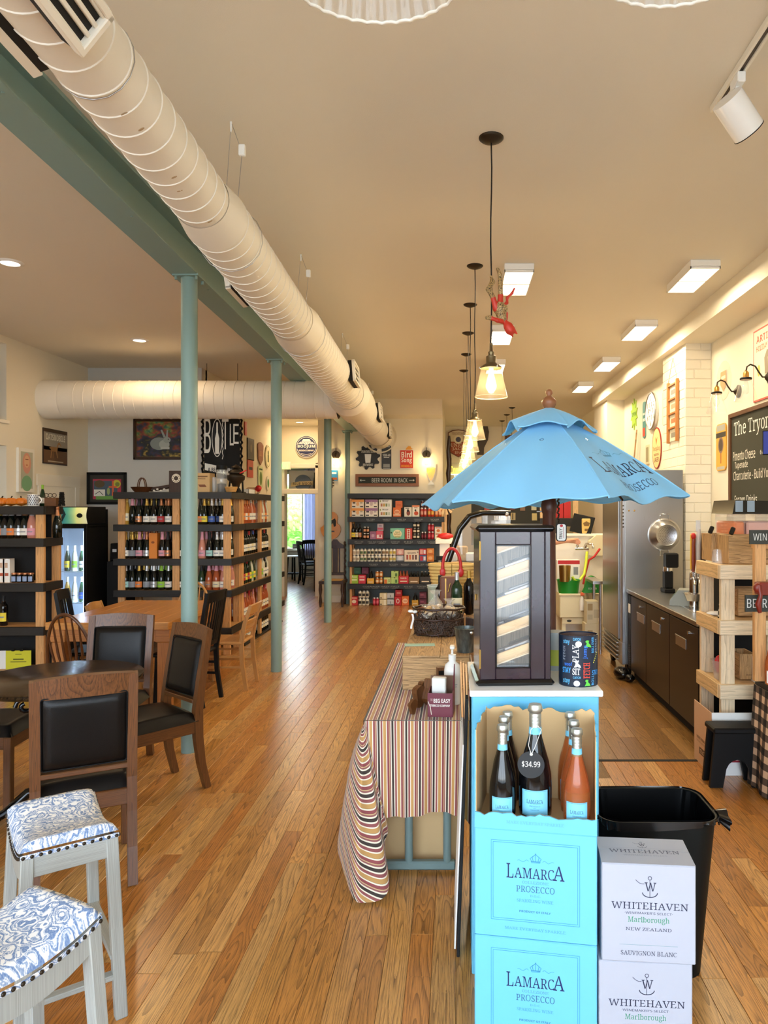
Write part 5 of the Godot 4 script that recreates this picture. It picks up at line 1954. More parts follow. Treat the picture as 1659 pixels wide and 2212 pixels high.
func packs() -> void:
	var a := 1.566
	for k in 2:
		var up := .152 * k
		var w: String = ["lower", "upper"][k]
		carton("white and orange drinks carton, %s of two at left of the top shelf" % w, 138, 333, 337, 475, a + up, "efe6d6", [["r", 0, .84, 1.0, .3, "e79a4a"], ["d", 0, .5, .25, .5, "e8b27a"], ["r", -.3, .62, .22, .2, "5a4a3c"], ["r", .3, .62, .2, .2, "b3a890"], ["r", -.32, .18, .26, .12, "1c1a1a"], ["r", .32, .18, .24, .12, "1c1a1a"]])
		carton("white and purple drinks carton, %s of two on the top shelf" % w, 350, 548, 337, 475, a + up, "efe6d6", [["r", 0, .84, 1.0, .3, "9a6f94"], ["d", 0, .5, .25, .5, "cbb7b4"], ["r", -.3, .6, .22, .2, "5a5260"], ["r", .3, .6, .2, .2, "b9afae"], ["r", -.32, .18, .26, .12, "1c1a1a"], ["r", .32, .18, .24, .12, "1c1a1a"]])
		carton("white drinks carton lettered TRULY, %s of two on the top shelf" % w, 563, 765, 347, 485, a + up, "ecebe2", [["TRULY", .0, .83, .5, .17, "20201c"], ["r", -.38, .8, .08, .2, "8f9a4a"], ["r", -.28, .36, .14, .34, "b77a5a"], ["r", -.09, .36, .14, .34, "c9a04e"], ["r", .1, .36, .14, .34, "7a8a5a"], ["r", .3, .36, .14, .34, "c4cbb4"]])
	carton("orange patterned drinks carton, in front on the top shelf", 785, 910, 340, 487, a, "e2702c", [["d", 0, .5, .7, .55, "f0b183"], ["r", 0, .52, .5, .08, "c2521c"], ["r", 0, .2, .9, .12, "f4d5b0"]])
	carton("plain orange carton stacked behind the orange patterned one", 820, 930, 235, 345, a + .16, "d9703a", [["r", 0, .4, .6, .1, "b9501f"]], .03)
	carton("cream carton with a dark top and dark bottle drawing", 960, 1078, 310, 488, a, "ece3d0", [["r", 0, .93, 1.0, .14, "26221f"], ["r", -.1, .76, .5, .06, "5a5048"], ["d", .05, .35, .5, .5, "8c4a3a"], ["d", .0, .55, .3, .25, "22201e"]])
	carton("cream carton with an orange top and fruit drawing", 1084, 1198, 305, 488, a, "ece3d0", [["r", 0, .93, 1.0, .14, "e48a5c"], ["r", .0, .78, .5, .05, "8a5a40"], ["d", .05, .3, .6, .36, "c9502c"], ["d", -.05, .56, .25, .18, "2a2624"]])
	cans("red cans with pale bands, leftmost pack at the top shelf's right end", 1208, 1312, 345, 490, a, 2, "b8352c", "d99a86")
	cans("red and yellow cans beside them on the top shelf", 1320, 1428, 340, 490, a, 2, "cc3a24", "e0b04a")
	cans("orange cans at the right end of the top shelf", 1432, 1548, 345, 490, a, 2, "d8642c", "e8b084")
	cans("dark cans with white lids stacked at the back of top shelf", 1215, 1320, 240, 345, a + .165, 2, "5a2018", "e8e2d8", .05)
	cans("dark red cans stacked behind the red and yellow ones", 1330, 1425, 235, 340, a + .165, 2, "8a1c20", "c33a34", .05)
	a = 1.169
	for k in 3:
		bottle("bord black black " + ["yellow", "cream", "copper"][k], spot(145 + k * 52, 190 + k * 52, a), .0, "dark beer bottle with %s label, %s on the beer shelf's second tier" % [["yellow", "cream", "copper"][k], nth(k)], "beer bottles on the second tier").scale = V(.9, .92, .9)
	for k in 2:
		cans("black lidded cans with peach bands, %s pack on the second tier" % ["lower", "upper"][k], 315, 415, 728, 825, a + .112 * k, 2, "2a2220", "d99a70", .02 * k)
	carton("mauve drinks carton on the second tier", 425, 520, 690, 815, a, "a8708c", [["d", 0, .45, .5, .4, "c7a0b4"], ["r", 0, .8, .8, .12, "7f4a6c"]])
	carton("pink and white carton beside the mauve one", 522, 628, 697, 830, a, "d9566a", [["r", 0, .35, .8, .4, "f0d6d2"], ["d", .1, .4, .3, .3, "a93a52"]])
	carton("small grey and pink carton stacked on the pink one", 540, 635, 578, 690, a + .15, "b9a9b4", [["r", 0, .3, .9, .3, "c2566c"], ["r", 0, .7, .5, .2, "8a7c8c"]])
	carton("large mint green carton with an ornate cream label", 740, 968, 660, 835, a, "7fc3a4", [["d", .0, .5, .62, .72, "f0e6b8"], ["Hard", .0, .66, .3, .16, "8a9a4a"], ["Seltzer", .0, .48, .46, .2, "b5902c"], ["r", 0, .22, .4, .1, "a9a45a"], ["d", -.42, .6, .1, .14, "24463c"]])
	carton("red carton with a column of white flowers", 974, 1084, 668, 840, a, "c8402e", [["r", 0, .5, .46, .86, "f0e4d6"], ["d", 0, .2, .3, .16, "b5402e"], ["d", 0, .4, .3, .16, "b5402e"], ["d", 0, .6, .3, .16, "b5402e"], ["d", 0, .8, .3, .16, "b5402e"]])
	for k in 3:
		cans("black cans with cream circles, %s pack of the stack of three" % ["lowest", "middle", "topmost"][k], 1092, 1204, 750, 840, a + .102 * k, 2, "1c1a1a", "dccfb4", .01 * k)
	cans("dark wine red cans on the second tier", 1222, 1310, 722, 840, a, 2, "4a1a22", "7c2634")
	for k in 2:
		cans("bright red cans, %s pack on the second tier" % ["lower", "upper"][k], 1322, 1428, 720, 843, a + .138 * k, 2, "a81c2e", "d4545c", .02 * k)
		carton("white and orange carton, %s of two at the second tier's right end" % ["lower", "upper"][k], 1436, 1546, 745, 842, a + .11 * k, "eee3d0", [["d", 0, .4, .5, .5, "d9793a"], ["r", 0, .85, .8, .15, "b9502c"]])
	a = .775
	var bands := ["b5a48c", "4f6b3c", "2f3a2c", "3c342e", "8c6a3c", "c9b04a"]
	for k in 6:
		for q in 2:
			cans("white cans with %s bands, %s pack on the middle tier" % [["sandy", "leaf green", "dark green", "dark brown", "tan", "yellow"][k], ["lower", "upper"][q]], 152 + k * 114, 262 + k * 114, 1080, 1180, a + .114 * q, 2, "e9e2d2", bands[k])
	carton("pale pink carton over the grey one on the middle tier", 838, 952, 982, 1078, a + .114, "dba59c", [["d", 0, .5, .5, .7, "e9cfc6"], ["r", 0, .12, .9, .12, "b9736c"]])
	carton("light grey carton under the pale pink one", 838, 952, 1086, 1182, a, "b9bcc4", [["r", 0, .5, .5, .6, "d9dbe0"], ["r", 0, .12, 1.0, .14, "4a4c56"]])
	carton("large cream carton lettered GOLDEN with four cans drawn", 960, 1190, 1005, 1188, a, "e8d9c4", [["GOLDEN", 0, .76, .56, .16, "6a5648"], ["r", -.3, .38, .11, .4, "9a3a34"], ["r", -.1, .38, .11, .4, "d9703c"], ["r", .1, .38, .11, .4, "7a4a44"], ["r", .3, .38, .11, .4, "5c3a3c"], ["d", .42, .82, .1, .12, "8a7c70"]])
	for q in 2:
		carton("red and blue carton, %s of two beside the cream one" % ["lower", "upper"][q], 1196, 1306, 1090, 1190, a + .117 * q, ["5a6a9c", "c8323c"][q], [["r", -.2, .5, .4, .7, ["c23440", "e6b0a4"][q]], ["r", .25, .5, .3, .6, "e9dfe0"]])
		carton("orange carton, %s of two at the middle tier's right end" % ["lower", "upper"][q], 1312, 1424, 1093, 1195, a + .119 * q, "e58a34", [["d", 0, .55, .6, .5, "f1b97a"], ["r", 0, .2, .8, .1, "c2581c"]])
	a = .385
	carton("lime green carton at left on the fourth tier", 125, 243, 1382, 1518, a, "9cbf3a", [["r", 0, .78, .7, .1, "e9f0c8"], ["r", 0, .45, .7, .16, "e3efb8"], ["d", -.25, .9, .12, .1, "f4f2e0"]])
	carton("rosy red carton beside the lime one", 246, 358, 1382, 1520, a, "d4384c", [["r", 0, .78, .7, .1, "f4d9d4"], ["r", 0, .45, .7, .16, "f4e2dc"]])
	carton("dark green carton stacked behind the lime one", 168, 278, 1265, 1365, a + .17, "2f5f4a", [["r", 0, .3, .4, .12, "4f8a6c"]], .06)
	carton("dark plum carton stacked behind the rosy one", 292, 396, 1265, 1365, a + .17, "6a2c48", [["r", 0, .3, .4, .1, "8c4a6a"]], .06)
	carrier("yellow card carrier with one dark bottle on the fourth tier", 380, 488, 1320, 1525, a, 1, "e0a52c", "black", "24201e", .42)
	for q in 2:
		cans("orange cans with gold lids, %s pack on the fourth tier" % ["lower", "upper"][q], 506, 626, 1428, 1525, a + .115 * q, 2, "c8742c", "ead0a8")
	carton("lime and orange carton on the fourth tier", 642, 752, 1430, 1527, a, "cfd78a", [["r", -.25, .35, .4, .7, "d9702c"], ["8", .25, .5, .2, .5, "5a8a3c"]])
	for q in 2:
		carton("pale lime and green carton, %s of two on the fourth tier" % ["lower", "upper"][q], 757, 868, 1432, 1532, a + .112 * q, "b9d67c", [["d", .0, .95, .16, .14, "20301c"], ["r", .2, .4, .3, .5, "4f7a3c"]])
	carrier("red card carrier of red capped bottles lettered DAHLIA", 872, 1028, 1340, 1542, a, 3, "c8242e", "rose", "8a1820", .6, "DAHLIA")
	carrier("brown landscape printed carrier of dark bottles", 1032, 1194, 1345, 1540, a, 3, "8a6a44", "black", "1a1816", .55)
	carrier("black and white carrier of dark bottles at the right end", 1206, 1372, 1350, 1542, a, 3, "3a3634", "black", "c9c4b8", .58)
	a = .002
	carton("red and cream carton on the floor at the shelf's left", 122, 236, 1722, 1860, a, "c22c34", [["d", 0, .45, .6, .4, "ecd4b8"], ["r", 0, .85, .8, .12, "e8b9a0"]])
	for q in 2:
		cans("white cans marked with black letters, %s pack on the floor" % ["lower", "upper"][q], 240, 412, 1750, 1862, a + .134 * q, 3, "e4dfd0", "2a2826")
	cans("cerise cans on the floor under the beer shelf", 466, 566, 1740, 1866, a, 2, "b0243c", "d9687c")
	for q in 2:
		carton("cream and tan carton, %s of two on the floor" % ["lower", "upper"][q], 576, 688, 1775, 1868, a + .113 * q, "e2d3a8", [["r", .25, .5, .3, .9, "f0e8d0"], ["r", -.3, .2, .2, .2, "4a3c2c"]])
		carton("silver grey carton, %s of two on the floor" % ["lower", "upper"][q], 692, 800, 1775, 1868, a + .113 * q, "c4c8cc", [["r", 0, .5, .12, .4, "7a8088"], ["r", 0, .12, .9, .14, "3f4c52"]])
	carton("scarlet carton with a white emblem on the floor", 808, 914, 1735, 1875, a, "c01c22", [["d", 0, .5, .5, .55, "efe4d8"], ["d", 0, .5, .3, .38, "c01c22"]])
	carton("scarlet carton stacked over the emblem one", 820, 925, 1630, 1732, a + .16, "b81a24", [["r", 0, .5, .6, .3, "d98a80"]], .02)
	carton("orange carton with a pale badge on the floor", 918, 1032, 1738, 1880, a, "e06c2c", [["d", 0, .5, .75, .55, "f2c9a0"], ["r", 0, .5, .5, .08, "c2521c"]])
	carrier("yellow card carrier with a dark bottle on the floor", 1078, 1180, 1668, 1862, a, 1, "c9982c", "black", "24201e", .42)
	for q in 2:
		carton("plum purple carton, %s of two on the floor" % ["lower", "upper"][q], 1196, 1306, 1765, 1865, a + .121 * q, "5c2438", [["r", -.1, .6, .5, .3, "8a4a60"], ["r", .3, .4, .2, .5, "7a3a4e"]])

func back_wall() -> void:
	beer_shelf()
	packs()
	back_signs()
	guitar_corner()
	doorway()

func back_signs() -> void:
	var d := 13.09
	# gear
	var gp := PackedVector2Array()
	for k in 40:
		var a := TAU * (k + .5) / 40
		var r := .225 if (k / 2) % 2 == 0 else .178
		gp.append(U(cos(a), sin(a)) * r)
	var s := sign_board("gear_sign", "black gear shaped sign with a pint glass in its middle", gp, "141414", at(795, 988, d))
	part("print", G().poly([-.045, -.10, .045, -.10, .06, .06, -.06, .06], .0125, "dfe2e2").text("INNOVATION", bold, 0, .105, .24, .05, .0125, "c9c9c4").text("BREWING", bold, 0, -.135, .18, .045, .0125), PRINT, s)
	s = sign_board("can_sign", "black can shaped sign lettered 10W-40 under the duct's end", rrect(.175, .43, .03), "2a2c2e", at(835, 988, d))
	part("print", G().text("10W-40", bold, 0, .04, .14, .045, .0125, "c9ccca").rect(.0, .0, .1, .012, .0125).rect(.0, -.15, .12, .06, .0125, "8f9290").rect(0, .195, .12, .02, .0125, "a9acaa").rect(0, -.2, .13, .016, .0125), PRINT, s)
	s = sign_board("song_sign", "red and white sign lettered Bird Song with an orange bird", box_poly(.25, .34), "efe8dc", at(878.5, 992, d))
	part("print", G().rect(0, 0, .238, .328, .0125, "c8321f").text("Bird", bold, 0, .085, .19, .11, .013, "f2ece0").text("Song", bold, 0, -.03, .19, .10, .013).text("BREWING CO", bold, 0, -.125, .2, .04, .013, "eda02c"), PRINT, s)
	part("bird", G().prism(PV([U(-.02, .17), U(.06, .165), U(.12, .19), U(.085, .2), U(.075, .235), U(.03, .24), U(-.01, .2)]), .0, .01), mat("bird_orange", "e29a2c", .5), s)
	# beer glass cut-out
	var bg := thing("beer_glass_sign", "cut out sign of a tall glass of golden beer", "sign", at(931, 1026, d))
	part("glass_outline", G().prism(PV([U(-.02, -.12), U(-.06, -.17), U(-.06, -.18), U(.06, -.18), U(.06, -.17), U(.02, -.12), U(.05, -.06), U(.085, .06), U(.09, .2), U(-.09, .2), U(-.085, .06), U(-.05, -.06)]), .0, .01), mat("board_e6e0d0", "dcd8c8", .3), bg)
	part("beer", G().poly([-.015, -.1, .015, -.1, .045, -.04, .078, .06, .08, .13, -.08, .13, -.078, .06, -.045, -.04], .0108, "f0b41c").disc(0, .128, .079, .014, .0112, "f7d46a").disc(.0, .12, .025, .006, .0114, "8a5a1c"), mats["print_gloss"], bg)
	# framed chalk sign
	var fr := thing("chalk_sign", "wood framed chalk sign reading BEER ROOM IN BACK", "sign", at(836.5, 1037.5, d))
	var w := 1.155
	var h := .225
	part("frame", G().bx(-w / 2, w / 2, h / 2 - .055, h / 2, .0, .025, .004).bx(-w / 2, w / 2, -h / 2, -h / 2 + .055, .0, .025, .004).bx(-w / 2, -w / 2 + .055, -h / 2, h / 2, .0, .0252, .004).bx(w / 2 - .055, w / 2, -h / 2, h / 2, .0, .0252, .004), mat("frame_brown", "8a5532", .5), fr)
	part("slate", G().bx(-w / 2 + .05, w / 2 - .05, -h / 2 + .05, h / 2 - .05, .0, .012), mat("slate", "2f3330", .8), fr)
	var c := G().text("BEER ROOM", sans, -.10, 0, .36, .075, .0128, "d9dad4").text("IN", sans, .15, 0, .05, .07, .0128).text("BACK", sans, .29, 0, .16, .075, .0128)
	for q in [-1.0, 1.0]:
		c.line([U(q * .40, 0), U(q * .49, 0)], .008, .0128).line([U(q * .47, .018), U(q * .495, 0), U(q * .47, -.018)], .008, .0128)
	part("chalk", c, PRINT, fr)
	# kitchen end wall
	d = 16.46
	var sh := PV([U(0, -.33), U(.2, -.22), U(.24, -.1), U(.24, .24), U(.14, .29), U(0, .31), U(-.14, .29), U(-.24, .24), U(-.24, -.1), U(-.2, -.22)])
	s = sign_board("shield_sign", "shield shaped sign lettered UNION JACK IPA behind the pendants", sh, "6e3a2a", at(990, 957, d))
	part("print", G().poly([-.22, .03, .22, .03, .22, .225, .13, .27, 0, .29, -.13, .27, -.22, .225], .0125, "d8c9ae").poly([0, -.31, .185, -.2, .22, -.1, .22, .03, -.22, .03, -.22, -.1, -.185, -.2], .0125, "9c4a34").disc(0, .08, .1, .1, .013, "e9dfca").disc(0, .08, .06, .06, .0134, "4a4a66").text("FIRESTONE", serif, 0, .215, .3, .05, .0132, "7a3a2a").text("UNION", serif, 0, -.045, .36, .075, .0132, "efe4cc").text("JACK", serif, 0, -.14, .28, .075, .0132).text("IPA", serif, 0, -.22, .16, .05, .0132), PRINT, s)
	var el := PackedVector2Array()
	var ep := [0, .4, .10, .38, .14, .2, .12, .02, .03, -.16, .02, -.33, -.13, -.33, -.14, -.2, -.2, -.2, -.24, -.16, -.13, -.14, -.12, .1, -.22, .18, -.18, .3]
	for i in range(0, ep.size(), 2):
		el.append(U(ep[i], ep[i + 1]))
	sign_board("trunk_sign", "dark elephant head shaped sign half hidden by a pendant shade", el, "463a2c", at(1043, 952, d), .0, .03)
	s = sign_board("wooden_sign", "small brown wooden sign at the umbrella's left slope", box_poly(.16, .32), "5c3a22", at(1098, 955, d))
	part("print", G().text("TA", bold, 0, 0, .12, .08, .0125, "d8c8a8"), PRINT, s)
	# neon sign
	var ne := thing("neon_sign", "yellow and white neon sign reading Corona with a green palm", "neon sign", at(993, 1018, 16.468))
	part("backing", G().bx(-.25, .25, -.2, .2, -.03, -.02), glass("neon_plate", "e0e4e8", .12), ne)
	part("neon_letters", G().text("Corona", seriff, -.02, .03, .42, .17, .0, "ffffff"), glow("neon_yellow", "f4e02c", 2.0), ne)
	part("neon_word", G().text("Extra", seriff, .02, -.13, .3, .11, .0, "ffffff").line([U(-.22, -.07), U(.2, -.07)], .016, .0), glow("neon_white", "f4f2d8", 1.8), ne)
	part("neon_palm", G().tube([V(.06, .1, .0), V(.08, .2, .0), V(.14, .22, 0)], .012, 6).tube([V(.08, .2, 0), V(.02, .21, 0)], .012, 6), glow("neon_green", "2ce0a0", 1.6), ne)
	omni(ne, V(0, 0, .08), .02, "f4e88c", .1)
	# dark carved strip standing at the wall's end
	var rg := thing("carved_pole", "tall narrow dark carved board standing at the end of back wall", "board", V(-.135, 0, -13.5))
	var st := []
	for k in 22:
		st.append(V(.01 * sin(k * 1.9), .1 + k * .142, .01 * cos(k * 2.3)))
	part("pole", G().tube(st, [.05, .045, .05, .04, .05, .045, .05, .04, .05, .045, .05, .04, .05, .045, .05, .04, .05, .045, .05, .04, .04, .02], 10), mats["walnut_dark"], rg)
	part("foot", G().bx(-.1, .1, 0, .1, .1, -.1, .01), mats["walnut_dark"], rg)

func guitar_corner() -> void:
	# acoustic guitar hung on the wall
	var d := 13.0
	var gt := thing("guitar", "honey coloured acoustic guitar hung on the wall behind the third column", "guitar", at(715, 1135, 13.05))
	var gp := PackedVector2Array()
	for k in 40:
		var a := TAU * k / 40
		var y := -cos(a)
		var wd := .19 if y < .0 else .155
		var waist := 1.0 - .28 * exp(-pow((y - .22) / .3, 2))
		gp.append(U(sin(a) * wd * waist * (1.0 + .25 * (1.0 - absf(sin(a)))), y * .25))
	part("body", G().prism(gp, -.045, .045, true), mat("spruce", "d18a3c", .25), gt)
	part("sound_hole", G().disc(.0, .06, .052, .052, .0455, "c9a86c").disc(.0, .06, .045, .045, .0458, "1a0f08"), PRINT, gt)
	part("pickguard", G().poly([.03, .10, .08, .13, .10, .08, .095, -.01, .06, -.03, .05, .02], .0462, "1a1614"), PRINT, gt)
	part("bridge", G().bx(-.07, .07, -.12, -.095, .045, .055, .003), mats["walnut_dark"], gt)
	part("neck", G().bx(-.025, .025, .12, .68, .03, .06, .004), mats["walnut_dark"], gt)
	var hs := part("headstock", G().bx(-.035, .035, .68, .86, .03, .048, .004), mats["walnut_dark"], gt)
	for k in 3:
		for q in [-1.0, 1.0]:
			part("tuner", G().ball(V(q * .05, .72 + k * .05, .04), V(.018, .01, .008), 8), mats["bronze"], hs)
	for k in 6:
		part("string", G().cyl(V(-.018 + k * .0072, -.1, .064), V(-.018 + k * .0072, .69, .062), .0008, .0008, 4), mats["brass"], gt)
	var s := sign_board("blue_poster", "small blue and orange poster above the guitar", box_poly(.13, .19), "2c86c4", at(722, 1027, 13.09))
	part("print", G().rect(0, .04, .08, .03, .0125, "e8eef0").rect(0, -.06, .11, .04, .0125, "b9622c"), PRINT, s)
	# carved hall chair
	var ch := thing("carved_chair", "tall dark carved hall chair with twisted posts under the guitar", "chair", V(fx(718, 12.55), 0, -12.65))
	var m: Material = mats["walnut_dark"]
	for q in [-1.0, 1.0]:
		var tw := []
		var tr := []
		for k in 26:
			tw.append(V(q * .17 + .006 * sin(k * 1.6), .45 + k * .025, -.2 + .006 * cos(k * 1.6)))
			tr.append(.017 + .005 * sin(k * 1.6))
		part("twisted_post", G().tube(tw, tr, 8), m, ch)
		part("finial", G().ball(V(q * .17, 1.1, -.2), V(.022, .03, .022), 8), m, ch)
		part("leg", G().tube([V(q * .17, 0, -.22), V(q * .17, .45, -.2)], .02, 8), m, ch)
		part("leg", G().tube([V(q * .19, 0, .2), V(q * .19, .1, .2), V(q * .19, .2, .2), V(q * .19, .3, .2), V(q * .19, .42, .2)], [.016, .03, .018, .032, .022], 10), m, ch)
		part("stile", G().bar(V(q * .075, .55, -.205), V(q * .075, 1.02, -.205), .025, .02, .003), m, ch)
	part("crest", G().prism(PV([U(-.15, 1.0), U(.15, 1.0), U(.15, 1.06), U(.08, 1.1), U(.03, 1.16), U(-.03, 1.16), U(-.08, 1.1), U(-.15, 1.06)]), -.215, -.185), m, ch)
	part("splat", G().bx(-.045, .045, .55, 1.0, -.21, -.195, .003), m, ch)
	part("rail", G().bx(-.16, .16, .52, .57, -.215, -.19, .004), m, ch)
	part("seat_frame", G().bx(-.22, .22, .40, .455, -.22, .22, .008), m, ch)
	part("cane_seat", G().bx(-.17, .17, .455, .46, -.17, .17, .002), mat("wicker", "c79a58", .7), ch)

func doorway() -> void:
	var d := 13.98
	var s := sign_board("round_sign", "round navy sign lettered BOOJUM with a white diamond above the door", oval(.215, .215, 36), "e8e4da", at(662, 965, d))
	part("print", G().disc(0, 0, .205, .205, .0124, "22305c", 36).disc(0, 0, .19, .19, .0126, "e8e4da", 36).disc(0, 0, .18, .18, .0128, "22305c", 36).poly([-.1, .09, -.06, .15, .06, .15, .1, .09, 0, .02], .0131, "dfe2e6").line([U(-.1, .09), U(.1, .09)], .006, .0133, "22305c").line([U(-.035, .09), U(0, .02), U(.035, .09)], .006, .0133).poly([-.17, .05, -.11, .1, -.06, .05], .0131, "c9ccd4").poly([.17, .05, .11, .1, .06, .05], .0131).rect(0, .0, .37, .075, .0134, "22305c").text("BOOJUM", bold, 0, .0, .34, .07, .0138, "f4f0e6").text("BREWING COMPANY", bold, 0, -.075, .29, .032, .0138).line([U(-.1, -.135), U(0, -.155), U(.1, -.135)], .008, .0138), PRINT, s)
	var ex := thing("exit_sign", "white exit sign with glowing green letters beside second column", "exit sign", at(613, 1006, 13.9))
	part("housing", G().bx(-.13, .13, -.075, .075, -.05, .0, .006), WHITE, ex)
	part("lit_letters", G().text("EXIT", bold, -.005, 0, .20, .105, .002, "ffffff"), glow("exit_green", "3ce85c", 1.8), ex)
	omni(ex, V(0, 0, .08), .012, "4ce86c", .1)
	# sign in the transom
	var bm := thing("moon_sign", "blue disc and banner sign lettered BLUE MOON above the door", "sign", at(654, 1043, 14.1))
	part("shelf_back", G().bx(-.31, .31, -.17, .25, -.16, -.15), mats["grey_wall"], bm)
	part("moon", G().prism(oval(.16, .16, 30), -.03, .0), mat("moon_blue", "3d4a5e", .5), bm)
	part("ribbon", G().prism(PV([U(-.23, -.075), U(-.05, -.045), U(.2, -.045), U(.22, .035), U(-.05, .025), U(-.22, -.0)]), .0, .02), mat("ribbon_tan", "9c8a62", .5), bm)
	part("print", G().text("BLUE MOON", bold, .0, -.015, .38, .055, .0206, "2c2a22"), PRINT, bm)
	bottle("slim black black", at(680, 1057, 14.05), .0, "black bottle standing in the transom beside the moon sign", "")
	# plaques on the passage wall, facing right
	var X := -3.41
	var wall := func(px: float, py: float):
		var dd := 3.41 * F / (985.0 - px)
		return V(X, hy(py, dd), -dd)
	s = sign_board("slate_plaque", "black framed plaque on the passage wall beside BOTTLE banner", box_poly(.36, .36), "1c1a18", wall.call(541, 971), 90.0)
	part("print", G().rect(0, 0, .27, .27, .0125, "38342e").disc(0, .02, .05, .07, .013, "6a5c48"), PRINT, s)
	s = sign_board("shield_plaque", "brown shield shaped plaque on the passage wall", PV([U(0, -.2), U(.15, -.1), U(.17, .15), U(.08, .19), U(0, .2), U(-.08, .19), U(-.17, .15), U(-.15, -.1)]), "8a4a2c", wall.call(562, 980), 90.0)
	part("print", G().text("ALE", serif, 0, .0, .18, .08, .0125, "c9905c"), PRINT, s)
	s = sign_board("oval_plaque", "cream oval plaque with a green figure on the passage wall", oval(.17, .21, 24), "e2d8b4", wall.call(578, 986), 90.0)
	part("print", G().disc(0, 0, .15, .19, .0123, "5c6a3c").disc(0, 0, .14, .18, .0126, "e2d8b4").disc(0, .06, .04, .05, .013, "4c5a34").rect(0, -.04, .09, .13, .013), PRINT, s)
	s = sign_board("oval_plaque", "small white oval plaque lettered in green low on the passage wall", oval(.1, .13, 24), "e6e2d2", wall.call(578, 1044), 90.0)
	part("print", G().disc(0, 0, .06, .08, .0125, "4f8a4c"), PRINT, s)
	s = sign_board("red_poster", "red poster on the passage wall behind the bronze urn", box_poly(.3, .3), "c43c28", wall.call(540, 1012), 90.0)
	part("print", G().rect(0, 0, .2, .05, .0125, "2a1a16"), PRINT, s)
	s = sign_board("green_poster", "pale green illustrated poster on the passage wall", box_poly(.28, .36), "cfd9b0", wall.call(562, 1030), 90.0)
	part("print", G().disc(0, -.03, .08, .12, .0125, "5f7f3c").rect(0, .13, .2, .03, .0125, "2f4c2a"), PRINT, s)
	sign_board("red_pennant", "narrow red pennant high on the passage wall", box_poly(.1, .22), "c23022", wall.call(530, 926), 90.0)
	# back room: a stool, two chairs, a curtain, a sign on the sill
	var c: Node3D = get_node("cafe_chair")
	var s2 := thing("bar_table", "small black table with pale top under the far window", "table", V(fx(634, 17.2), 0, -17.2))
	part("top", G().lathe([U(0, .56), U(.19, .56), U(.2, .57), U(.19, .585), U(0, .586)], 24), WHITE, s2)
	for k in 4:
		var a := TAU * k / 4 + .4
		part("leg", G().bar(V(sin(a) * .16, 0, cos(a) * .16), V(sin(a) * .13, .56, cos(a) * .13), .035, .035, .003), BLACK, s2)
	part("ring", G().bx(-.14, .14, .15, .18, -.14, .14, .004), BLACK, s2)
	dup(c, V(fx(668, 17.0), 0, -17.0), 200.0, "black chair in the room beyond the door, further one", "chairs in the room beyond")
	dup(c, V(fx(672, 16.3), 0, -16.3), 120.0, "black chair in the room beyond the door, nearer one", "chairs in the room beyond")
	var cu := thing("curtain", "pale lilac curtain hanging at the far window's right half", "curtain", V(fx(673, 17.9), 0, -17.91))
	var cm := mat("curtain_cloth", "b9b6cc", .9)
	cm.backlight_enabled = true
	cm.backlight = Color(.6, .6, .75)
	part("cloth", G().sheet(func(u: float, v: float): return V((u - .5) * .36, .55 + v * 2.2, .03 * sin(u * 22.0)), 40, 4), cm, cu)
	var hl := sign_board("sill_sign", "small white letter board on the far window's sill", box_poly(.17, .12), "e6e8e8", V(fx(639, 17.85), .78, -17.86))
	part("print", G().text("HELLO", bold, 0, .025, .13, .03, .0125, "2a3438").text("SUMMER", bold, 0, -.025, .13, .03, .0125), PRINT, hl)
	var cb := thing("side_cabinet", "dark cabinet edge with glasses on it just beyond the door", "cabinet", V(fx(691, 15.0), 0, -15.0))
	part("body", G().bx(-.09, .2, .0, .66, .2, -.2, .006), mats["walnut_dark"], cb)
	part("top", G().bx(-.1, .21, .66, .69, .21, -.21, .004), mats["pine_warm"], cb)
	var gl := thing("water_glass", "clear glass on the dark cabinet beyond the door", "glass", V(fx(686, 15.0), .69, -14.95))
	part("glass", G().lathe([U(0, .004), U(.03, .0), U(.038, .13), U(.036, .13), U(.028, .01)], 16), mats["clear_glass"], gl)

const BOX_YAW := -9.7
const BOX_O := Vector3(.2485, 0, -2.2575)

# an edge torn by hand: points from a to b that wander
func torn(x0: float, x1: float, y: float, amp: float, n: int) -> Array:
	var p := []
	for k in n + 1:
		p.append(U(lerpf(x0, x1, float(k) / n), y + (rng.randf() - .5) * amp + .4 * amp * sin(k * .7)))
	return p

func crown(g: Geo, x: float, y: float, w: float, z: float, hex: String) -> void:
	for k in 5:
		var a := PI * (k + .5) / 5.0
		g.line([U(x + cos(a) * w * .30, y - w * .1), U(x + cos(a) * w * .42, y + sin(a) * w * .28), U(x + cos(a) * w * .05, y + w * .36)], w * .035, z, hex)
	g.line([U(x - w * .34, y - w * .12), U(x + w * .34, y - w * .12)], w * .06, z)
	g.line([U(x - w * .32, y - w * .2), U(x + w * .32, y - w * .2)], w * .035, z)
	g.disc(x, y + w * .42, w * .05, w * .05, z, "", 10)
	for s in [-1.0, 1.0]:
		var c := []
		for k in 12:
			var t := k / 11.0
			c.append(U(x + s * w * (.5 + .8 * t), y - w * .12 + w * .1 * sin(t * 9.0) * (1.0 - .6 * t)))
		g.line(c, w * .025, z)

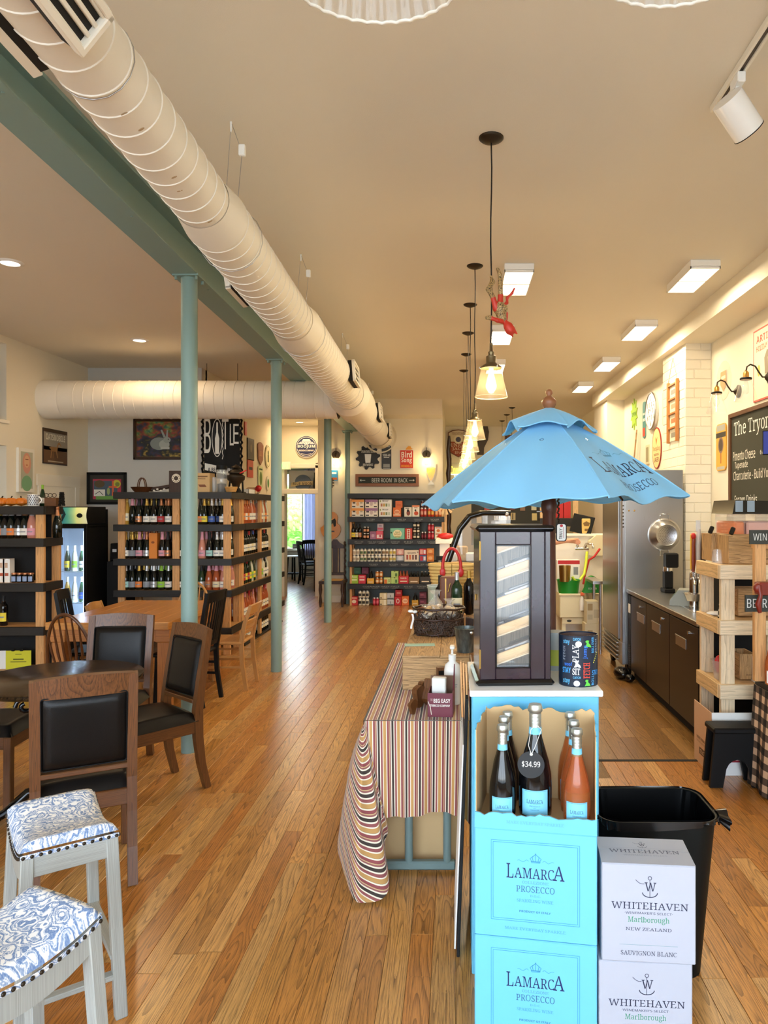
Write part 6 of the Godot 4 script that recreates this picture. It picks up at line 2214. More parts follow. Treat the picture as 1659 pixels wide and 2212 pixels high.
func blue_box(label: String, y: float) -> Node3D:
	var t := thing("wine_case", label, "carton", BOX_O + V(0, y, 0), BOX_YAW, "blue prosecco cases")
	var m := mat("case_blue", "66b9db", .6)
	part("carton", G().bx(-.192, .192, .001, .342, 0, -.27, .003), m, t)
	part("flap_seam", G().bx(-.192, .192, .3425, .3435, -.001, -.134, .0).bx(-.192, .192, .3425, .3435, -.136, -.269), m, t)
	var z := .0006
	var g := G()
	for k in 2:
		var w := .1385 - k * .006
		var a := .056 + k * .006
		var b := .308 - k * .006
		g.line([U(-w, a), U(w, a), U(w, b), U(-w, b), U(-w, a)], .0014, z, "2f86ac")
	crown(g, .002, .253, .044, z, "2a7ea8")
	g.text("L", serif, -.079, .2145, .022, .046, z, "1b2458").text("AMARC", serif, -.003, .210, .124, .033, z).text("A", serif, .074, .216, .036, .046, z)
	g.text("COLLEZIONE", serif, .001, .181, .083, .0085, z, "4a84a8").text("PROSECCO", serif, .001, .160, .120, .020, z, "2f5a86").text("D.O.C.", serif, .001, .139, .032, .0065, z, "3f7ea4").text("SPARKLING WINE", serif, 0, .123, .114, .0095, z, "3f88ac")
	g.text("PRODUCT OF ITALY", bold, 0, .089, .098, .0065, z, "2f6c94").text("MAKE EVERYDAY SPARKLE", serif, 0, .033, .19, .0085, z, "3f88ac")
	part("print", g, PRINT, t)
	return t

func prosecco(called: String, label: String, where: Vector3, yaw: float, r: float, h: float, rose: bool, group := "") -> Node3D:
	var t := thing(called, label, "bottle", where, yaw, group)
	var k := h / .305
	var prof := [U(0, .006 * k), U(r * .8, .0), U(r * .98, .006 * k), U(r, .02 * k), U(r, .085 * k), U(r * .96, .115 * k), U(r * .82, .15 * k), U(r * .6, .185 * k), U(r * .42, .215 * k), U(r * .345, .24 * k), U(r * .335, .285 * k), U(.0, .286 * k)]
	var gm: StandardMaterial3D
	if rose:
		gm = mat("rose_glass", "ea8a48", .03)
		gm.albedo_color.a = .25
		gm.refraction_enabled = true
		gm.refraction_scale = .035
		gm.clearcoat_enabled = true
		gm.clearcoat = .4
	else:
		gm = glassy("black")
	part("glass_body", G().lathe(prof, 32), gm, t)
	var fr := []
	for j in 12:
		var y := (.243 + j * .0037) * k
		fr.append(U(r * .365 + .0007 * sin(j * 2.4), y))
	fr += [U(r * .44, .286 * k), U(r * .44, .296 * k), U(r * .38, .304 * k), U(0, .306 * k)]
	var fo := part("foil", G().lathe(fr, 24), mat("crumpled_foil", "c6cdc8", .28, .9), t)
	(fo.material_override as StandardMaterial3D).normal_enabled = true
	(fo.material_override as StandardMaterial3D).normal_texture = protos["leather"]
	(fo.material_override as StandardMaterial3D).uv1_triplanar = true
	(fo.material_override as StandardMaterial3D).uv1_scale = Vector3.ONE * 22.0
	part("neck_band", G().lathe([U(r * .40, .218 * k), U(r * .372, .243 * k)], 24), mat("label_blue", "7ccae8", .5), t)
	var rr := r + .0008
	var hw := .83
	var lb := part("paper_label", G().lathe([U(rr, .012 * k), U(rr, .082 * k)], 16, -hw, hw), mats["label_blue"], t)
	var bend := func(f: Vector2): return [V(sin(f.x / rr) * (rr + .0006), f.y, cos(f.x / rr) * (rr + .0006)), V(sin(f.x / rr), 0, cos(f.x / rr))]
	var g := G()
	var w := rr * 1.25
	g.text("LAMARCA", serif, 0, .052 * k, w * .78, .011 * k, 0, "1b2458", bend).text("PROSECCO", serif, 0, .040 * k, w * .5, .0042 * k, 0, "2f5a86", bend).text("SPARKLING WINE", serif, 0, .030 * k, w * .4, .0028 * k, 0, "2f6c94", bend).text("DOC", serif, 0, .035 * k, w * .12, .0025 * k, 0, "2f6c94", bend)
	part("print", g, PRINT, lb)
	var edge := G()
	for y in [.0145, .0795]:
		edge.lathe([U(rr + .0005, y * k - .0004), U(rr + .0005, y * k + .0004)], 16, -hw + .07, hw - .07)
	part("label_border", edge, mat("border_navy", "2a4f78", .5), lb)
	return t

func center_display() -> void:
	# ---- two full cases and the torn one
	blue_box("blue prosecco case at the bottom of the display stack", .0)
	blue_box("blue prosecco case carrying the torn open case", .343)
	var m: Material = mats["case_blue"]
	var oc := thing("torn_case", "blue case torn open at front, kraft inside, full of bottles", "carton", BOX_O + V(0, .687, 0), BOX_YAW)
	var lip := [U(-.190, .0), U(.190, .0)] + torn(.190, -.190, .047, .010, 26)
	part("front_lip", G().prism(PackedVector2Array(lip), -.004, .001), m, oc)
	part("print", G().text("MAKE EVERYDAY SPARKLE", serif, .0, .024, .18, .009, .0018, "5aa0bc"), PRINT, oc)
	part("lip_inside", G().prism(PackedVector2Array(lip), -.0065, -.0045), mats["card"], oc)
	var bk := [U(-.190, .0), U(.190, .0)] + torn(.190, -.190, .312, .012, 26)
	part("back_wall", G().prism(PackedVector2Array(bk), -.27, -.2665), m, oc)
	part("back_inside", G().prism(PackedVector2Array(bk), -.2662, -.2635), mats["card"], oc)
	for s in [-1.0, 1.0]:
		var e := [U(-.268, .0), U(.0, .0)] + torn(.0, -.268, .298, .014, 18)
		if s < 0:
			e = [U(-.268, .0), U(.0, .0), U(-.003, .05)] + torn(-.004, -.268, .31, .012, 18)
		var g := G()
		g.xf = side(s * .1905)
		part("side_wall", g.prism(PackedVector2Array(e), -.0015, .0015), m, oc)
		var gi := G()
		gi.xf = side(s * .1875)
		part("side_inside", gi.prism(PackedVector2Array(e), -.0012, .0012), mats["card"], oc)
	part("bottom", G().bx(-.188, .188, .0, .004, -.004, -.262), mats["card"], oc)
	var y := .692
	prosecco("prosecco_magnum", "large dark prosecco magnum wearing the black price tag", V(.262, y, -2.372), -8.0, .0545, .365, false)
	var lx := [[.152, 2.345, "front dark prosecco bottle left of the magnum"], [.163, 2.437, "middle dark prosecco bottle in the left row of three"], [.179, 2.495, "back dark prosecco bottle in the left row of three"]]
	for k in 3:
		prosecco("prosecco_bottle", lx[k][2], V(lx[k][0], y, -lx[k][1]), -6.0, .043, .305, false, "dark prosecco bottles in the torn case")
	var rx := [[.388, 2.303, "front rosé prosecco bottle right of the magnum"], [.393, 2.395, "middle rosé prosecco bottle in the right row of three"], [.396, 2.487, "back rosé prosecco bottle in the right row of three"]]
	for k in 3:
		prosecco("rose_bottle", rx[k][2], V(rx[k][0], y, -rx[k][1]), -10.0, .043, .305, true, "rosé prosecco bottles in the torn case")
	var tg := thing("price_tag", "round black price tag chalked 34.99 tied to the magnum's neck", "price tag", at(1147, 1652, 2.30), -6)
	part("disc", G().prism(oval(.043, .043, 36), -.001, .001), mat("tag_black", "26282a", .7), tg)
	part("chalk", G().text("$34.99", sans, 0, .002, .058, .020, .0014, "f0efe8"), PRINT, tg)
	part("eyelet", G().disc(.001, .034, .005, .005, .0014, "c9c6ba"), PRINT, tg)
	part("string", G().tube([V(.001, .034, .002), V(-.008, .062, .0), V(.0, .10, -.045), V(.018, .112, -.052)], .0011, 5).tube([V(.001, .034, .002), V(.012, .055, .0), V(.034, .10, -.045), V(.018, .112, -.052)], .0011, 5), mats["paper"], tg)
	# ---- white wine cases
	for k in 2:
		var o := V(fx(1401, 2.207) if k == 1 else fx(1394, 2.215), .3035 * k, -2.207 - (.0 if k == 1 else .006))
		var c := thing("wine_case", ["white wine case at the bottom, beside the blue stack", "white wine case on top, with its lid showing"][k], "carton", o, -5.0 if k == 1 else -4.0, "white wine cases")
		part("carton", G().bx(-.142, .142, .001, .3025, 0, -.18, .003), mat("case_white", "aaacb6", .65), c)
		part("lid_seam", G().bx(-.142, .142, .303, .3036, -.002, -.0885).bx(-.142, .142, .303, .3036, -.0905, -.178), mats["case_white"], c)
		var g := G()
		var z := .0006
		anchor(g, .004, .232, .054, z)
		g.text("WHITEHAVEN", serif, .003, .176, .232, .021, z, "20243e").text("·WINEMAKER'S SELECT·", sans, .0, .1535, .145, .007, z, "3a3f58").text("Marlborough", serif, .0, .131, .125, .022, z, "2f8a62").text("NEW ZEALAND", serif, 0, .104, .138, .0095, z, "2a2e48").line([U(-.088, .055), U(.088, .055)], .001, z, "6a8f90").text("SAUVIGNON BLANC", serif, 0, .030, .168, .0135, z, "20243e")
		part("print", g, PRINT, c)
		var l := G()
		l.xf = Transform3D(Basis(V(1, 0, 0), V(0, 0, -1), V(0, 1, 0)), V(0, .3038, -.09))
		anchor(l, .0, .038, .034, .0003)
		l.text("WHITEHAVEN", serif, .0, -.006, .22, .022, .0003, "4a4e60").text("·WINEMAKER'S SELECT·", sans, .0, -.032, .14, .008, .0003, "8a8ea0").line([U(-.13, .014), U(.13, .014)], .0008, .0003)
		part("lid_print", l, PRINT, c)
	bin_with_bag()
	pedestal()
	umbrella()
	folding_table()

# an anchor with a W on it
func anchor(g: Geo, x: float, y: float, s: float, z: float) -> void:
	var hook := []
	for k in 15:
		var a := PI * (1.0 + k / 14.0)
		hook.append(U(x + cos(a) * s * .42, y - s * .28 + sin(a) * s * .26))
	g.line(hook, s * .05, z, "20243e")
	g.line([U(x, y + s * .45), U(x, y - s * .54)], s * .03, z)
	var ring := []
	for k in 13:
		ring.append(U(x + cos(TAU * k / 12) * s * .1, y + s * .55 + sin(TAU * k / 12) * s * .1))
	g.line(ring, s * .035, z)
	g.text("W", serif, x + s * .03, y + s * .06, s * .66, s * .5, z + .0001)
	var sw := []
	for k in 10:
		var t := k / 9.0
		sw.append(U(x - s * (.3 + .5 * t), y + s * (.22 + .22 * t - .35 * t * (1.0 - t))))
	g.line(sw, s * .03, z)

func bin_with_bag() -> void:
	var t := thing("trash_can", "black trash can lined with a black plastic bag behind white cases", "trash can", V(.735, 0, -2.715))
	var wall := func(inset: float):
		return func(u: float, v: float):
			var p := rrect(lerpf(.34, .425, v) - inset * 2.0, lerpf(.24, .31, v) - inset * 2.0, .075, 8)
			var f := u * p.size()
			var i := int(f) % p.size()
			var q := p[i].lerp(p[(i + 1) % p.size()], f - floorf(f))
			return V(q.x, v * .58, -q.y)
	part("can_body", G().sheet(wall.call(.0), 72, 6), mat("can_plastic", "0b0f0e", .5), t)
	part("bottom", G().bx(-.15, .15, 0, .01, -.1, .1), mats["can_plastic"], t)
	var rim := []
	var rp := rrect(.433, .318, .078, 8)
	for q in rp:
		rim.append(V(q.x, .578, -q.y))
	rim.append(rim[0])
	mats["can_plastic"].metallic_specular = .3
	part("rim", G().tube(rim, .007, 6, false), mats["can_plastic"], t)
	var bm := mat("bag_film", "0a0a0b", .22)
	var bag := func(u: float, v: float):
		var p := rrect(.405, .29, .07, 8)
		var f := u * p.size()
		var i := int(f) % p.size()
		var q := p[i].lerp(p[(i + 1) % p.size()], f - floorf(f))
		var wob := sin(u * 47.0 + v * 6.0) * .004 + sin(u * 91.0) * .003 * v
		var k := 1.0 - (1.0 - v) * .2
		return V(q.x * k + q.normalized().x * wob, .18 + .405 * v, -(q.y * k + q.normalized().y * wob))
	part("bag_inside", G().sheet(bag, 160, 12, .0, 1.0, 1.0, true), bm, t)
	var cuff := func(u: float, v: float):
		var p := rrect(.438, .324, .08, 8)
		var f := u * p.size()
		var i := int(f) % p.size()
		var q := p[i].lerp(p[(i + 1) % p.size()], f - floorf(f))
		var n := q.normalized()
		var k := .006 + .004 * sin(u * 130.0) * v
		var dr := .022 + .012 * sin(u * 21.0) + .006 * sin(u * 63.0)
		return V(q.x + n.x * k, .588 - dr * v, -(q.y + n.y * k))
	part("bag_cuff", G().sheet(cuff, 200, 3), bm, t)
	var knot := func(u: float, v: float):
		var a := u * TAU
		var r := .012 + .028 * v + .008 * sin(a * 5.0) * v
		return V(.213 + .055 * v, .572 - .022 * v + sin(a) * r * .8, cos(a) * r * 1.3 + .05)
	part("bag_knot", G().sheet(knot, 40, 6), bm, t)

func pedestal() -> void:
	var p := thing("display_stand", "sky blue display stand with a white top board behind the cases", "stand", V(.29, 0, -2.62))
	part("body", G().bx(-.232, .232, .0, 1.018, .0, -.48, .004), mat("stand_blue", "66b8d8", .55), p)
	part("top_board", G().bx(-.24, .245, 1.018, 1.04, .014, -.49, .003), WHITE, p)
	# ---- glazed cabinet
	var c := thing("glass_cabinet", "dark mahogany countertop cabinet with tall glazed door on the stand", "cabinet", V(.222, 1.04, -2.69), 3.0)
	var mh: StandardMaterial3D = mats["mahogany"]
	mh.clearcoat_enabled = true
	mh.clearcoat = .5
	mh.clearcoat_roughness = .12
	var W := .134
	part("base_molding", G().bx(-.148, .148, .0, .022, .016, -.30, .010), mats["black_gloss"], c)
	part("top_molding", G().bx(-.150, .150, .576, .600, .018, -.30, .011), mats["black_gloss"], c)
	part("side_panel", G().bx(-W, -W + .016, .02, .578, -.022, -.285, .002), mh, c)
	part("side_panel", G().bx(W - .016, W, .02, .578, -.002, -.285, .002), mh, c)
	part("back_panel", G().bx(-W, W, .02, .578, -.278, -.285), mats["pine_pale"], c)
	part("corner_post", G().bx(W - .022, W, .02, .578, .002, -.02, .003), mh, c)
	var wx0 := -.074
	var wx1 := .058
	var wy0 := .065
	var wy1 := .527
	var dr := part("door", G().bx(-W, wx0, .022, .577, .004, -.02, .003).bx(wx1, W - .0225, .022, .577, .004, -.02, .003).bx(wx0, wx1, .022, wy0, .004, -.02, .003).bx(wx0, wx1, wy1, .577, .004, -.02, .003), mh, c)
	part("bead", G().bx(wx0, wx0 + .005, wy0, wy1, .002, -.012).bx(wx1 - .005, wx1, wy0, wy1, .002, -.012).bx(wx0, wx1, wy0, wy0 + .005, .002, -.012).bx(wx0, wx1, wy1 - .005, wy1, .002, -.012), mats["black_gloss"], dr)
	part("pane", G().bx(wx0 + .004, wx1 - .004, wy0 + .004, wy1 - .004, -.008, -.012), mats["clear_glass"], dr)
	for y in [.505, .10]:
		part("hinge", G().bx(-W - .002, -W + .005, y - .035, y + .035, .0, .0055, .001).cyl(V(-W + .0005, y - .036, .006), V(-W + .0005, y + .036, .006), .0025, .0025, 8), mats["brass"], dr)
	part("latch", G().bx(-W - .006, -W, .30, .325, -.15, -.165, .002), mats["brass"], c)
	# sloping shelves with light slats; slim foil packets lie on them
	for k in 5:
		var y := .09 + k * .105
		part("shelf", G().bar(V(-.115, y - .03, -.10), V(.115, y + .05, -.10), .012, .16, .002, Vector3.BACK), mats["pine_pale"], c)
		part("shelf_edge", G().bar(V(-.115, y - .012, -.022), V(.115, y + .068, -.022), .035, .008, .002, Vector3.BACK), mats["pine"], c)
		var gx := .0
		for j in 4:
			var o := V(-.03 + .022 * j, y + .028 + .0125 * j, -.05 - .03 * (j % 2))
			one("foil_packet", G().bar(V(-.05, -.0174, 0), V(.05, .0174, 0), .014, .02, .003, Vector3.BACK), BLACK if (j + k) % 3 == 0 else STEEL, "slim %s cigar tube, %s on the glass cabinet's %s shelf" % ["black" if (j + k) % 3 == 0 else "silver", nth(j), ["lowest", "second", "third", "fourth", "topmost"][k]], "tube", c.transform * o, 3.0, "slim tubes in the glass cabinet")
	# ---- oval dog print tin
	var b := thing("print_tin", "oval navy tin printed with dog words beside the cabinet", "tin", V(fx(1249, 2.715), 1.04, -2.715))
	var rx := .0735
	var rz := .058
	part("tin", G().lathe([U(0, .004), U(.98, .0), U(1.0, .004), U(1.0, .186), U(1.012, .19), U(.985, .19), U(.975, .01)], 40, 0, TAU, rx, rz), mat("tin_navy", "152234", .25), b)
	part("tin_inside", G().lathe([U(.97, .185), U(.965, .012), U(.0, .012)], 32, 0, TAU, rx, rz), mat("tin_brown", "4a342a", .5), b)
	var wrap := func(x: float, yy: float):
		var a := x / .068
		return [V(sin(a) * (rx + .0007), yy, cos(a) * (rz + .0007)), V(sin(a) * rz, 0, cos(a) * rx).normalized()]
	var flat_ := func(f: Vector2): return wrap.call(f.x, f.y)
	var up := func(f: Vector2): return wrap.call(-f.y, f.x)
	var g := G()
	g.text("stay", bold, -.052, .165, .026, .02, 0, "5cb4e4", flat_).text("stay", bold, -.052, .020, .028, .022, 0, "5cb4e4", flat_)
	g.text("woof", bold, -.045, .085, .03, .014, 0, "2f6cd0", flat_).text("STAY", bold, -.052, .062, .034, .02, 0, "3f9ae0", flat_)
	g.text("CATCH", bold, -.014, .178, .026, .01, 0, "5cb4e4", flat_).text("SIT", seriff, -.016, .058, .026, .024, 0, "f0f2f2", flat_).text("CATCH", bold, -.014, .036, .026, .008, 0, "5cb4e4", flat_)
	g.text("ROLL OVER", bold, .155, -.046, .058, .012, 0, "4aa0dc", up).text("ROLL", bold, .024, -.046, .036, .012, 0, "4aa0dc", up).text("FETCH", bold, .125, .062, .05, .01, 0, "7a8694", up).text("PLAY", serif, .125, .018, .064, .022, 0, "f0f2f2", up)
	g.text("FETCH", seriff, .062, -.021, .058, .024, 0, "d84a38", up).text("jump", bold, .13, -.016, .05, .018, 0, "2f6cd0", up).text("STAY", bold, .06, .052, .034, .018, 0, "3f9ae0", flat_).text("RETCH", bold, .15, -.064, .05, .01, 0, "8a94a0", up)
	for e in [[-.008, .16, .011, "eef0f0"], [-.014, .014, .011, "e2e4e6"]]:
		fan(g, wrap, circle_pts(e[0], e[1], e[2]), e[3])
	for e in [[.026, .158, .9, "62c84a"], [-.012, .084, .9, "f0f2f2"], [.024, .014, .8, "62c84a"]]:
		var pts := []
		for q in [[-.014, -.012], [.014, -.012], [.010, -.002], [.002, .006], [.004, .016], [-.006, .018], [-.012, .012], [-.006, .006], [-.009, -.004]]:
			pts.append(U(e[0] + q[0] * e[2], e[1] + q[1] * e[2]))
		fan(g, wrap, pts, e[3])
	for k in 6:
		fan(g, wrap, circle_pts(.05 + .004 * k, .09 + .007 * k, .0024), "d8d84a")
	part("print", g, mats["print_gloss"], b)
	# ---- grey tin behind
	var gt := thing("grey_tin", "pale grey tin standing between cabinet and dog print tin", "tin", V(.412, 1.04, -2.97))
	part("can", G().lathe([U(0, .0), U(.04, .0), U(.042, .004), U(.042, .15), U(.04, .155), U(.0, .155)], 20), mat("tin_grey", "a9b2b2", .4), gt)
	part("paper_label", G().lathe([U(.0428, .02), U(.0428, .085)], 12, -1.2, 1.2), mat("tin_lime", "b7c24a", .5), gt)
	# ---- boards leaning beside the stand
	var lb := thing("leaning_board", "black chalkboard panel leaning against the blue stand's left side", "board", V(.03, 0, -2.95))
	part("panel", G().bar(V(-.022, .0, 0), V(.012, .98, 0), .012, .46, .003, Vector3.BACK), mats["black_matte"], lb)
	part("paper_edge", G().bar(V(-.034, .02, .0), V(-.002, .80, .0), .006, .42, .001, Vector3.BACK), mats["paper"], lb)
	for k in 3:
		one("wood_slat", G().bar(V(.01 * k, .88, .02 * k), V(-.006 + .01 * k, 1.10, .02 * k), .007, .03, .001, Vector3.BACK), mats["pine_warm"], "thin wooden slat standing left of the glass cabinet, %s of three" % ["leftmost", "middle", "rightmost"][k], "slat", V(.025, 0, -2.84), .0, "slats left of the glass cabinet")

func circle_pts(x: float, y: float, r: float) -> Array:
	var p := []
	for k in 16:
		p.append(U(x + cos(TAU * k / 16) * r, y + sin(TAU * k / 16) * r))
	return p

# a small printed shape on a curved surface
func fan(g: Geo, wrap: Callable, pts: Array, hex: String) -> void:
	g.col = K(hex)
	var t := Geometry2D.triangulate_polygon(PackedVector2Array(pts))
	for i in range(0, t.size() - 2, 3):
		var q := []
		for j in 3:
			q.append(wrap.call(pts[t[i + j]].x, pts[t[i + j]].y))
		g.tri(q[0][0], q[1][0], q[2][0], q[0][1], q[1][1], q[2][1])

func umbrella() -> void:
	var o := V(.415, 0, -3.2)
	var t := thing("umbrella", "sky blue six panel market umbrella lettered LAMARCA PROSECCO on a brown pole", "umbrella", o)
	var R := .595
	var hem := func(a: float): return 1.738 + .02 * cos(deg_to_rad(a - 16.0))
	var rib := func(a: float, v: float):
		var r := R * (.03 + .97 * v)
		return V(cos(deg_to_rad(a)) * r, lerpf(2.122, hem.call(a), v) + .018 * sin(v * PI), sin(deg_to_rad(a)) * r)
	var cm := mat("canopy_cloth", "84c4ea", .75)
	cm.backlight_enabled = true
	cm.backlight = Color(.25, .35, .4)
	cm.rim_enabled = true
	cm.rim = .3
	for k in 6:
		var a := 16.0 + 60.0 * k
		var f := func(u: float, v: float):
			var p: Vector3 = (rib.call(a + 60.0, v) as Vector3).lerp(rib.call(a, v), u)
			var s := sin(u * PI)
			p.y += v * v * (-.012 * s + .016 * sin(u * TAU * 1.5 + k) * s) + .004 * sin(u * 14.0 + v * 5.0 + k) * v
			p -= V(p.x, 0, p.z) * .05 * s * v
			return p
		var pn := part("canopy_panel", G().sheet(f, 20, 16, .003), cm, t)
		# hem stitched along the edge
		var edge := []
		for j in 21:
			edge.append((f.call(j / 20.0, 1.0) as Vector3))
		part("hem", G().tube(edge, .0042, 6), cm, pn)
		part("rib_arm", G().tube([rib.call(a, .05) - V(0, .015, 0), rib.call(a, .5) - V(0, .016, 0), rib.call(a, .99) - V(0, .006, 0)], .006, 6), mats["walnut_dark"], t)
		part("seam", G().tube([rib.call(a, .1) + V(0, .001, 0), rib.call(a, .4) + V(0, .002, 0), rib.call(a, .7) + V(0, .002, 0), rib.call(a, 1.0)], .0045, 6), cm, t)
		# vent cap
		var cap := func(u: float, v: float):
			var p0 := V(cos(deg_to_rad(a + 60.0)), 0, sin(deg_to_rad(a + 60.0)))
			var p1 := V(cos(deg_to_rad(a)), 0, sin(deg_to_rad(a)))
			var p := p0.lerp(p1, u) * (.02 + .19 * v)
			var s := sin(u * PI)
			p.y = 2.148 - .105 * v + .012 * sin(v * PI) + .036 * s * s * v * v + .010 * sin(u * TAU + k * 2.0) * v * v
			return p
		var cp := part("vent_cap", G().sheet(cap, 16, 8, .003), cm, t)
		var ce := []
		for j in 17:
			ce.append(cap.call(j / 16.0, 1.0))
		part("cap_hem", G().tube(ce, .0035, 6), cm, cp)
		# eyelet
		var m0: Vector3 = f.call(.5, .36)
		var m1: Vector3 = f.call(.5, .40)
		var mx: Vector3 = f.call(.55, .38)
		var nn := (mx - m0).cross(m1 - m0).normalized()
		nn = nn if nn.y > .0 else -nn
		var eg := G()
		eg.xf = Transform3D(Basis(nn.cross(m1 - m0).normalized(), nn, (m1 - m0).normalized()), f.call(.5, .38) + nn * .0015)
		var ey := part("eyelet", eg.lathe([U(.010, .0), U(.0095, .002), U(.006, .002), U(.0055, .0)], 14), CHROME, pn)
		eg = G()
		eg.xf = Transform3D(Basis(nn.cross(m1 - m0).normalized(), nn, (m1 - m0).normalized()), f.call(.5, .38) + nn * .0017)
		part("eyelet_hole", eg.lathe([U(.0058, .0), U(.0, .0002)], 12), mats["black_matte"], pn)
		if k == 0:
			var slant := .69
			var bend := func(q: Vector2):
				var v := .70 - q.y / slant
				var u := .55 + q.x * .93 / (R * v)
				var c: Vector3 = f.call(u, v)
				var n: Vector3 = ((f.call(u + .02, v) as Vector3) - c).cross((f.call(u, v + .02) as Vector3) - c).normalized()
				n = n if n.y > .0 else -n
				return [c + n * .0035, n]
			var g := G()
			g.text("L", serif, -.165, .0, .045, .115, 0, "16224a", bend).text("AMARC", serif, -.012, -.012, .255, .078, 0, "16224a", bend).text("A", serif, .155, .003, .08, .108, 0, "16224a", bend).text("PROSECCO", serif, .01, -.118, .27, .045, 0, "1e3460", bend)
			part("print", g, PRINT, pn)
			var cr := G()
			var h2 := G()
			crown(h2, .0, .10, .09, .0, "4f8fb4")
			for i in range(0, h2.v.size(), 3):
				var q := []
				for j in 3:
					q.append(bend.call(U(h2.v[i + j].x, h2.v[i + j].y)))
				cr.col = K("4f8fb4")
				cr.tri(q[0][0], q[1][0], q[2][0], q[0][1], q[1][1], q[2][1])
			part("crest_print", cr, PRINT, pn)
	var pm := mat("pole_brown", "4a2418", .35)
	part("pole", G().lathe([U(.0, .05), U(.032, .05), U(.031, 1.15), U(.029, 1.68), U(.034, 1.69), U(.036, 1.72), U(.031, 1.74), U(.028, 1.78), U(.025, 2.1), U(.0, 2.12)], 20), pm, t)
	part("finial", G().lathe([U(.02, 2.13), U(.028, 2.14), U(.022, 2.15), U(.03, 2.165), U(.034, 2.18), U(.024, 2.195), U(.012, 2.203), U(.011, 2.208), U(.016, 2.216), U(.016, 2.226), U(.008, 2.234), U(.0, 2.236)], 20), mat("finial_brown", "8a5634", .4), t)
	part("base", G().lathe([U(.0, .0), U(.085, .0), U(.085, .03), U(.06, .05), U(.045, .16), U(.0, .16)], 24), BLACK, t)
	part("pin", G().cyl(V(-.055, 1.69, 0), V(.02, 1.69, 0), .004, .004, 6), STEEL, t)
	# ---- key tag on a chain
	var kt := thing("key_tag", "black and white key tag lettered TRULY hanging beside the pole", "key tag", at(1212.5, 1150, 3.16))
	part("tag", G().prism(rrect(.047, .08, .012), -.003, .003), BLACK, kt)
	var g2 := G()
	g2.xf = T(Vector3(), 0, 0, 90)
	g2.col = K("eceae2")
	g2.flat(rrect(.072, .038, .009), .0034)
	g2.text("TRULY", bold, -.006, .003, .046, .013, .0038, "1c1c1c").rect(.0, -.010, .05, .002, .0038, "9a2c30")
	part("print", g2, PRINT, kt)
	part("berry", G().disc(.0, .029, .007, .006, .0042, "c02a34", 12), PRINT, kt)
	for k in 14:
		part("chain_link", G().ball(V(-.013 + .003 * sin(k * 2.1), .044 + k * .0085, .004 * cos(k * 2.1)), V(.005, .006, .004), 7), mats["bronze"], kt)

func stripe_texture() -> ImageTexture:
	var n := 256
	var im := Image.create(n, 4, false, Image.FORMAT_RGB8)
	var seq := [["3a2f28", .14], ["e4d8c0", .06], ["8c4c4a", .13], ["e4d8c0", .05], ["b98c50", .19], ["e4d8c0", .06], ["8a4446", .13], ["c9a878", .04], ["8c5450", .07], ["e4d8c0", .06]]
	var x := .0
	for s in seq:
		im.fill_rect(Rect2i(int(x * n), 0, int(s[1] * n) + 2, 4), Color(s[0]))
		x += s[1] / .93
	return ImageTexture.create_from_image(im)

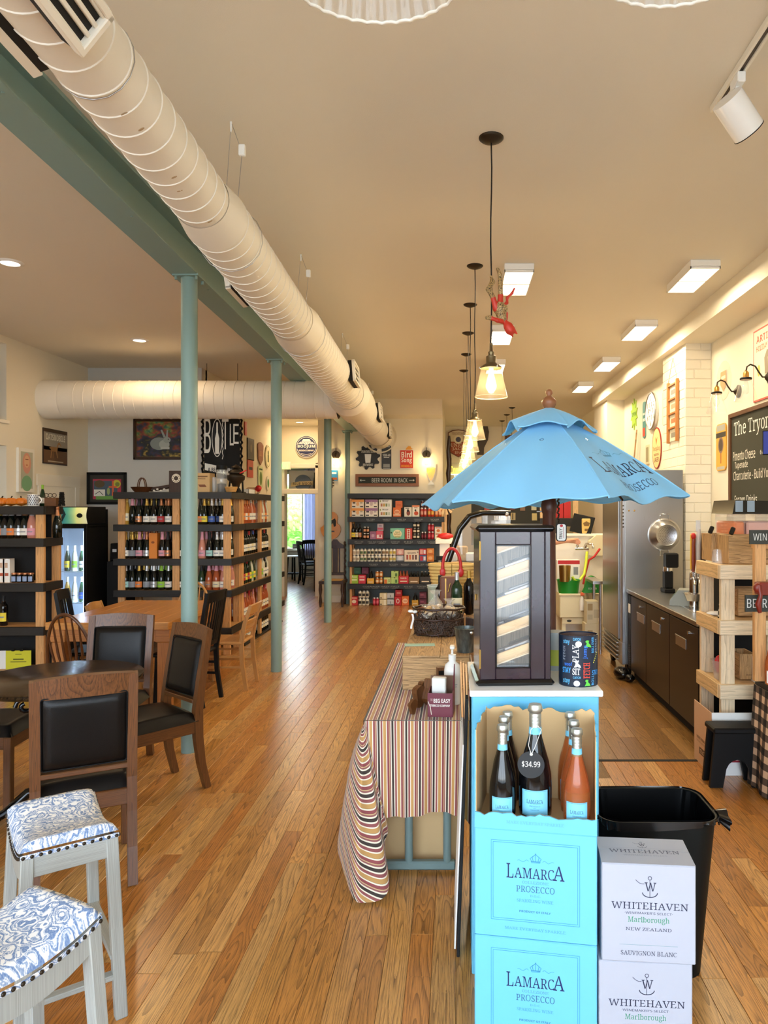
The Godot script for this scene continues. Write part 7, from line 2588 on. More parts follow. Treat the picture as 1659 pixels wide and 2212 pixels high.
func folding_table() -> void:
	var x0 := -.412
	var x1 := .10
	var zf := -3.24
	var zb := -5.1
	var t := thing("folding_table", "grey legged folding table under the striped cloth", "table", V((x0 + x1) / 2, 0, -4.17))
	var gm := mat("table_leg", "6f8482", .4)
	part("tabletop", G().bx(-.245, .245, .705, .745, .9, -.9, .01), mats["paper"], t)
	for s in [1.0, -1.0]:
		for q in [-.065, .115]:
			part("leg", G().cyl(V(q, .035, s * .80), V(q, .70, s * .80), .019, .019, 12), gm, t)
		part("foot_bar", G().bx(-.19, .155, .012, .052, s * .80 - .02, s * .80 + .02, .008), gm, t)
		for q in [-.195, .165]:
			part("foot_cap", G().box(V(q, .032, s * .80), V(.03, .045, .045), .01), BLACK, t)
		part("cross_bar", G().bx(-.2, .19, .315, .36, s * .80 - .015, s * .80 + .015, .005), gm, t)
		part("cross_bar_end", G().bx(-.235, -.2, .30, .36, s * .80 - .018, s * .80 + .018, .004), BLACK, t)
	var cb := thing("cardboard_carton", "plain kraft carton stored under the striped table", "carton", V(-.17, 0, -3.46))
	part("carton", G().bx(-.22, .20, .0, .5, 0, -.3, .004), mats["card"], cb)
	# ---- cloth
	var cm := mat("stripe_cloth", "ffffff", .85)
	cm.albedo_texture = stripe_texture()
	cm.uv1_scale = V(1.0 / .062, 1, 1)
	cm.rim_enabled = true
	cm.rim = .3
	var c := thing("tablecloth", "tablecloth striped in red, tan, brown and white over folding table", "tablecloth")
	var top := func(u: float, v: float):
		var x := lerpf(x0 - .004, x1, u)
		return V(x, .751 + .0012 * sin(u * 40.0) * sin(v * 17.0), lerpf(zb, zf + .012, v))
	part("cloth_top", G().sheet(top, 30, 30, .0, x1 - x0, 1.86, true), cm, c)
	var front := func(u: float, v: float):
		var x := lerpf(x0 - .004, x1, u)
		var fold := .014 * sin(u * 16.0 + .6) + .006 * sin(u * 41.0)
		var len := .425 + .012 * sin(u * 7.0) + .08 * pow(maxf(.0, u - .86) / .14, 1.5) - .03 * pow(maxf(.0, .14 - u) / .14, 1.0)
		return V(x + .02 * v * (.5 - u), .752 - len * v - .004 * (1.0 - v), zf + .012 + .012 * v + fold * v)
	part("front_drop", G().sheet(front, 60, 16, .0, x1 - x0, .42), cm, c)
	# the corner that hangs to the floor in a cone of folds
	var ap := V(x0 + .004, .752, zf + .014)
	var low := [V(-.545, .30, -3.52), V(-.545, .16, -3.32), V(-.50, .085, -3.2), V(-.455, .035, -3.11), V(-.40, .015, -3.06), V(-.335, .012, -3.08), V(-.30, .055, -3.15), V(-.315, .18, -3.21), V(-.30, .26, -3.2), V(-.335, .36, -3.23)]
	var cone := func(u: float, v: float):
		var f := u * (low.size() - 1)
		var i := mini(int(f), low.size() - 2)
		var q: Vector3 = (low[i] as Vector3).cubic_interpolate(low[i + 1], low[maxi(i - 1, 0)], low[mini(i + 2, low.size() - 1)], f - i)
		var p: Vector3 = ap.lerp(q, v)
		var s := .022 * v * sin(u * 19.0 + v * 1.5)
		return p + V(s * .4, 0, s) + V(-.02 * sin(v * PI) * (1.0 - u), 0, .01 * sin(v * PI))
	var cg := G()
	cg.sheet(cone, 54, 30)
	# the stripes run on round the corner: their count follows the fall of the cloth, slanting across the folds
	for i in cg.u.size():
		var q := cg.u[i]
		cg.u[i] = U(q.y * lerpf(.66, .30, q.x) + q.x * .10, q.x)
	part("corner_fall", cg, cm, c)
	var lf := func(u: float, v: float):
		var z := lerpf(zb, zf + .01, u)
		return V(x0 - .004 - .05 * v - .012 * sin(z * 15.0) * v, .752 - .6 * v, z)
	var lg := G()
	lg.sheet(lf, 60, 10, .0, 1.0, .6)
	for i in lg.u.size():
		lg.u[i] = U(lg.u[i].y, lg.u[i].x)
	part("side_drop", lg, cm, c)
	on_the_table()

func on_the_table() -> void:
	# ---- long wooden crate
	var y := .753
	var cr := thing("wooden_crate", "long upturned wooden crate on the striped cloth", "crate", V(-.105, y, -3.76))
	part("end_board", G().bx(-.175, .175, .0, .168, .0, -.014, .002), mats["crate"], cr)
	part("side_board", G().bx(-.175, -.163, .0, .168, -.0145, -.92, .002), mats["crate"], cr)
	part("side_board", G().bx(.163, .175, .0, .168, -.0145, -.92, .002), mats["crate"], cr)
	part("top_board", G().bx(-.177, .02, .1685, .18, .002, -.92, .002), mats["crate"], cr)
	part("top_board", G().bx(.0215, .177, .1685, .18, .002, -.92, .002), mats["crate"], cr)
	var tp := y + .181
	one("paper_strip", G().bx(-.085, .085, .0, .002, .035, -.035), mat("teal_paper", "9fc0b0", .7), "pale teal paper strip lying on the wooden crate", "paper", V(-.205, tp, -4.05), 4.0)
	# ---- twig basket
	var b := thing("twig_basket", "oval dark twig basket of wrapped treats on the wooden crate", "basket", V(-.105, tp, -4.40))
	var tw := G()
	for ring in 3:
		var pts := []
		for k in 41:
			var a := TAU * k / 40
			var r := .145 + ring * .006
			pts.append(V(sin(a) * r, [.012, .10, .163][ring] + .003 * sin(a * 7.0), cos(a) * r * .72))
		part("hoop", G().tube(pts, .0075 if ring == 2 else .006, 6, false), mats["walnut_dark"], b)
	for k in 210:
		var a0 := rng.randf() * TAU
		var da := rng.randf_range(.25, .8) * (1 if k % 2 else -1)
		var pts := []
		var y0 := rng.randf_range(.0, .07)
		var y1 := rng.randf_range(.06, .155)
		for j in 6:
			var a := a0 + da * j / 5.0
			var r := .146 + rng.randf_range(-.006, .008)
			pts.append(V(sin(a) * r, lerpf(y0, y1, j / 5.0) + .012 * sin(j * 1.9 + k), cos(a) * r * .72))
		tw.tube(pts, .0034, 5)
	part("twigs", tw, mat("twig", "3a261a", .5), b).set_meta("kind", "stuff")
	part("bottom", G().lathe([U(.0, .006), U(.138, .006)], 28, 0, TAU, 1.0, .72), mats["twig"], b)
	var film := glass("cellophane", "f4efe4", .22, .08)
	var bl := ["tall clear bag of cream treats at back of the twig basket", "crumpled clear bag of biscuits in front in the twig basket", "clear bag with golden filling at the basket's right"]
	for k in 3:
		var o: Vector3 = [V(-.02, .12, .0), V(-.07, .11, .045), V(.065, .11, .03)][k]
		var bg := thing("treat_bag", bl[k], "bag", b.position + o, k * 70.0, "wrapped treats in the twig basket")
		var h: float = [.15, .07, .11][k]
		var f := func(u: float, v: float):
			var a := u * TAU
			var r := .045 * (1.0 - .75 * smoothstep(.35, .8, v) + .5 * smoothstep(.8, 1.0, v)) * (1.0 + .18 * sin(a * 5.0 + v * 9.0 + k))
			return V(sin(a) * r, v * h, cos(a) * r)
		part("film", G().sheet(f, 28, 12), film, bg)
		var inn := G()
		for j in 7:
			inn.ball(V(sin(j * 2.3) * .02, .02 + .006 * j, cos(j * 2.3) * .02), V(.017, .012, .017), 8)
		part("treats", inn, mat("biscuit", "d9b884", .7), bg).set_meta("kind", "stuff")
	var rb := thing("white_ribbon", "white ribbon tied to the twig basket's left handle", "ribbon", b.position + V(-.155, .13, .03))
	part("bow", G().ball(V(-.015, .015, 0), V(.02, .01, .012), 8).ball(V(.01, .012, .005), V(.016, .01, .012), 8), mats["paper"], rb)
	part("tail", G().sheet(func(u: float, v: float): return V(-.012 + .012 * u + .006 * sin(v * 5.0), -.09 * v, .01), 2, 8, .001), mats["paper"], rb)
	# ---- bucket
	var bu := thing("metal_bucket", "small galvanised bucket on the crate beside the cabinet", "bucket", V(.052, tp, -3.86))
	part("pail", G().lathe([U(0, .004), U(.045, .0), U(.06, .125), U(.064, .128), U(.06, .131), U(.044, .008), U(.0, .008)], 24), mat("galvanised", "7f8784", .45, .8), bu)
	(mats["galvanised"] as StandardMaterial3D).albedo_texture = protos["mottle"]
	part("ear", G().ball(V(.03, .11, .056), V(.01, .01, .004), 8), CHROME, bu)
	# ---- pump bottle
	var s := thing("pump_bottle", "white pump bottle of hand sanitizer on the striped cloth", "bottle", V(-.018, y, -3.5))
	part("bottle", G().lathe([U(0, .0), U(.038, .0), U(.04, .004), U(.04, .165), U(.035, .19), U(.018, .205), U(.017, .215), U(.0, .215)], 24), mats["white_gloss"], s)
	part("collar", G().lathe([U(.019, .213), U(.019, .238), U(.006, .242), U(.005, .268), U(.0, .268)], 18), WHITE, s)
	part("pump_head", G().box(V(0, .276, .008), V(.024, .016, .05), .005), WHITE, s)
	var wr := func(f: Vector2): return [V(sin(f.x / .04) * .0407, f.y, cos(f.x / .04) * .0407), V(sin(f.x / .04), 0, cos(f.x / .04))]
	part("print", G().text("sanitizer", bold, -.012, .125, .032, .010, 0, "3a4048", wr).text("HAND", sans, .018, .10, .016, .006, 0, "4a78a0", wr).text("GEL", sans, .018, .09, .012, .005, 0, "4a78a0", wr), PRINT, s)
	# ---- tobacco box
	var tb := thing("tobacco_box", "maroon display box lettered BIG EASY TOBACCO COMPANY on the cloth", "box", V(-.072, y, -3.27), -4.0)
	var mm := mat("maroon_card", "6a1a30", .4)
	part("front", G().bx(-.057, .057, .0, .108, .0, -.003), mm, tb)
	part("side", G().prism(PV([U(-.13, 0), U(0, 0), U(0, .108), U(-.05, .11), U(-.11, .205), U(-.13, .215)]), -.002, .002), mm, tb).transform = side(.056)
	part("side", G().prism(PV([U(-.13, 0), U(0, 0), U(0, .108), U(-.13, .11)]), -.002, .002), mm, tb).transform = side(-.056)
	part("back", G().bx(-.057, .057, .0, .16, -.128, -.131), mat("card_brown", "7a5c48", .8), tb)
	part("bottom", G().bx(-.056, .056, .0, .003, -.003, -.13), mm, tb)
	part("print", G().text("THE", serif, -.040, .078, .012, .010, .0006, "c9a8a0").text("BIG EASY", bold, .008, .074, .076, .018, .0006, "f2ece4").text("TOBACCO COMPANY", bold, .0, .052, .09, .010, .0006).line([U(-.056, .07), U(-.045, .045), U(-.04, .01)], .003, .0008, "d9cfc0"), PRINT, tb)
	one("paper_pad", G().bx(-.035, .03, .004, .165, .02, -.02, .004), mats["paper"], "white paper pad standing in the maroon tobacco box", "paper", V(-.075, y, -3.34), -8.0)
	# ---- rough wooden shapes
	var wl := ["small wavy wooden cut out nearest the cloth's edge", "larger wavy wooden cut out leaning behind the smallest", "wavy wooden cut out between the others and maroon box", "wooden cut out leaning on the maroon box"]
	for k in 4:
		var pts := []
		for j in 18:
			var a := TAU * j / 18
			var r := 1.0 + .28 * sin(a * 3.0 + k)
			pts.append(U(cos(a) * .028 * r, .045 + sin(a) * .045 * (1.0 + .12 * sin(a * 2.0 + k))))
		var g := G()
		g.prism(PackedVector2Array(pts), -.012, .012)
		one("wooden_cutout", g, mats["walnut"], wl[k], "wood piece", [V(-.20, y, -3.32), V(-.178, y, -3.42), V(-.155, y, -3.50), V(-.125, y, -3.45)][k], [50.0, 55.0, 50.0, 60.0][k], "wooden cut outs on the cloth").scale = Vector3.ONE * [.75, 1.25, 1.3, 1.5][k]
	var bk := thing("card_block", "small black card in a wooden block behind the cut outs", "card holder", V(-.078, y, -3.62), 20)
	part("block", G().bx(-.02, .02, 0, .15, .012, -.012, .002), mats["walnut"], bk)
	part("card", G().bx(-.014, .022, .04, .135, .014, .012), BLACK, bk)
	# ---- wine carriers and bottles behind the basket
	var lc := thing("wine_carrier", "tall brown leather wine carrier behind the twig basket", "wine carrier", V(fx(968, 4.75), .753, -4.78))
	part("body", G().bx(-.055, .055, .0, .5, .05, -.05, .01), mat("tan_leather", "6e4330", .6), lc)
	part("strap", G().bx(-.02, -.012, .02, .49, .052, .05).cyl(V(.0, .40, .054), V(.015, .46, .056), .005, .005, 6), mats["brass"], lc)
	bottle("bord black black", V(fx(951, 4.78), .96, -4.82), .0, "black topped bottle standing left of the brown wine carrier", "")
	bottle("bord green silver cream", V(fx(987, 4.7), .99, -4.72), .0, "green bottle with silver foil right of the brown wine carrier", "")
	bottle("bord black gold", V(fx(1013, 4.9), .98, -4.95), .0, "black bottle with golden foil close to the cabinet's edge", "")
	for k in 3:
		one("wine_box", G().bx(-.05, .05, 0, [.20, .235, .22][k], .05, -.05, .002), mats["crate"], "plain wooden riser under %s" % ["the black topped bottle", "the green silver foiled bottle", "the golden foiled bottle"][k], "riser", [V(fx(951, 4.78), .753, -4.82), V(fx(987, 4.7), .753, -4.72), V(fx(1013, 4.9), .753, -4.95)][k])
	for k in 4:
		one("paper_bag", G().bar(V(0, 0, 0), V(.03 * (k - 1), .30 - .03 * k, 0), .07, .04, .004, Vector3.BACK), mats["kraft"] if k % 2 else mats["walnut_dark"], ["dark folded gift bag beside the green bottle", "kraft gift bag leaning beside the green bottle", "dark gift bag leaning behind the kraft one", "small kraft gift bag nearest the cabinet"][k], "gift bag", V(fx(985 + k * 9, 4.62), .753, -4.62 - .03 * k))
	for k in 2:
		var cu := thing("cup_sleeve", ["upper stack of pale green cups left of wine carrier", "lower stack of pale green cups left of wine carrier"][k], "cups", V(fx([938, 943][k], 4.95), .753, -4.95 + .09 * k))
		part("cups", G().lathe([U(0, .0), U(.03, .0), U(.045, .40 - .11 * k), U(.05, .405 - .11 * k), U(.05, .42 - .11 * k), U(.044, .42 - .11 * k), U(.03, .1)], 20), mat("cup_green", "aeb59c", .5), cu)
		part("rim", G().lathe([U(.05, .42 - .11 * k), U(.052, .424 - .11 * k), U(.047, .424 - .11 * k)], 20), mats["paper"], cu)

func kitchen() -> void:
	# ---- back bar cooler
	var k := thing("bar_cooler", "long black three door bar cooler with steel worktop along right wall", "cooler")
	var bm := mat("cooler_brown", "1d1512", .35)
	part("body", G().bx(1.765, 2.45, .09, .85, -5.17, -7.26, .004), BLACK, k)
	part("worktop", G().bx(1.725, 2.6, .855, .895, -5.14, -7.28, .006), mats["stainless"], k)
	part("plinth", G().bx(1.80, 2.45, .0, .09, -5.17, -7.24), mats["black_matte"], k)
	for e in [[5.16, 5.85, 5.56], [5.86, 6.57, 6.25], [6.58, 7.14, 6.77]]:
		var d := part("door", G().bx(1.742, 1.765, .10, .84, -e[0], -e[1], .004), bm, k)
		part("handle", G().bx(1.736, 1.743, .70, .715, -e[2] + .13, -e[2] - .13, .002).bx(1.7395, 1.742, .635, .70, -e[2] + .125, -e[2] - .125), STEEL, d)
		part("lock", G().cyl(V(1.73, .775, -e[0] - .2), V(1.743, .775, -e[0] - .2), .013, .013, 12), CHROME, d)
	part("vent_panel", G().bx(1.742, 1.765, .10, .84, -7.15, -7.26, .002), BLACK, k)
	part("sticker", G().bx(1.7405, 1.742, .66, .75, -7.165, -7.25), mats["paper"], k)
	for j in 10:
		part("slat", G().bx(1.738, 1.743, .13 + j * .022, .142 + j * .022, -7.16, -7.25), mats["bronze"], k)
	part("sink_rim", G().bx(1.86, 2.3, .895, .899, -5.5, -5.52).bx(1.86, 2.3, .895, .899, -6.0, -6.02).bx(1.86, 1.88, .895, .899, -5.5, -6.02), CHROME, k)
	# ---- reach-in fridge
	var f := thing("steel_fridge", "tall stainless steel fridge with louvred base beside brick pier", "fridge")
	part("side_panel", G().bx(1.72, 2.31, .12, 2.10, -7.3, -8.2, .004), mats["stainless"], f)
	part("front_post", G().bx(1.69, 1.722, .34, 2.10, -7.297, -7.40, .006), STEEL, f)
	part("door", G().bx(1.675, 1.70, .36, 2.08, -7.42, -8.2, .004), mats["stainless"], f)
	part("base_panel", G().bx(1.69, 1.72, .12, .34, -7.298, -8.2, .003), STEEL, f)
	for j in 5:
		part("louvre", G().bar(V(1.672, .15 + j * .042, -7.43), V(1.672, .15 + j * .042, -8.17), .026, .012, .002), STEEL, f)
	for j in 7:
		part("bolt", G().ball(V(1.70, 1.52 + j * .036, -7.294), V(.008, .008, .006), 8), mats["bronze"], f)
	for j in 2:
		part("screw", G().ball(V(1.76 + j * .055, 1.685, -7.298), V(.01, .01, .005), 8), mats["brass"], f)
	for j in 4:
		part("caster", G().cyl(V(1.75 if j % 2 else 2.27, .06, -7.38 - .7 * (j / 2)), V(1.79 if j % 2 else 2.31, .06, -7.38 - .7 * (j / 2)), .06, .06, 14), BLACK, f)
	var bg := thing("black_bag", "small black bundle on the floor at the fridge's corner", "bag", V(1.66, 0, -7.2))
	part("bag", G().ball(V(0, .06, 0), V(.08, .06, .12), 12).ball(V(.05, .04, .14), V(.05, .04, .06), 10), mats["black_gloss"], bg)
	# ---- colander on the fridge side
	var c := thing("colander", "round steel colander hung on the fridge's side", "colander", V(fx(1441, 7.2), hy(1156, 7.2), -7.3))
	var g := G()
	g.xf = Transform3D(Basis(V(1, 0, 0), V(0, 0, 1), V(0, -1, 0)), Vector3())
	part("bowl", g.lathe([U(.168, .0), U(.170, .006), U(.155, .010), U(.148, .02), U(.135, .055), U(.112, .083), U(.106, .09), U(.100, .086), U(.0, .084)], 36), STEEL, c)
	var hg := G()
	for r in 5:
		for j in 6 + r * 6:
			var a := TAU * j / (6 + r * 6)
			hg.disc(cos(a) * (.015 + r * .016), sin(a) * (.015 + r * .016), .0034, .0034, .0865, "4a3c26", 6)
	part("holes", hg, PRINT, c)
	for s in [1.0, -1.0]:
		part("handle", G().tube([V(-.045, s * .155, .01), V(-.045, s * .21, .015), V(.045, s * .21, .015), V(.045, s * .155, .01)], .005, 8), CHROME, c)
	# ---- on the worktop
	var w := .896
	var gr := thing("coffee_grinder", "black coffee grinder on the worktop against the fridge", "grinder", V(fx(1447, 6.95), w, -6.95))
	part("base", G().bx(-.07, .03, .0, .04, .08, -.08, .006).bx(-.06, .02, .04, .21, .05, -.05, .01), BLACK, gr)
	part("hopper", G().bx(-.05, .07, .24, .38, .06, -.06, .012), BLACK, gr)
	part("collar", G().cyl(V(-.02, .2, 0), V(-.02, .25, 0), .045, .045, 16), CHROME, gr)
	var sc := thing("kitchen_scale", "grey counter scale with green display before the beer taps", "scale", V(fx(1480, 6.05), w, -6.05), -20)
	part("housing", G().prism(PV([U(-.12, 0), U(.14, 0), U(.14, .13), U(-.05, .13), U(-.12, .04)]), -.1, .1), mat("scale_grey", "8d9088", .4), sc)
	part("display", G().bar(V(-.108, .055, .0), V(-.062, .115, .0), .004, .15, .001, Vector3.BACK), mat("display_green", "3f5a34", .3), sc)
	var tp := thing("beer_tap", "chrome beer tap tower with red, white and dark handles", "beer tap", V(fx(1496, 5.9), w, -5.85))
	part("tower", G().cyl(Vector3(), V(0, .28, 0), .045, .04, 20).ball(V(0, .28, 0), V(.04, .03, .04)), CHROME, tp)
	var hc := [["8f3a1c", -.035, .40], ["dcd8d0", .005, .46], ["3a2216", .045, .42]]
	for e in hc:
		part("faucet", G().tube([V(e[1], .24, .03), V(e[1], .25, .09), V(e[1], .20, .12)], .011, 8).cyl(V(e[1], .25, .07), V(e[1], .31, .07), .009, .012, 8), CHROME, tp)
		var th := part("tap_handle", G().tube([V(e[1], .30, .07), V(e[1], .38, .07), V(e[1], .52, .07), V(e[1] + .005, .30 + e[2] * .75, .07)], [.012, .021, .019, .017], 10), mat("tap_" + e[0], e[0], .35), tp)
		if e[0] == "8f3a1c":
			part("tap_cap", G().ball(V(e[1], .585, .07), V(.024, .03, .024), 10), mats["red"], th)
			part("tap_band", G().bx(e[1] - .022, e[1] - .014, .32, .60, .08, .06, .002), mat("tap_yellow", "e8b83c", .4), th)
		elif e[0] == "dcd8d0":
			part("tap_cap", G().box(V(e[1], .67, .07), V(.036, .09, .02), .004), glass("tap_clear", "dfe6ec", .5, .1), th)
	part("drip_bowl", G().lathe([U(0, .06), U(.06, .07), U(.085, .12), U(.09, .12), U(.065, .06), U(0, .05)], 20), CHROME, tp)
	var kn := thing("sink_stopper", "small chrome and black knob on the worktop's front", "knob", V(1.95, w, -5.6))
	part("knob", G().lathe([U(.03, 0), U(.028, .01), U(.012, .02), U(.02, .035), U(0, .04)], 16), CHROME, kn)
	# ---- slush machine
	var sm := thing("slush_machine", "frozen drink machine with orange and pink tanks and black lids", "drink machine", V(2.02, w, -5.45))
	part("base", G().bx(.0, .55, 0, .50, .25, -.2, .01), BLACK, sm)
	for e in [[.0, .085, "e2792c"], [.09, .30, "dba79c"], [.31, .54, "e0b0a4"]]:
		part("tank", G().bx(e[0], e[1], .50, .775, .24, -.15, .01), glass("tank_clear", "f4f2ee", .12), sm)
		part("slush", G().bx(e[0] + .006, e[1] - .006, .50, .715, .234, -.144, .012), mat("slush_" + e[2], e[2], .35), sm)
	part("lid", G().prism(PV([U(-.02, .77), U(.56, .77), U(.55, .86), U(.45, .85), U(.33, .83), U(.25, .865), U(.0, .87)]), -.17, .26), mats["black_gloss"], sm)
	for x in [.0, .085]:
		part("lid_window", G().bx(x, x + .055, .785, .865, .2605, .263, .002), mat("lid_blue", "8fa3b4", .25), sm)
	# ---- sink corner at the back of the kitchen
	var S := thing("utility_sink", "cream plastic utility sink on legs below white splash wall", "sink", V(0, 0, -9.0))
	var cm := mat("sink_cream", "e6dcb8", .45)
	part("basin", G().bx(1.30, 1.80, .34, .37, .0, -.45).bx(1.30, 1.80, .34, .64, .02, -.0, .01).bx(1.30, 1.80, .34, .64, -.43, -.45).bx(1.30, 1.33, .34, .64, 0, -.45).bx(1.77, 1.80, .34, .64, 0, -.45).bx(1.285, 1.815, .615, .645, .035, .018, .008), cm, S)
	part("skirt", G().bx(1.33, 1.77, .26, .34, .0, -.02, .004), cm, S)
	part("badge", G().disc(1.42, .30, .03, .015, .001, "3a3c3a"), PRINT, S)
	for x in [1.33, 1.73]:
		for z in [-.04, -.42]:
			part("leg", G().bx(x, x + .05, 0, .30, z + .025, z - .025, .004), cm, S)
	struct("wall_splash", G().bx(1.22, 2.02, .0, 1.34, -9.55, -9.62).bx(1.20, 2.04, 1.34, 1.375, -9.5, -9.66, .006), mats["white_trim"])
	var fa := thing("wall_faucet", "chrome wall faucet with two taps above the sink", "faucet", at(1256, 1185, 9.5))
	part("spout", G().tube([V(-.09, 0, .05), V(.09, 0, .05)], .018, 10).tube([V(.02, 0, .05), V(.05, .07, .08), V(.12, .06, .14), V(.13, .01, .15)], .014, 8).cyl(V(-.06, 0, 0), V(-.06, 0, .05), .014).cyl(V(.06, 0, 0), V(.06, 0, .05), .014), CHROME, fa)
	for x in [-.06, .05]:
		part("tap", G().ball(V(x, .045, .05), V(.02, .03, .02), 10), CHROME, fa)
	one("garden_hose", G().tube([at(1268, 1192, 9.3), at(1266, 1215, 9.25), at(1262, 1240, 9.2), at(1250, 1256, 9.15), at(1242, 1255, 9.1), at(1236, 1246, 9.1)], .018, 8), mat("hose_lime", "cfe03a", .4), "lime green hose looping from the wall faucet into basin", "hose")
	one("red_hose", G().tube([at(1296, 1185, 9.32), at(1284, 1202, 9.32), at(1272, 1210, 9.32), at(1264, 1240, 9.32), at(1260, 1262, 9.3)], .014, 8), mats["red"], "red hose hanging behind the lime green one", "hose")
	var pb := thing("white_box", "white printed carton with a red top stripe behind the pail", "box", at(1230, 1262, 9.3))
	part("box", G().bx(-.17, .12, -.1, .32, .08, -.08, .004), WHITE, pb)
	part("print", G().rect(-.02, .29, .28, .05, .081, "c0282c").rect(.07, .18, .06, .1, .081, "8a8c90").rect(-.06, .05, .08, .1, .081, "c9b06a"), PRINT, pb)
	var pl := thing("steel_pail", "brass toned steel pail in the green basin", "pail", at(1220, 1256, 9.0))
	part("pail", G().lathe([U(0, 0), U(.065, .0), U(.075, .2), U(.07, .2), U(.06, .01)], 20), mats["brass"], pl)
	var gb := thing("green_basin", "green plastic basin standing in the sink", "basin", V(fx(1230, 9.02), .62, -9.1))
	part("basin", G().lathe([U(0, .005), U(.12, .0), U(.145, .18), U(.15, .18), U(.15, .19), U(.135, .185), U(.11, .01)], 24), mats["green_plastic"], gb)
	var gs := thing("green_scoop", "green rounded plastic ice scoop guard with white lettering", "scoop", V(fx(1277, 8.9), .66, -8.96))
	var gp := [U(-.1, 0), U(.11, 0)]
	for j in 11:
		gp.append(U(.02 + .09 * cos(PI * j / 10.0), .06 + .15 * sin(PI * j / 10.0)))
	part("body", G().prism(PackedVector2Array(gp), -.05, .05), mats["green_plastic"], gs)
	part("print", G().text("ECOLAB", bold, .02, .055, .1, .022, .051, "e4e8e0"), PRINT, gs)
	one("rag", G().sheet(func(u: float, v: float): return V((u - .5) * .11 + .02 * sin(v * 4.0), -.24 * v, .02 * sin(u * 9.0) + .01), 14, 10, .004), mat("rag_cloth", "a8946c", .9), "tan rag hanging over the sink's front edge", "cloth", at(1268, 1280, 8.94))
	var sb := thing("spray_bottle", "clear spray bottle with orange trigger hung on the sink", "bottle", at(1257, 1318, 8.92))
	part("bottle", G().lathe([U(0, 0), U(.03, 0), U(.032, .11), U(.012, .17), U(0, .17)], 14), WHITE, sb)
	part("trigger", G().box(V(.012, .2, 0), V(.06, .04, .02), .006), mat("orange_plastic", "e0602c", .4), sb)
	var td := thing("towel_dispenser", "cream towel dispenser on the wall by the fridge", "dispenser", V(1.85, 1.22, -9.485))
	part("case", G().prism(PV([U(-.1, -.13), U(.1, -.13), U(.1, .14), U(.0, .14), U(-.1, .06)]), -.06, .06), cm, td)
	var st := thing("prep_table", "narrow steel prep table end in front of the sink boxes", "table", V(0, 0, -8.4))
	part("top", G().bx(1.60, 1.72, .82, .86, .0, -.5, .004), mats["stainless"], st)
	part("leg", G().cyl(V(1.70, 0, -.05), V(1.70, .82, -.05), .018).cyl(V(1.70, 0, -.45), V(1.70, .82, -.45), .018), STEEL, st)
	for j in 2:
		var nb := thing("newsprint_box", ["printed newspaper patterned box on the floor under sink", "printed box stacked on the floor box under the sink"][j], "box", V(fx(1282, 8.7), .32 * j, -8.75))
		part("box", G().bx(-.11 + .02 * j, .10 - .05 * j, 0, .32 - .05 * j, .1, -.1, .003), mat("news_card", "cfc6aa", .8), nb)
		part("print", G().rect(-.05, .2, .06, .08, .101, "a8926a").rect(.03, .12, .07, .1, .101, "b9b096").rect(-.05, .08, .06, .06, .101), PRINT, nb)
	# ---- merchandise wall far behind
	var mw := thing("key_rack", "dark board hung with keys and tags behind the counter", "rack", V(0, 0, -14.0))
	part("post", G().bx(.35, .42, 0, 1.9, -.031, -.08).bx(1.85, 1.92, 0, 1.9, -.031, -.08), mats["black_wood"], mw)
	part("board", G().bx(.30, 1.95, 1.0, 1.95, 0, -.03), mat("board_dark", "3a3c38", .8), mw)
	part("lattice", G().rect(.95, 1.56, .42, .14, .002, "b9a878"), PRINT, mw)
	for j in 8:
		part("lattice_bar", G().bx(.77 + j * .047, .785 + j * .047, 1.50, 1.62, .012, .003), BLACK, mw)
	for e in [[.6, 1.72, "a83a2c"], [1.1, 1.75, "6a3a2c"], [1.3, 1.74, "8a6a4c"], [1.52, 1.75, "cfd0b4"], [1.72, 1.76, "b9a07c"], [1.53, 1.55, "d8c88a"], [1.75, 1.5, "8a5a40"], [.45, 1.5, "c9b48a"]]:
		one("hanging_tag", G().bx(-.05, .05, -.07, .07, .0, -.012, .004), mat("tagc_" + e[2], e[2], .5), {"a83a2c": "rust red tag high at left of the dark key board", "6a3a2c": "dark brown tag on the key board near its top", "8a6a4c": "tan tag on the key board near its top", "cfd0b4": "pale green lettered tag on the key board", "b9a07c": "beige tag at the key board's upper right", "d8c88a": "yellowish key tag low on the key board", "8a5a40": "reddish brown tag low at right of key board", "c9b48a": "sandy tag low at left of key board"}[e[2]], "tag", V(e[0], e[1], -13.985), .0, "tags on the key board")
	var rs := thing("gift_shelf", "black edged pine gift shelf with red boxes behind umbrella pole", "shelf", V(0, 0, -12.4))
	part("shelf_board", G().bx(1.45, 2.12, 1.50, 1.54, 0, -.3).bx(1.45, 2.12, 1.12, 1.16, 0, -.3), mats["black_wood"], rs)
	part("front_apron", G().bx(1.45, 2.12, 1.40, 1.545, .02, .0).bx(1.45, 2.12, 1.06, 1.165, .02, 0), mats["black_wood"], rs)
	part("post", G().bx(1.46, 1.55, 0, 2.0, -.05, -.09).bx(2.03, 2.12, 0, 2.0, -.05, -.09), mats["pine"], rs)
	for j in 2:
		one("red_box", G().bx(-.06, .06, 0, .30, .05, -.05, .003), mats["red"], ["left red upright box on the gift shelf", "right red upright box on the gift shelf"][j], "box", V(1.80 + .13 * j, 1.546, -12.5), .0, "red boxes on the gift shelf")
	var lp := thing("register_screen", "dark framed register screen on the splash wall's ledge", "screen", V(fx(1253, 9.56), 1.377, -9.58), -30)
	part("screen", G().bar(V(0, .0, 0), V(.05, .24, -.05), .3, .015, .004, Vector3.BACK), BLACK, lp)
	var yb := thing("coffee_bag", "yellow printed bag standing on the splash wall's ledge", "bag", V(fx(1266, 9.56), 1.376, -9.56))
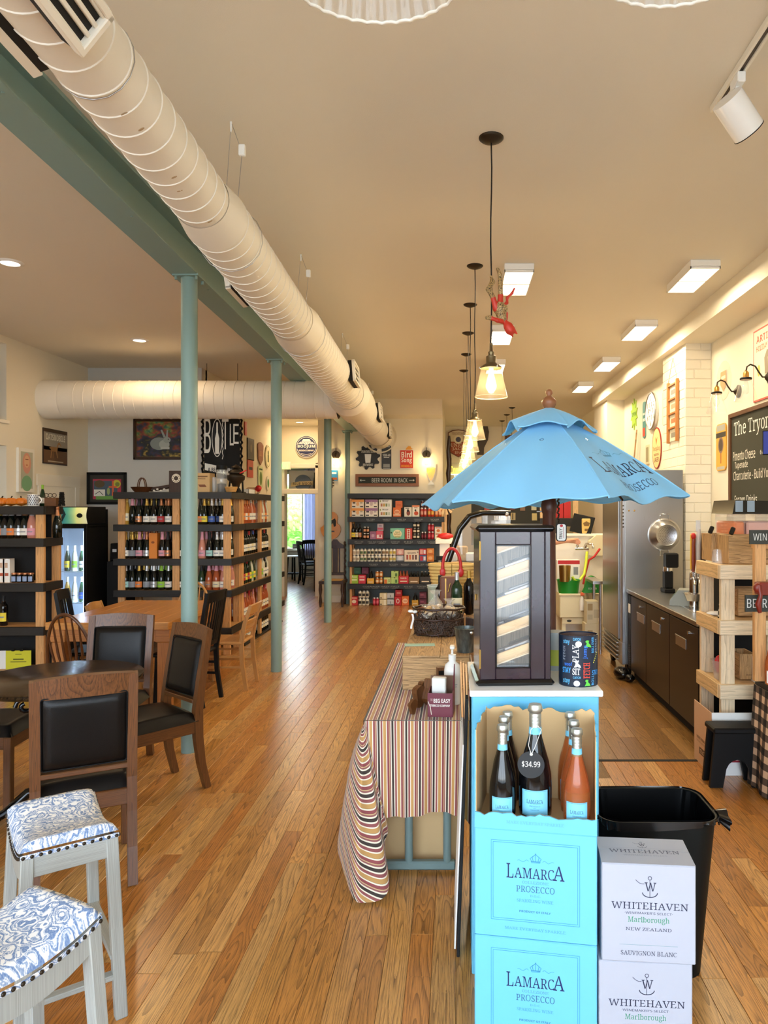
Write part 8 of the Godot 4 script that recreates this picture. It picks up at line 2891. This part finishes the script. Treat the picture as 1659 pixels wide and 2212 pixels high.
	part("bag", G().bx(-.055, .055, 0, .2, .03, -.03, .008), mat("bag_yellow", "d9b86a", .6), yb)
	part("print", G().poly([-.03, .10, .03, .10, .045, .14, 0, .165, -.045, .14], .031, "7a5a2c").rect(0, .05, .05, .03, .031), PRINT, yb)
	# a hand at the register: five fingers on a palm, the forearm runs behind the umbrella pole
	var hd := thing("person", "bare hand and forearm reaching past the umbrella pole to the register", "person", at(1238, 1183, 9.3) + V(0, .09, 0))
	var bn := [[V(-.36, -.03, 0), V(-.08, .0, 0), .045, .028, "a"], [V(-.07, .0, 0), V(.0, .0, 0), .028, .034, "a"], [V(-.03, .01, .02), V(.02, .015, .06), .014, .009, "a"]]
	for j in 4:
		var y := .026 - .018 * j
		var l: float = [.062, .072, .066, .05][j]
		bn.append([V(.015, y, 0), V(.025 + l * .6, y * 1.1 - .006, .006), .010, .009, "a"])
		bn.append([V(.025 + l * .6, y * 1.1 - .006, .006), V(.02 + l, y * 1.1 - .028, .012), .009, .0075, "a"])
	part("body", blob_parts(bn, .006, .008)["a"], mat("skin", "d99a78", .5), hd)
	counter_things()

# counter end, bakery case, hamper
func counter_things() -> void:
	var c := thing("service_counter", "long service counter under the cone pendant lamps", "counter")
	part("body", G().bx(-.06, .55, 0, 1.0, -5.35, -9.3, .004), mats["walnut"], c)
	part("top", G().bx(-.10, .58, 1.0, 1.04, -5.3, -9.35, .005), mats["crate"], c)
	part("raised_ledge", G().bx(-.25, -.04, 1.28, 1.33, -8.7, -9.3, .004).bx(-.2, -.08, 0, 1.28, -8.75, -9.25), mats["white_trim"], c)
	one("red_pouch", G().ball(V(0, .04, 0), V(.10, .04, .06), 12), mats["red"], "red pouch lying on the counter's raised white ledge", "pouch", V(-.13, 1.33, -8.85))
	var mb := thing("menu_stand", "small black menu board leaning at the counter's end", "menu board", V(-.12, 1.04, -6.6), 10)
	part("board", G().bx(-.06, .06, .0, .23, .0, -.012, .003), mats["black_matte"], mb)
	part("print", G().text("PLEASE", bold, 0, .18, .08, .02, .001, "b9b9b0").text("ORDER", bold, 0, .14, .08, .02, .001).text("HERE", bold, 0, .10, .07, .02, .001), PRINT, mb)
	var b := thing("bakery_case", "curved glass bakery case with black frame on the counter", "display case", V(0, 1.04, -5.9))
	var fr := func(x: float): return [V(x, .06, .22), V(x, .16, .22), V(x, .50, .10), V(x, .60, .02), V(x, .63, -.08), V(x, .63, -.3)]
	# the case's open side faces along the counter
	b.rotation_degrees.y = -90.0
	b.position = V(.13, 1.04, -5.9)
	for x in [-.24, .24]:
		part("frame", G().tube(fr.call(x), .022, 8), mats["black_gloss"], b)
		part("pane", G().prism(PV([U(.22, .06), U(.22, .16), U(.10, .5), U(.02, .6), U(-.08, .63), U(-.3, .63), U(-.3, .06)]), -.002, .002), mats["clear_glass"], b).transform = side(x)
	part("base", G().bx(-.26, .26, .0, .06, .24, -.3, .006).bx(-.24, .24, .22, .235, .1, -.3), BLACK, b)
	part("front_glass", G().sheet(func(u: float, v: float): return V((u - .5) * .46, .06 + .54 * v, .22 - .20 * v * v), 2, 8), mats["clear_glass"], b)
	part("bolt", G().ball(V(.262, .62, -.27), Vector3.ONE * .018, 10), CHROME, b)
	for j in 5:
		one("pastry_pack", G().bx(-.05, .05, 0, .07 + .05 * (j % 2), .05, -.05, .008), mats["card"] if j % 2 else mats["paper"], "%s wrapped pastry pack in the bakery case, %s from left" % ["kraft" if j % 2 else "white", nth(j)], "pastry", V(-.04 + j * .085, 1.277, -5.85 - .04 * (j % 2)), .0, "packs in the bakery case")
	var h := thing("picnic_hamper", "flared straw hamper with two red leather handles", "hamper", V(fx(976, 5.25), .98, -5.22))
	for k in 14:
		var ring := []
		for q in 33:
			var a := TAU * q / 32
			var r := .105 + .0042 * k + .004 * cos(q * PI)
			ring.append(V(sin(a) * r, .01 + k * .0235, cos(a) * r * .55))
		part("weave", G().tube(ring, .0135, 6, false), mat("straw", "d9b56c", .7), h)
	for s in [1.0]:
		var hp := []
		for k in 13:
			var a := PI * k / 12.0
			hp.append(V(cos(a) * .065, .30 + sin(a) * .14, .10))
		part("handle", G().tube(hp, .011, 8), mats["red"], h)
		for q in [-1.0, 1.0]:
			part("handle_tab", G().ball(V(q * .065, .27, .098), V(.022, .035, .008), 10), mats["red"], h)
	one("hamper_riser", G().bx(-.16, .16, 0, .98, .07, -.07, .004), mats["crate"], "plain wooden stand carrying the straw hamper", "stand", V(fx(976, 5.25), 0, -5.22))
	var pw := thing("pinwheel", "small wooden windmill ornament at the counter's raised ledge", "ornament", V(-.13, 1.33, -9.05))
	part("mast", G().bar(Vector3(), V(0, .42, 0), .03, .03), mats["crate"], pw)
	for k in 12:
		var a := TAU * k / 12
		part("vane", G().poly([0, 0, cos(a) * .12, sin(a) * .12, cos(a + .3) * .12, sin(a + .3) * .12], .03, "c9a878", 1.0, U(0, .42)), PRINT, pw)

func gingham_texture() -> ImageTexture:
	var im := Image.create(64, 64, false, Image.FORMAT_RGB8)
	for y in 64:
		for x in 64:
			im.set_pixel(x, y, Color("17130f") if x < 32 and y < 32 else (Color("d9b795") if x >= 32 and y >= 32 else Color("5c4a3c")))
	return ImageTexture.create_from_image(im)

func right_side() -> void:
	# ---- pine rack
	var t := thing("pine_rack", "raw pine display rack of boxes and tubs at the worktop's end", "rack")
	var X := 1.713
	for y in [1.338, .977, .56]:
		part("front_apron", G().bx(X, 2.3, y - .094, y, -4.65, -4.688, .003), mats["pine_pale"], t)
		part("side_apron", G().bx(X - .003, X + .035, y - .094, y, -4.689, -5.11, .003), mats["pine"], t)
		part("shelf_board", G().bx(X + .036, 2.28, y - .03, y - .012, -4.69, -5.1), mats["pine"], t)
	for e in [[X + .02, -4.69], [X + .02, -5.07], [2.2, -4.69], [2.2, -5.07]]:
		part("post", G().bx(e[0], e[0] + .09, 0, 1.30, e[1], e[1] - .038, .003), mats["pine_pale"], t)
	var cr := [["wooden wine crate with stamped end on the pine rack's top", 1.70, 2.2, 1.339, .19, -4.74], ["second wine crate behind the tumblers on pine rack", 1.70, 1.86, 1.339, .19, -5.0], ["wine crate behind the front post on the middle shelf", 1.83, 2.1, .978, .18, -4.86], ["low wine crate on the pine rack's bottom shelf", 1.82, 1.97, .561, .17, -4.8]]
	for e in cr:
		var x0: float = e[1] + (.06 if e[2] > 2.15 else .04)
		var c := thing("wine_crate", e[0], "crate", V(x0 + .04, e[3], e[5]))
		var w: float = e[2] - x0
		var h: float = e[4]
		part("front_board", G().bx(0, w, 0, h, 0, -.012, .002), mats["crate"], c)
		for q in [.0, w - .012]:
			part("side_board", G().bx(q, q + .012, 0, h, -.0125, -.2, .002), mats["crate"], c)
		part("back_board", G().bx(.012, w - .012, 0, h, -.19, -.2), mats["crate"], c)
		part("stamp", G().text("EXTRA DRY BOTTLED", bold, w * .62, h * .18, w * .5, .010, .001, "6a4a2c"), PRINT, c)
	for j in 2:
		var gl := thing("tumbler", ["left clear tumbler upside down on the pine rack", "right clear tumbler upside down on the pine rack"][j], "glass", V(1.765 + .045 * j, 1.327, -4.85 - .06 * j), 0, "tumblers on the pine rack")
		part("glass", G().lathe([U(.034, 0), U(.036, .03), U(.026, .10), U(.0, .105)], 18), glass("tumbler_glass", "f2f4f4", .18), gl)
	for j in 2:
		one("black_clip", G().bar(V(0, 0, 0), V(.02, .05, 0), .03, .02, .006, Vector3.BACK), mats["black_gloss"], ["black clip at left on the crate's top edge", "black clip at right on the crate's top edge"][j], "clip", [V(1.775, 1.53, -5.02), V(1.83, 1.53, -4.78)][j])
	for j in 11:
		one("coaster", G().cyl(Vector3(), V(0, .010, 0), .040 - .0012 * j, .040 - .0012 * j, 20), [BLACK, WHITE, mats["galvanised"]][j % 3], "%s coaster, %s from the bottom of the stack" % [["black", "white", "grey"][j % 3], nth(j)], "coaster", V(1.80, .966 + j * .0125, -4.82), .0, "stack of coasters on the pine rack")
	one("folded_towel", G().ball(V(0, .015, 0), V(.06, .016, .05), 10), mats["paper"], "folded white towel beside the coaster stack", "towel", V(1.79, .966, -4.96))
	var tb := thing("plastic_tub", "clear plastic tub of red snack bags on the bottom shelf", "tub", V(1.80, .549, -4.86))
	part("tub", G().lathe([U(0, .003), U(.05, 0), U(.068, .13), U(.072, .132)], 20), glass("tub_plastic", "efe4da", .35, .1), tb)
	for j in 4:
		one("snack_bag", G().ball(V(0, .055, 0), V(.028, .06, .016), 10), mats["red"] if j % 2 == 0 else mat("berry_red", "8f2436", .3), ["red snack bag at left in the clear tub", "berry red snack bag in the tub's middle", "red snack bag at right in the clear tub", "berry red snack bag behind the others"][j], "snack bag", V(1.775 + .022 * j, .60, -4.85 - .02 * (j % 2)), 20.0 * j, "snack bags in the tub")
	one("white_carton", G().bx(-.04, .05, 0, .17, .04, -.06, .003), WHITE, "small white carton at right on the bottom pine shelf", "carton", V(2.02, .549, -4.76))
	# ---- floor in front of it
	var bx := thing("open_carton", "white and red wine carton open on the floor below the pine rack", "carton", V(1.63, 0, -4.58), 0)
	part("side", G().bx(0, .004, 0, .40, 0, -.33), mat("carton_tan", "d9b08c", .8), bx)
	part("front", G().bx(.004, .30, 0, .40, 0, -.004).bx(.296, .30, 0, .40, 0, -.05), WHITE, bx)
	part("packing_paper", G().ball(V(.045, .2, -.12), V(.035, .15, .1), 12).ball(V(.05, .22, -.24), V(.03, .12, .06), 10), mats["kraft"], bx)
	part("print", G().rect(.16, .09, .28, .012, .0008, "a82434").rect(.16, .125, .28, .022, .0008).rect(.16, .16, .28, .014, .0008), PRINT, bx)
	var pg := G()
	pg.xf = T(V(-.0008, 0, 0), -90)
	pg.text("WINE 750ML", bold, -.2, .17, .16, .018, 0, "8a6a4c").text("CONTAINS SULFITES", sans, -.2, .145, .16, .012, 0).rect(-.15, .09, .15, .045, 0, "5c4636").text("12 x 750", bold, -.15, .09, .12, .028, .0002, "e0c0a0")
	part("side_print", pg, PRINT, bx)
	var fs := thing("step_stool", "black folding step stool standing before the open carton", "step stool", V(fx(1588, 4.42), 0, -4.45))
	var ar := [U(-.17, 0), U(-.09, 0)]
	for j in 9:
		ar.append(U(.075 * -cos(PI * j / 8.0), .08 + .09 * sin(PI * j / 8.0)))
	ar += [U(.09, 0), U(.17, 0), U(.14, .33), U(-.14, .33)]
	for z in [.06, -.06]:
		part("leg_panel", G().prism(PackedVector2Array(ar), z - .012, z + .012), BLACK, fs)
	part("step", G().bx(-.15, .15, .33, .365, .085, -.085, .008), BLACK, fs)
	# ---- gingham table nearer the camera, with its signs
	var gt := thing("gingham_table", "small table draped in brown gingham at the picture's right edge", "table", V(0, 0, 0))
	var gm := mat("gingham", "ffffff", .85)
	gm.albedo_texture = gingham_texture()
	gm.uv1_scale = V(12, 12, 1)
	part("top", G().bx(1.84, 2.55, .62, .66, -3.55, -4.42, .006), mats["black_wood"], gt)
	part("skirt", G().sheet(func(u: float, v: float): return V(1.835 - .03 * v + .012 * sin(u * 30.0) * v, .625 - .61 * v, -3.55 - .87 * u), 40, 8, .0, .87, .61), gm, gt)
	part("skirt", G().sheet(func(u: float, v: float): return V(2.55 - .715 * u, .625 - .61 * v, -3.55 + .02 * v + .012 * sin(u * 26.0) * v), 40, 8, .0, .7, .61), gm, gt)
	var pr := thing("pine_post", "upright pine post carrying the discount signs at right edge", "post", V(fx(1640, 4.35), .66, -4.35))
	part("post", G().bx(-.034, .034, 0, .83, .02, -.02, .003), mats["pine_warm"], pr)
	part("arm", G().bx(-.03, .5, .80, .84, -.021, -.05, .003), mats["pine_warm"], pr)
	var s := sign_board("discount_sign", "black chalk sign lettered WINE 10% on the pine post", box_poly(.24, .085), "2b2e26", at(1618 + 43, 1160, 4.32))
	part("chalk", G().text("WINE 10%", sans, 0, 0, .20, .042, .0125, "cfcfc6"), PRINT, s)
	s = sign_board("discount_sign", "curved black chalk sign lettered BEER 20% lower on the post", box_poly(.26, .10), "2b2e26", at(1655, 1303, 4.32), 0)
	part("chalk", G().text("BEER 20%", sans, .0, 0, .24, .055, .0125, "dcdcd4"), PRINT, s)
	var rc := thing("red_tin", "rusty red tin with a ribbon on the post's left", "tin", at(1655, 1285, 4.28))
	part("tin", G().bx(-.05, .12, 0, .075, .03, -.05, .004), mat("rust_red", "7c2414", .4), rc)
	part("ribbon", G().tube([V(-.06, .06, .03), V(-.05, .0, .04), V(-.065, -.05, .04), V(-.05, -.10, .03)], [.02, .012, .018, .012], 8).ball(V(-.065, .045, .03), V(.025, .03, .02), 10), mat("rust_red", "7c2414", .4), rc)
	prosecco("amber_bottle", "amber bottle with a white label on the gingham table", V(fx(1660, 4.3), .662, -4.25), -20, .042, .32, true)
	get_node("amber_bottle").get_child(3).material_override = mats["paper"]
	get_node("amber_bottle").get_child(3).get_child(0).queue_free()
	var tv := thing("wall_screen", "small blue lit screen hung at the picture's right edge", "screen", at(1675, 955, 4.6), -35)
	part("case", G().box(V(0, 0, -.012), V(.16, .16, .02), .004), BLACK, tv)
	part("screen", G().rect(0, 0, .145, .145, .0, "ffffff"), glow("screen_blue", "2436a0", .7, "101426"), tv)
	part("bracket", G().cyl(V(0, .0, -.02), V(0, CEIL - 2.13, -.02), .01, .01, 8), BLACK, tv)
	# ---- menu board on the right wall
	var mb := thing("menu_board", "large brown framed chalk menu headed The Tryon", "menu board", V(XR - .001, 2.15, -6.0), -90)
	part("slate", G().bx(-.80, .9, -.42, .42, .0, .012), mat("slate_warm", "3b3a2c", .85), mb)
	part("frame", G().bx(-.83, -.79, -.45, .45, .0, .03, .004).bx(-.79, .93, .41, .45, .0, .03, .004).bx(-.79, .93, -.45, -.41, .0, .03, .004), mats["walnut"], mb)
	part("chalk", G().text("The Tryon Bottle", serif, -.10, .28, 1.25, .17, .0128, "ecece2").text("Pimento Cheese", sans, -.50, .045, .5, .09, .0128, "e8e0d0").text("Tapenade", sans, -.56, -.05, .30, .08, .0128).text("Charcuterie - Build Your Own", sans, -.24, -.14, 1.0, .085, .0128).text("Frozen Drinks", sans, -.46, -.36, .5, .08, .0128, "f0efe6").text("6 with crackers", sans, .0, .04, .3, .04, .0128), PRINT, mb)
	# ---- signs on the right wall
	var rw := func(px: float, py: float, off := .0):
		var d: float = XR * F / (px - 985.0)
		return V(XR - .001 - off, hy(py, d), -d)
	s = sign_board("can_sign", "yellow beer can shaped sign left of the menu board", rrect(.26, .46, .05), "e0a83c", rw.call(1560, 966), -90)
	part("print", G().rect(0, .19, .22, .06, .0125, "a9a79c").rect(0, .12, .26, .05, .0126, "3a3428").disc(0, .02, .07, .08, .0127, "8a6a5a").disc(0, .02, .05, .06, .0129, "4a3c34").rect(0, -.10, .03, .12, .0126, "b5702c").rect(0, -.205, .2, .03, .0126, "b9b4a4"), PRINT, s)
	var gd := thing("glass_sign", "round clear acrylic sign with an orange shield behind the sconce", "sign", rw.call(1564, 822), -90)
	part("disc", G().prism(oval(.19, .19, 32), .0, .006), glass("acrylic", "fff4e4", .25, .05), gd)
	part("print", G().poly([-.07, .09, .07, .09, .08, -.03, 0, -.11, -.08, -.03], .0066, "dd9a6c").rect(0, .03, .11, .03, .0068, "f0d0b0"), PRINT, gd)
	s = sign_board("red_framed_poster", "cream poster with red border and figures beside the far sconce", box_poly(.55, .62), "c9503c", rw.call(1660, 780), -90)
	part("print", G().rect(0, 0, .52, .59, .0123, "ecdcb8").text("ARTISAN", bold, 0, .22, .42, .06, .0127, "b9503c").text("HOLIDAY CHEESE", bold, 0, .14, .42, .05, .0127).poly([-.04, -.1, .03, -.1, .02, .03, .05, .09, 0, .1, -.05, .04], .0127, "8a7a62").disc(-.16, -.05, .03, .05, .0127, "c9b04a"), PRINT, s)
	var hop := []
	for j in 20:
		var a := TAU * j / 20
		hop.append(U(cos(a), sin(a) * 1.15) * (.2 if j % 2 else .12))
	s = sign_board("leaf_sign", "lime green hop leaf shaped sign high on the kitchen's right wall", PackedVector2Array(hop), "a6cf3c", rw.call(1371, 895), -90)
	part("print", G().text("HOPPYUM", bold, 0, 0, .24, .06, .0125, "4f8a2c"), PRINT, s)
	s = sign_board("bottle_sign", "tall teal and red bottle shaped sign beside the leaf sign", rrect(.15, .5, .05), "4f8f8c", rw.call(1393, 907), -90)
	part("print", G().rect(0, -.17, .13, .12, .0125, "c8452c").rect(0, .0, .1, .04, .0125, "dfe4d8").rect(0, .08, .1, .03, .0125), PRINT, s)
	var ck := thing("wall_clock", "round white wall clock with jumbled numerals", "clock", rw.call(1412, 888), -90)
	part("case", G().prism(oval(.24, .24, 36), .0, .04), WHITE, ck)
	part("rim", G().tube(range(37).map(func(j): return V(cos(TAU * j / 36) * .24, sin(TAU * j / 36) * .24, .04)), .012, 6, false), STEEL, ck)
	var cg := G()
	for j in 12:
		cg.text(str(j + 1), seriff, sin(TAU * (j + 1) / 12) * (.1 + .07 * (j % 2)), cos(TAU * (j + 1) / 12) * (.1 + .07 * (j % 2)), .045, .06, .041, "3a3c30")
	part("numerals", cg.line([U(0, 0), U(.06, .08)], .01, .042).line([U(0, 0), U(-.1, .04)], .008, .042), PRINT, ck)
	s = sign_board("face_poster", "green and cream poster of a bearded drawn face", box_poly(.32, .4), "cdd0a0", rw.call(1441, 880), -90)
	part("print", G().disc(0, .02, .09, .12, .0125, "3f4a34").disc(0, .03, .055, .08, .0127, "e4dfc0").rect(0, -.15, .24, .05, .0126, "5f7f3c").rect(-.02, .045, .015, .01, .0129, "2c3024").rect(.022, .045, .015, .01, .0129), PRINT, s)
	s = sign_board("oval_sign", "red rimmed oval sign lettered LAGER with an eagle", oval(.21, .27, 30), "9c2a22", rw.call(1420, 968), -90)
	part("print", G().disc(0, 0, .195, .255, .0123, "e6cf92").poly([-.05, .15, 0, .11, .05, .15, .02, .08, 0, .04, -.02, .08], .0127, "b9782c").text("Yuengling", serif, 0, -.01, .32, .07, .0127, "7a3a1c").text("TRADITIONAL", bold, 0, -.085, .24, .03, .0127).text("LAGER", bold, 0, -.15, .22, .06, .0127, "6a2a1c"), PRINT, s)
	sign_board("blue_oval_sign", "blue oval sign edge peeping out beside the brick pier", oval(.2, .26, 30), "3a86a8", rw.call(1446, 976), -90)
	s = sign_board("photo_strip", "small cream frame with two strips below the clock", box_poly(.16, .26), "d9cda8", rw.call(1400, 982), -90)
	part("print", G().rect(-.035, 0, .05, .2, .0125, "8a7f60").rect(.035, 0, .05, .2, .0125), PRINT, s)
	var gu := thing("paddle", "thin wooden paddle leaning on the kitchen's right wall", "paddle", rw.call(1378, 975, .08), -90)
	part("paddle", G().bar(V(-.05, -.5, 0), V(.10, .3, -.04), .03, .015, .003, Vector3.BACK).bx(-.16, .0, -.5, -.15, .0, .02, .004), mats["crate"], gu)
	# wooden ladder of photographs on the pier
	var lf := thing("photo_ladder", "wooden ladder frame of photographs hung by string on the pier", "picture frame", V(2.345, 2.75, -7.72), -90)
	for x in [-.155, .155]:
		part("rail", G().bx(x - .02, x + .02, -.33, .33, .0, .03, .003), mats["butcher_side"], lf)
	for j in 4:
		var y := -.25 + j * .155
		part("rung", G().bx(-.14, .14, y + .068, y + .088, .0, .025, .002), mats["butcher_side"], lf)
		part("photo", G().rect(0, y, .26, .13, .006, "d8d2bc").rect(0, y, .16, .05, .007, ["8a8678", "b5764c", "a89a7c", "8c8a80"][j]), PRINT, lf)
	part("string", G().tube([V(-.155, .33, .015), V(0, .58, .01), V(.155, .33, .015)], .003, 5), mats["kraft"], lf)

func walls_left() -> void:
	var lw := func(px: float, py: float):
		var d: float = -XL * F / (985.0 - px)
		return V(XL + .001, hy(py, d), -d)
	var s := sign_board("horse_poster", "brown OATSMOBILE poster with a trotting horse on left wall", box_poly(.53, .43), "2a1a12", lw.call(118, 966), 90)
	part("print", G().rect(0, .08, .51, .25, .0124, "9c9282").rect(0, -.10, .51, .20, .0124, "6a4a30").rect(0, .19, .51, .04, .0125, "4a3626").text("OATSMOBILE", bold, .0, .115, .42, .075, .0128, "e9e2d0").rect(0, -.18, .34, .014, .0128, "b9a98c")
		.poly([-.11, -.06, .03, -.055, .06, .03, .09, .035, .12, .01, .125, .022, .085, .065, .05, .055, .02, .0, -.09, .0, -.15, -.02, -.10, -.03], .0129, "a87a48").poly([-.10, -.05, -.08, -.05, -.10, -.14, -.115, -.14], .0129).poly([.0, -.05, .025, -.05, .05, -.13, .035, -.135], .0129).poly([-.06, -.05, -.045, -.05, -.05, -.14, -.065, -.14], .0129, "8a5f36"), PRINT, s)
	s = sign_board("portrait_frame", "white framed pastel portrait with a green dress on left wall", box_poly(.30, .50), "ece8dc", lw.call(52, 1016), 90, .03)
	part("print", G().rect(0, 0, .23, .42, .0306, "b9b8a2").disc(0, .08, .08, .12, .0308, "d99a84").disc(0, .10, .05, .07, .031, "e3b58c").disc(0, -.15, .10, .09, .031, "7fae84").rect(0, .125, .06, .008, .0312, "8a4a38").rect(0, .06, .03, .01, .0312, "b5422c"), PRINT, s)
	var fr := func(label: String, where: Vector3, w: float, h: float, yaw: float):
		var f := thing("picture_frame", label, "picture frame", where, yaw)
		part("frame", G().bx(-w / 2, w / 2, h / 2 - .035, h / 2, 0, .03, .003).bx(-w / 2, w / 2, -h / 2, -h / 2 + .035, 0, .03, .003).bx(-w / 2, -w / 2 + .035, -h / 2, h / 2, 0, .03, .003).bx(w / 2 - .035, w / 2, -h / 2, h / 2, 0, .03, .003), BLACK, f)
		return f
	var f1: Node3D = fr.call("black framed sketch in the lower niche of left wall", V(-5.09, 2.06, -7.66), .42, .32, 90)
	part("print", G().rect(0, 0, .36, .26, .006, "d9d6cc").line([U(-.1, -.05), U(.0, .06), U(.12, -.02)], .012, .007, "4a463e"), PRINT, f1)
	var f2: Node3D = fr.call("tilted black frame in the upper niche of left wall", V(-5.06, 2.98, -7.6), .45, .6, 84)
	part("print", G().rect(0, 0, .4, .54, .006, "8a8474"), PRINT, f2)
	# the cupboard door in the left wall
	var d := struct("door_2", G().bx(XL, XL + .02, .0, 2.0, -8.48, -8.58, .003).bx(XL, XL + .02, .0, 2.0, -9.3, -9.4, .003).bx(XL, XL + .0201, 1.98, 2.12, -8.45, -9.42, .003).bx(XL, XL + .012, .0, 1.98, -8.58, -9.3), mats["white_trim"])
	for y in [.5, 1.32]:
		part("panel", G().bx(XL + .01, XL + .022, y - .35, y + .35, -8.70, -9.18, .006), mats["white_trim"], d)
	part("hinge", G().bx(XL + .02, XL + .028, 1.62, 1.72, -9.27, -9.30, .002), WHITE, d)
	# rabbit painting
	var z := -9.645
	var pa := thing("rabbit_painting", "brown framed painting of a grey rabbit on dark colours", "painting", V(fx(348, 9.65), hy(949, 9.65), z))
	var W := .72
	var H := .55
	part("frame", G().bx(-W / 2, W / 2, H / 2 - .035, H / 2, 0, .035, .004).bx(-W / 2, W / 2, -H / 2, -H / 2 + .035, 0, .035, .004).bx(-W / 2, -W / 2 + .035, -H / 2, H / 2, 0, .035, .004).bx(W / 2 - .035, W / 2, -H / 2, H / 2, 0, .035, .004), mats["walnut_dark"], pa)
	part("gilt_edge", G().rect(0, 0, W - .06, H - .06, .010, "8a6a34"), PRINT, pa)
	var cm := mat("painted_canvas", "ffffff", .6)
	cm.albedo_texture = canvas_texture()
	part("canvas", G().rect(0, 0, W - .08, H - .08, .012, "ffffff"), cm, pa)
	var r := G()
	r.disc(-.02, -.06, .12, .085, .0125, "8a8f88").disc(.05, -.07, .07, .06, .0127, "b4b8ae").disc(.085, -.01, .05, .04, .0129, "a2a69c").poly([.04, .02, .0, .12, .02, .13, .07, .03], .0129, "9aa098").poly([.07, .03, .085, .13, .10, .12, .10, .02], .0129).disc(.105, .0, .008, .008, .0131, "1a1c1a", 10).rect(.06, -.12, .12, .03, .0129, "c4c6bc")
	part("rabbit", r, PRINT, pa)
	# abstract picture
	var ab: Node3D = fr.call("black framed abstract with orange cross and yellow circle", V(fx(232, 9.65), hy(1055, 9.65), z), .53, .43, 0)
	part("print", G().rect(0, 0, .47, .37, .004, "2f2c24").rect(0, -.01, .38, .27, .006, "b53a4c").rect(.02, -.12, .34, .06, .0065, "6fa04a").rect(-.02, .0, .32, .20, .007, "4a5a6a").disc(-.10, .06, .07, .05, .0075, "5a4a30").disc(.13, .06, .055, .055, .0075, "cdbf3c").disc(.14, .055, .03, .03, .008, "7f8a3a").rect(.08, .0, .025, .20, .0085, "e0663c").rect(.08, .02, .11, .022, .0086).rect(-.10, -.06, .15, .09, .008, "e6e2d4").line([U(-.16, -.08), U(-.10, -.04), U(-.05, -.09)], .008, .0085, "1c1a18").disc(.02, -.04, .02, .05, .0087, "9aa86a"), PRINT, ab)

func canvas_texture() -> ImageTexture:
	var n := 128
	var a := grey(71, n, n, .02, 3)
	var b := grey(72, n, n, .08, 2)
	var o := PackedByteArray()
	o.resize(n * n * 3)
	var cs := [Color("1f4a4c"), Color("2f6a5c"), Color("6a7a3c"), Color("8c3a2c"), Color("2c3048"), Color("22241f"), Color("a8883c")]
	for y in n:
		for x in n:
			var i := y * n + x
			var f: float = a[i] / 255.0 * 4.0 + y / float(n) * 2.5 + b[i] / 255.0
			var c: Color = (cs[int(f) % 7] as Color).lerp(cs[(int(f) + 1) % 7], f - floorf(f)) * (.7 + .6 * b[i] / 255.0)
			o[i * 3] = clampi(c.r8, 0, 255)
			o[i * 3 + 1] = clampi(c.g8, 0, 255)
			o[i * 3 + 2] = clampi(c.b8, 0, 255)
	return ImageTexture.create_from_image(Image.create_from_data(n, n, false, Image.FORMAT_RGB8, o))
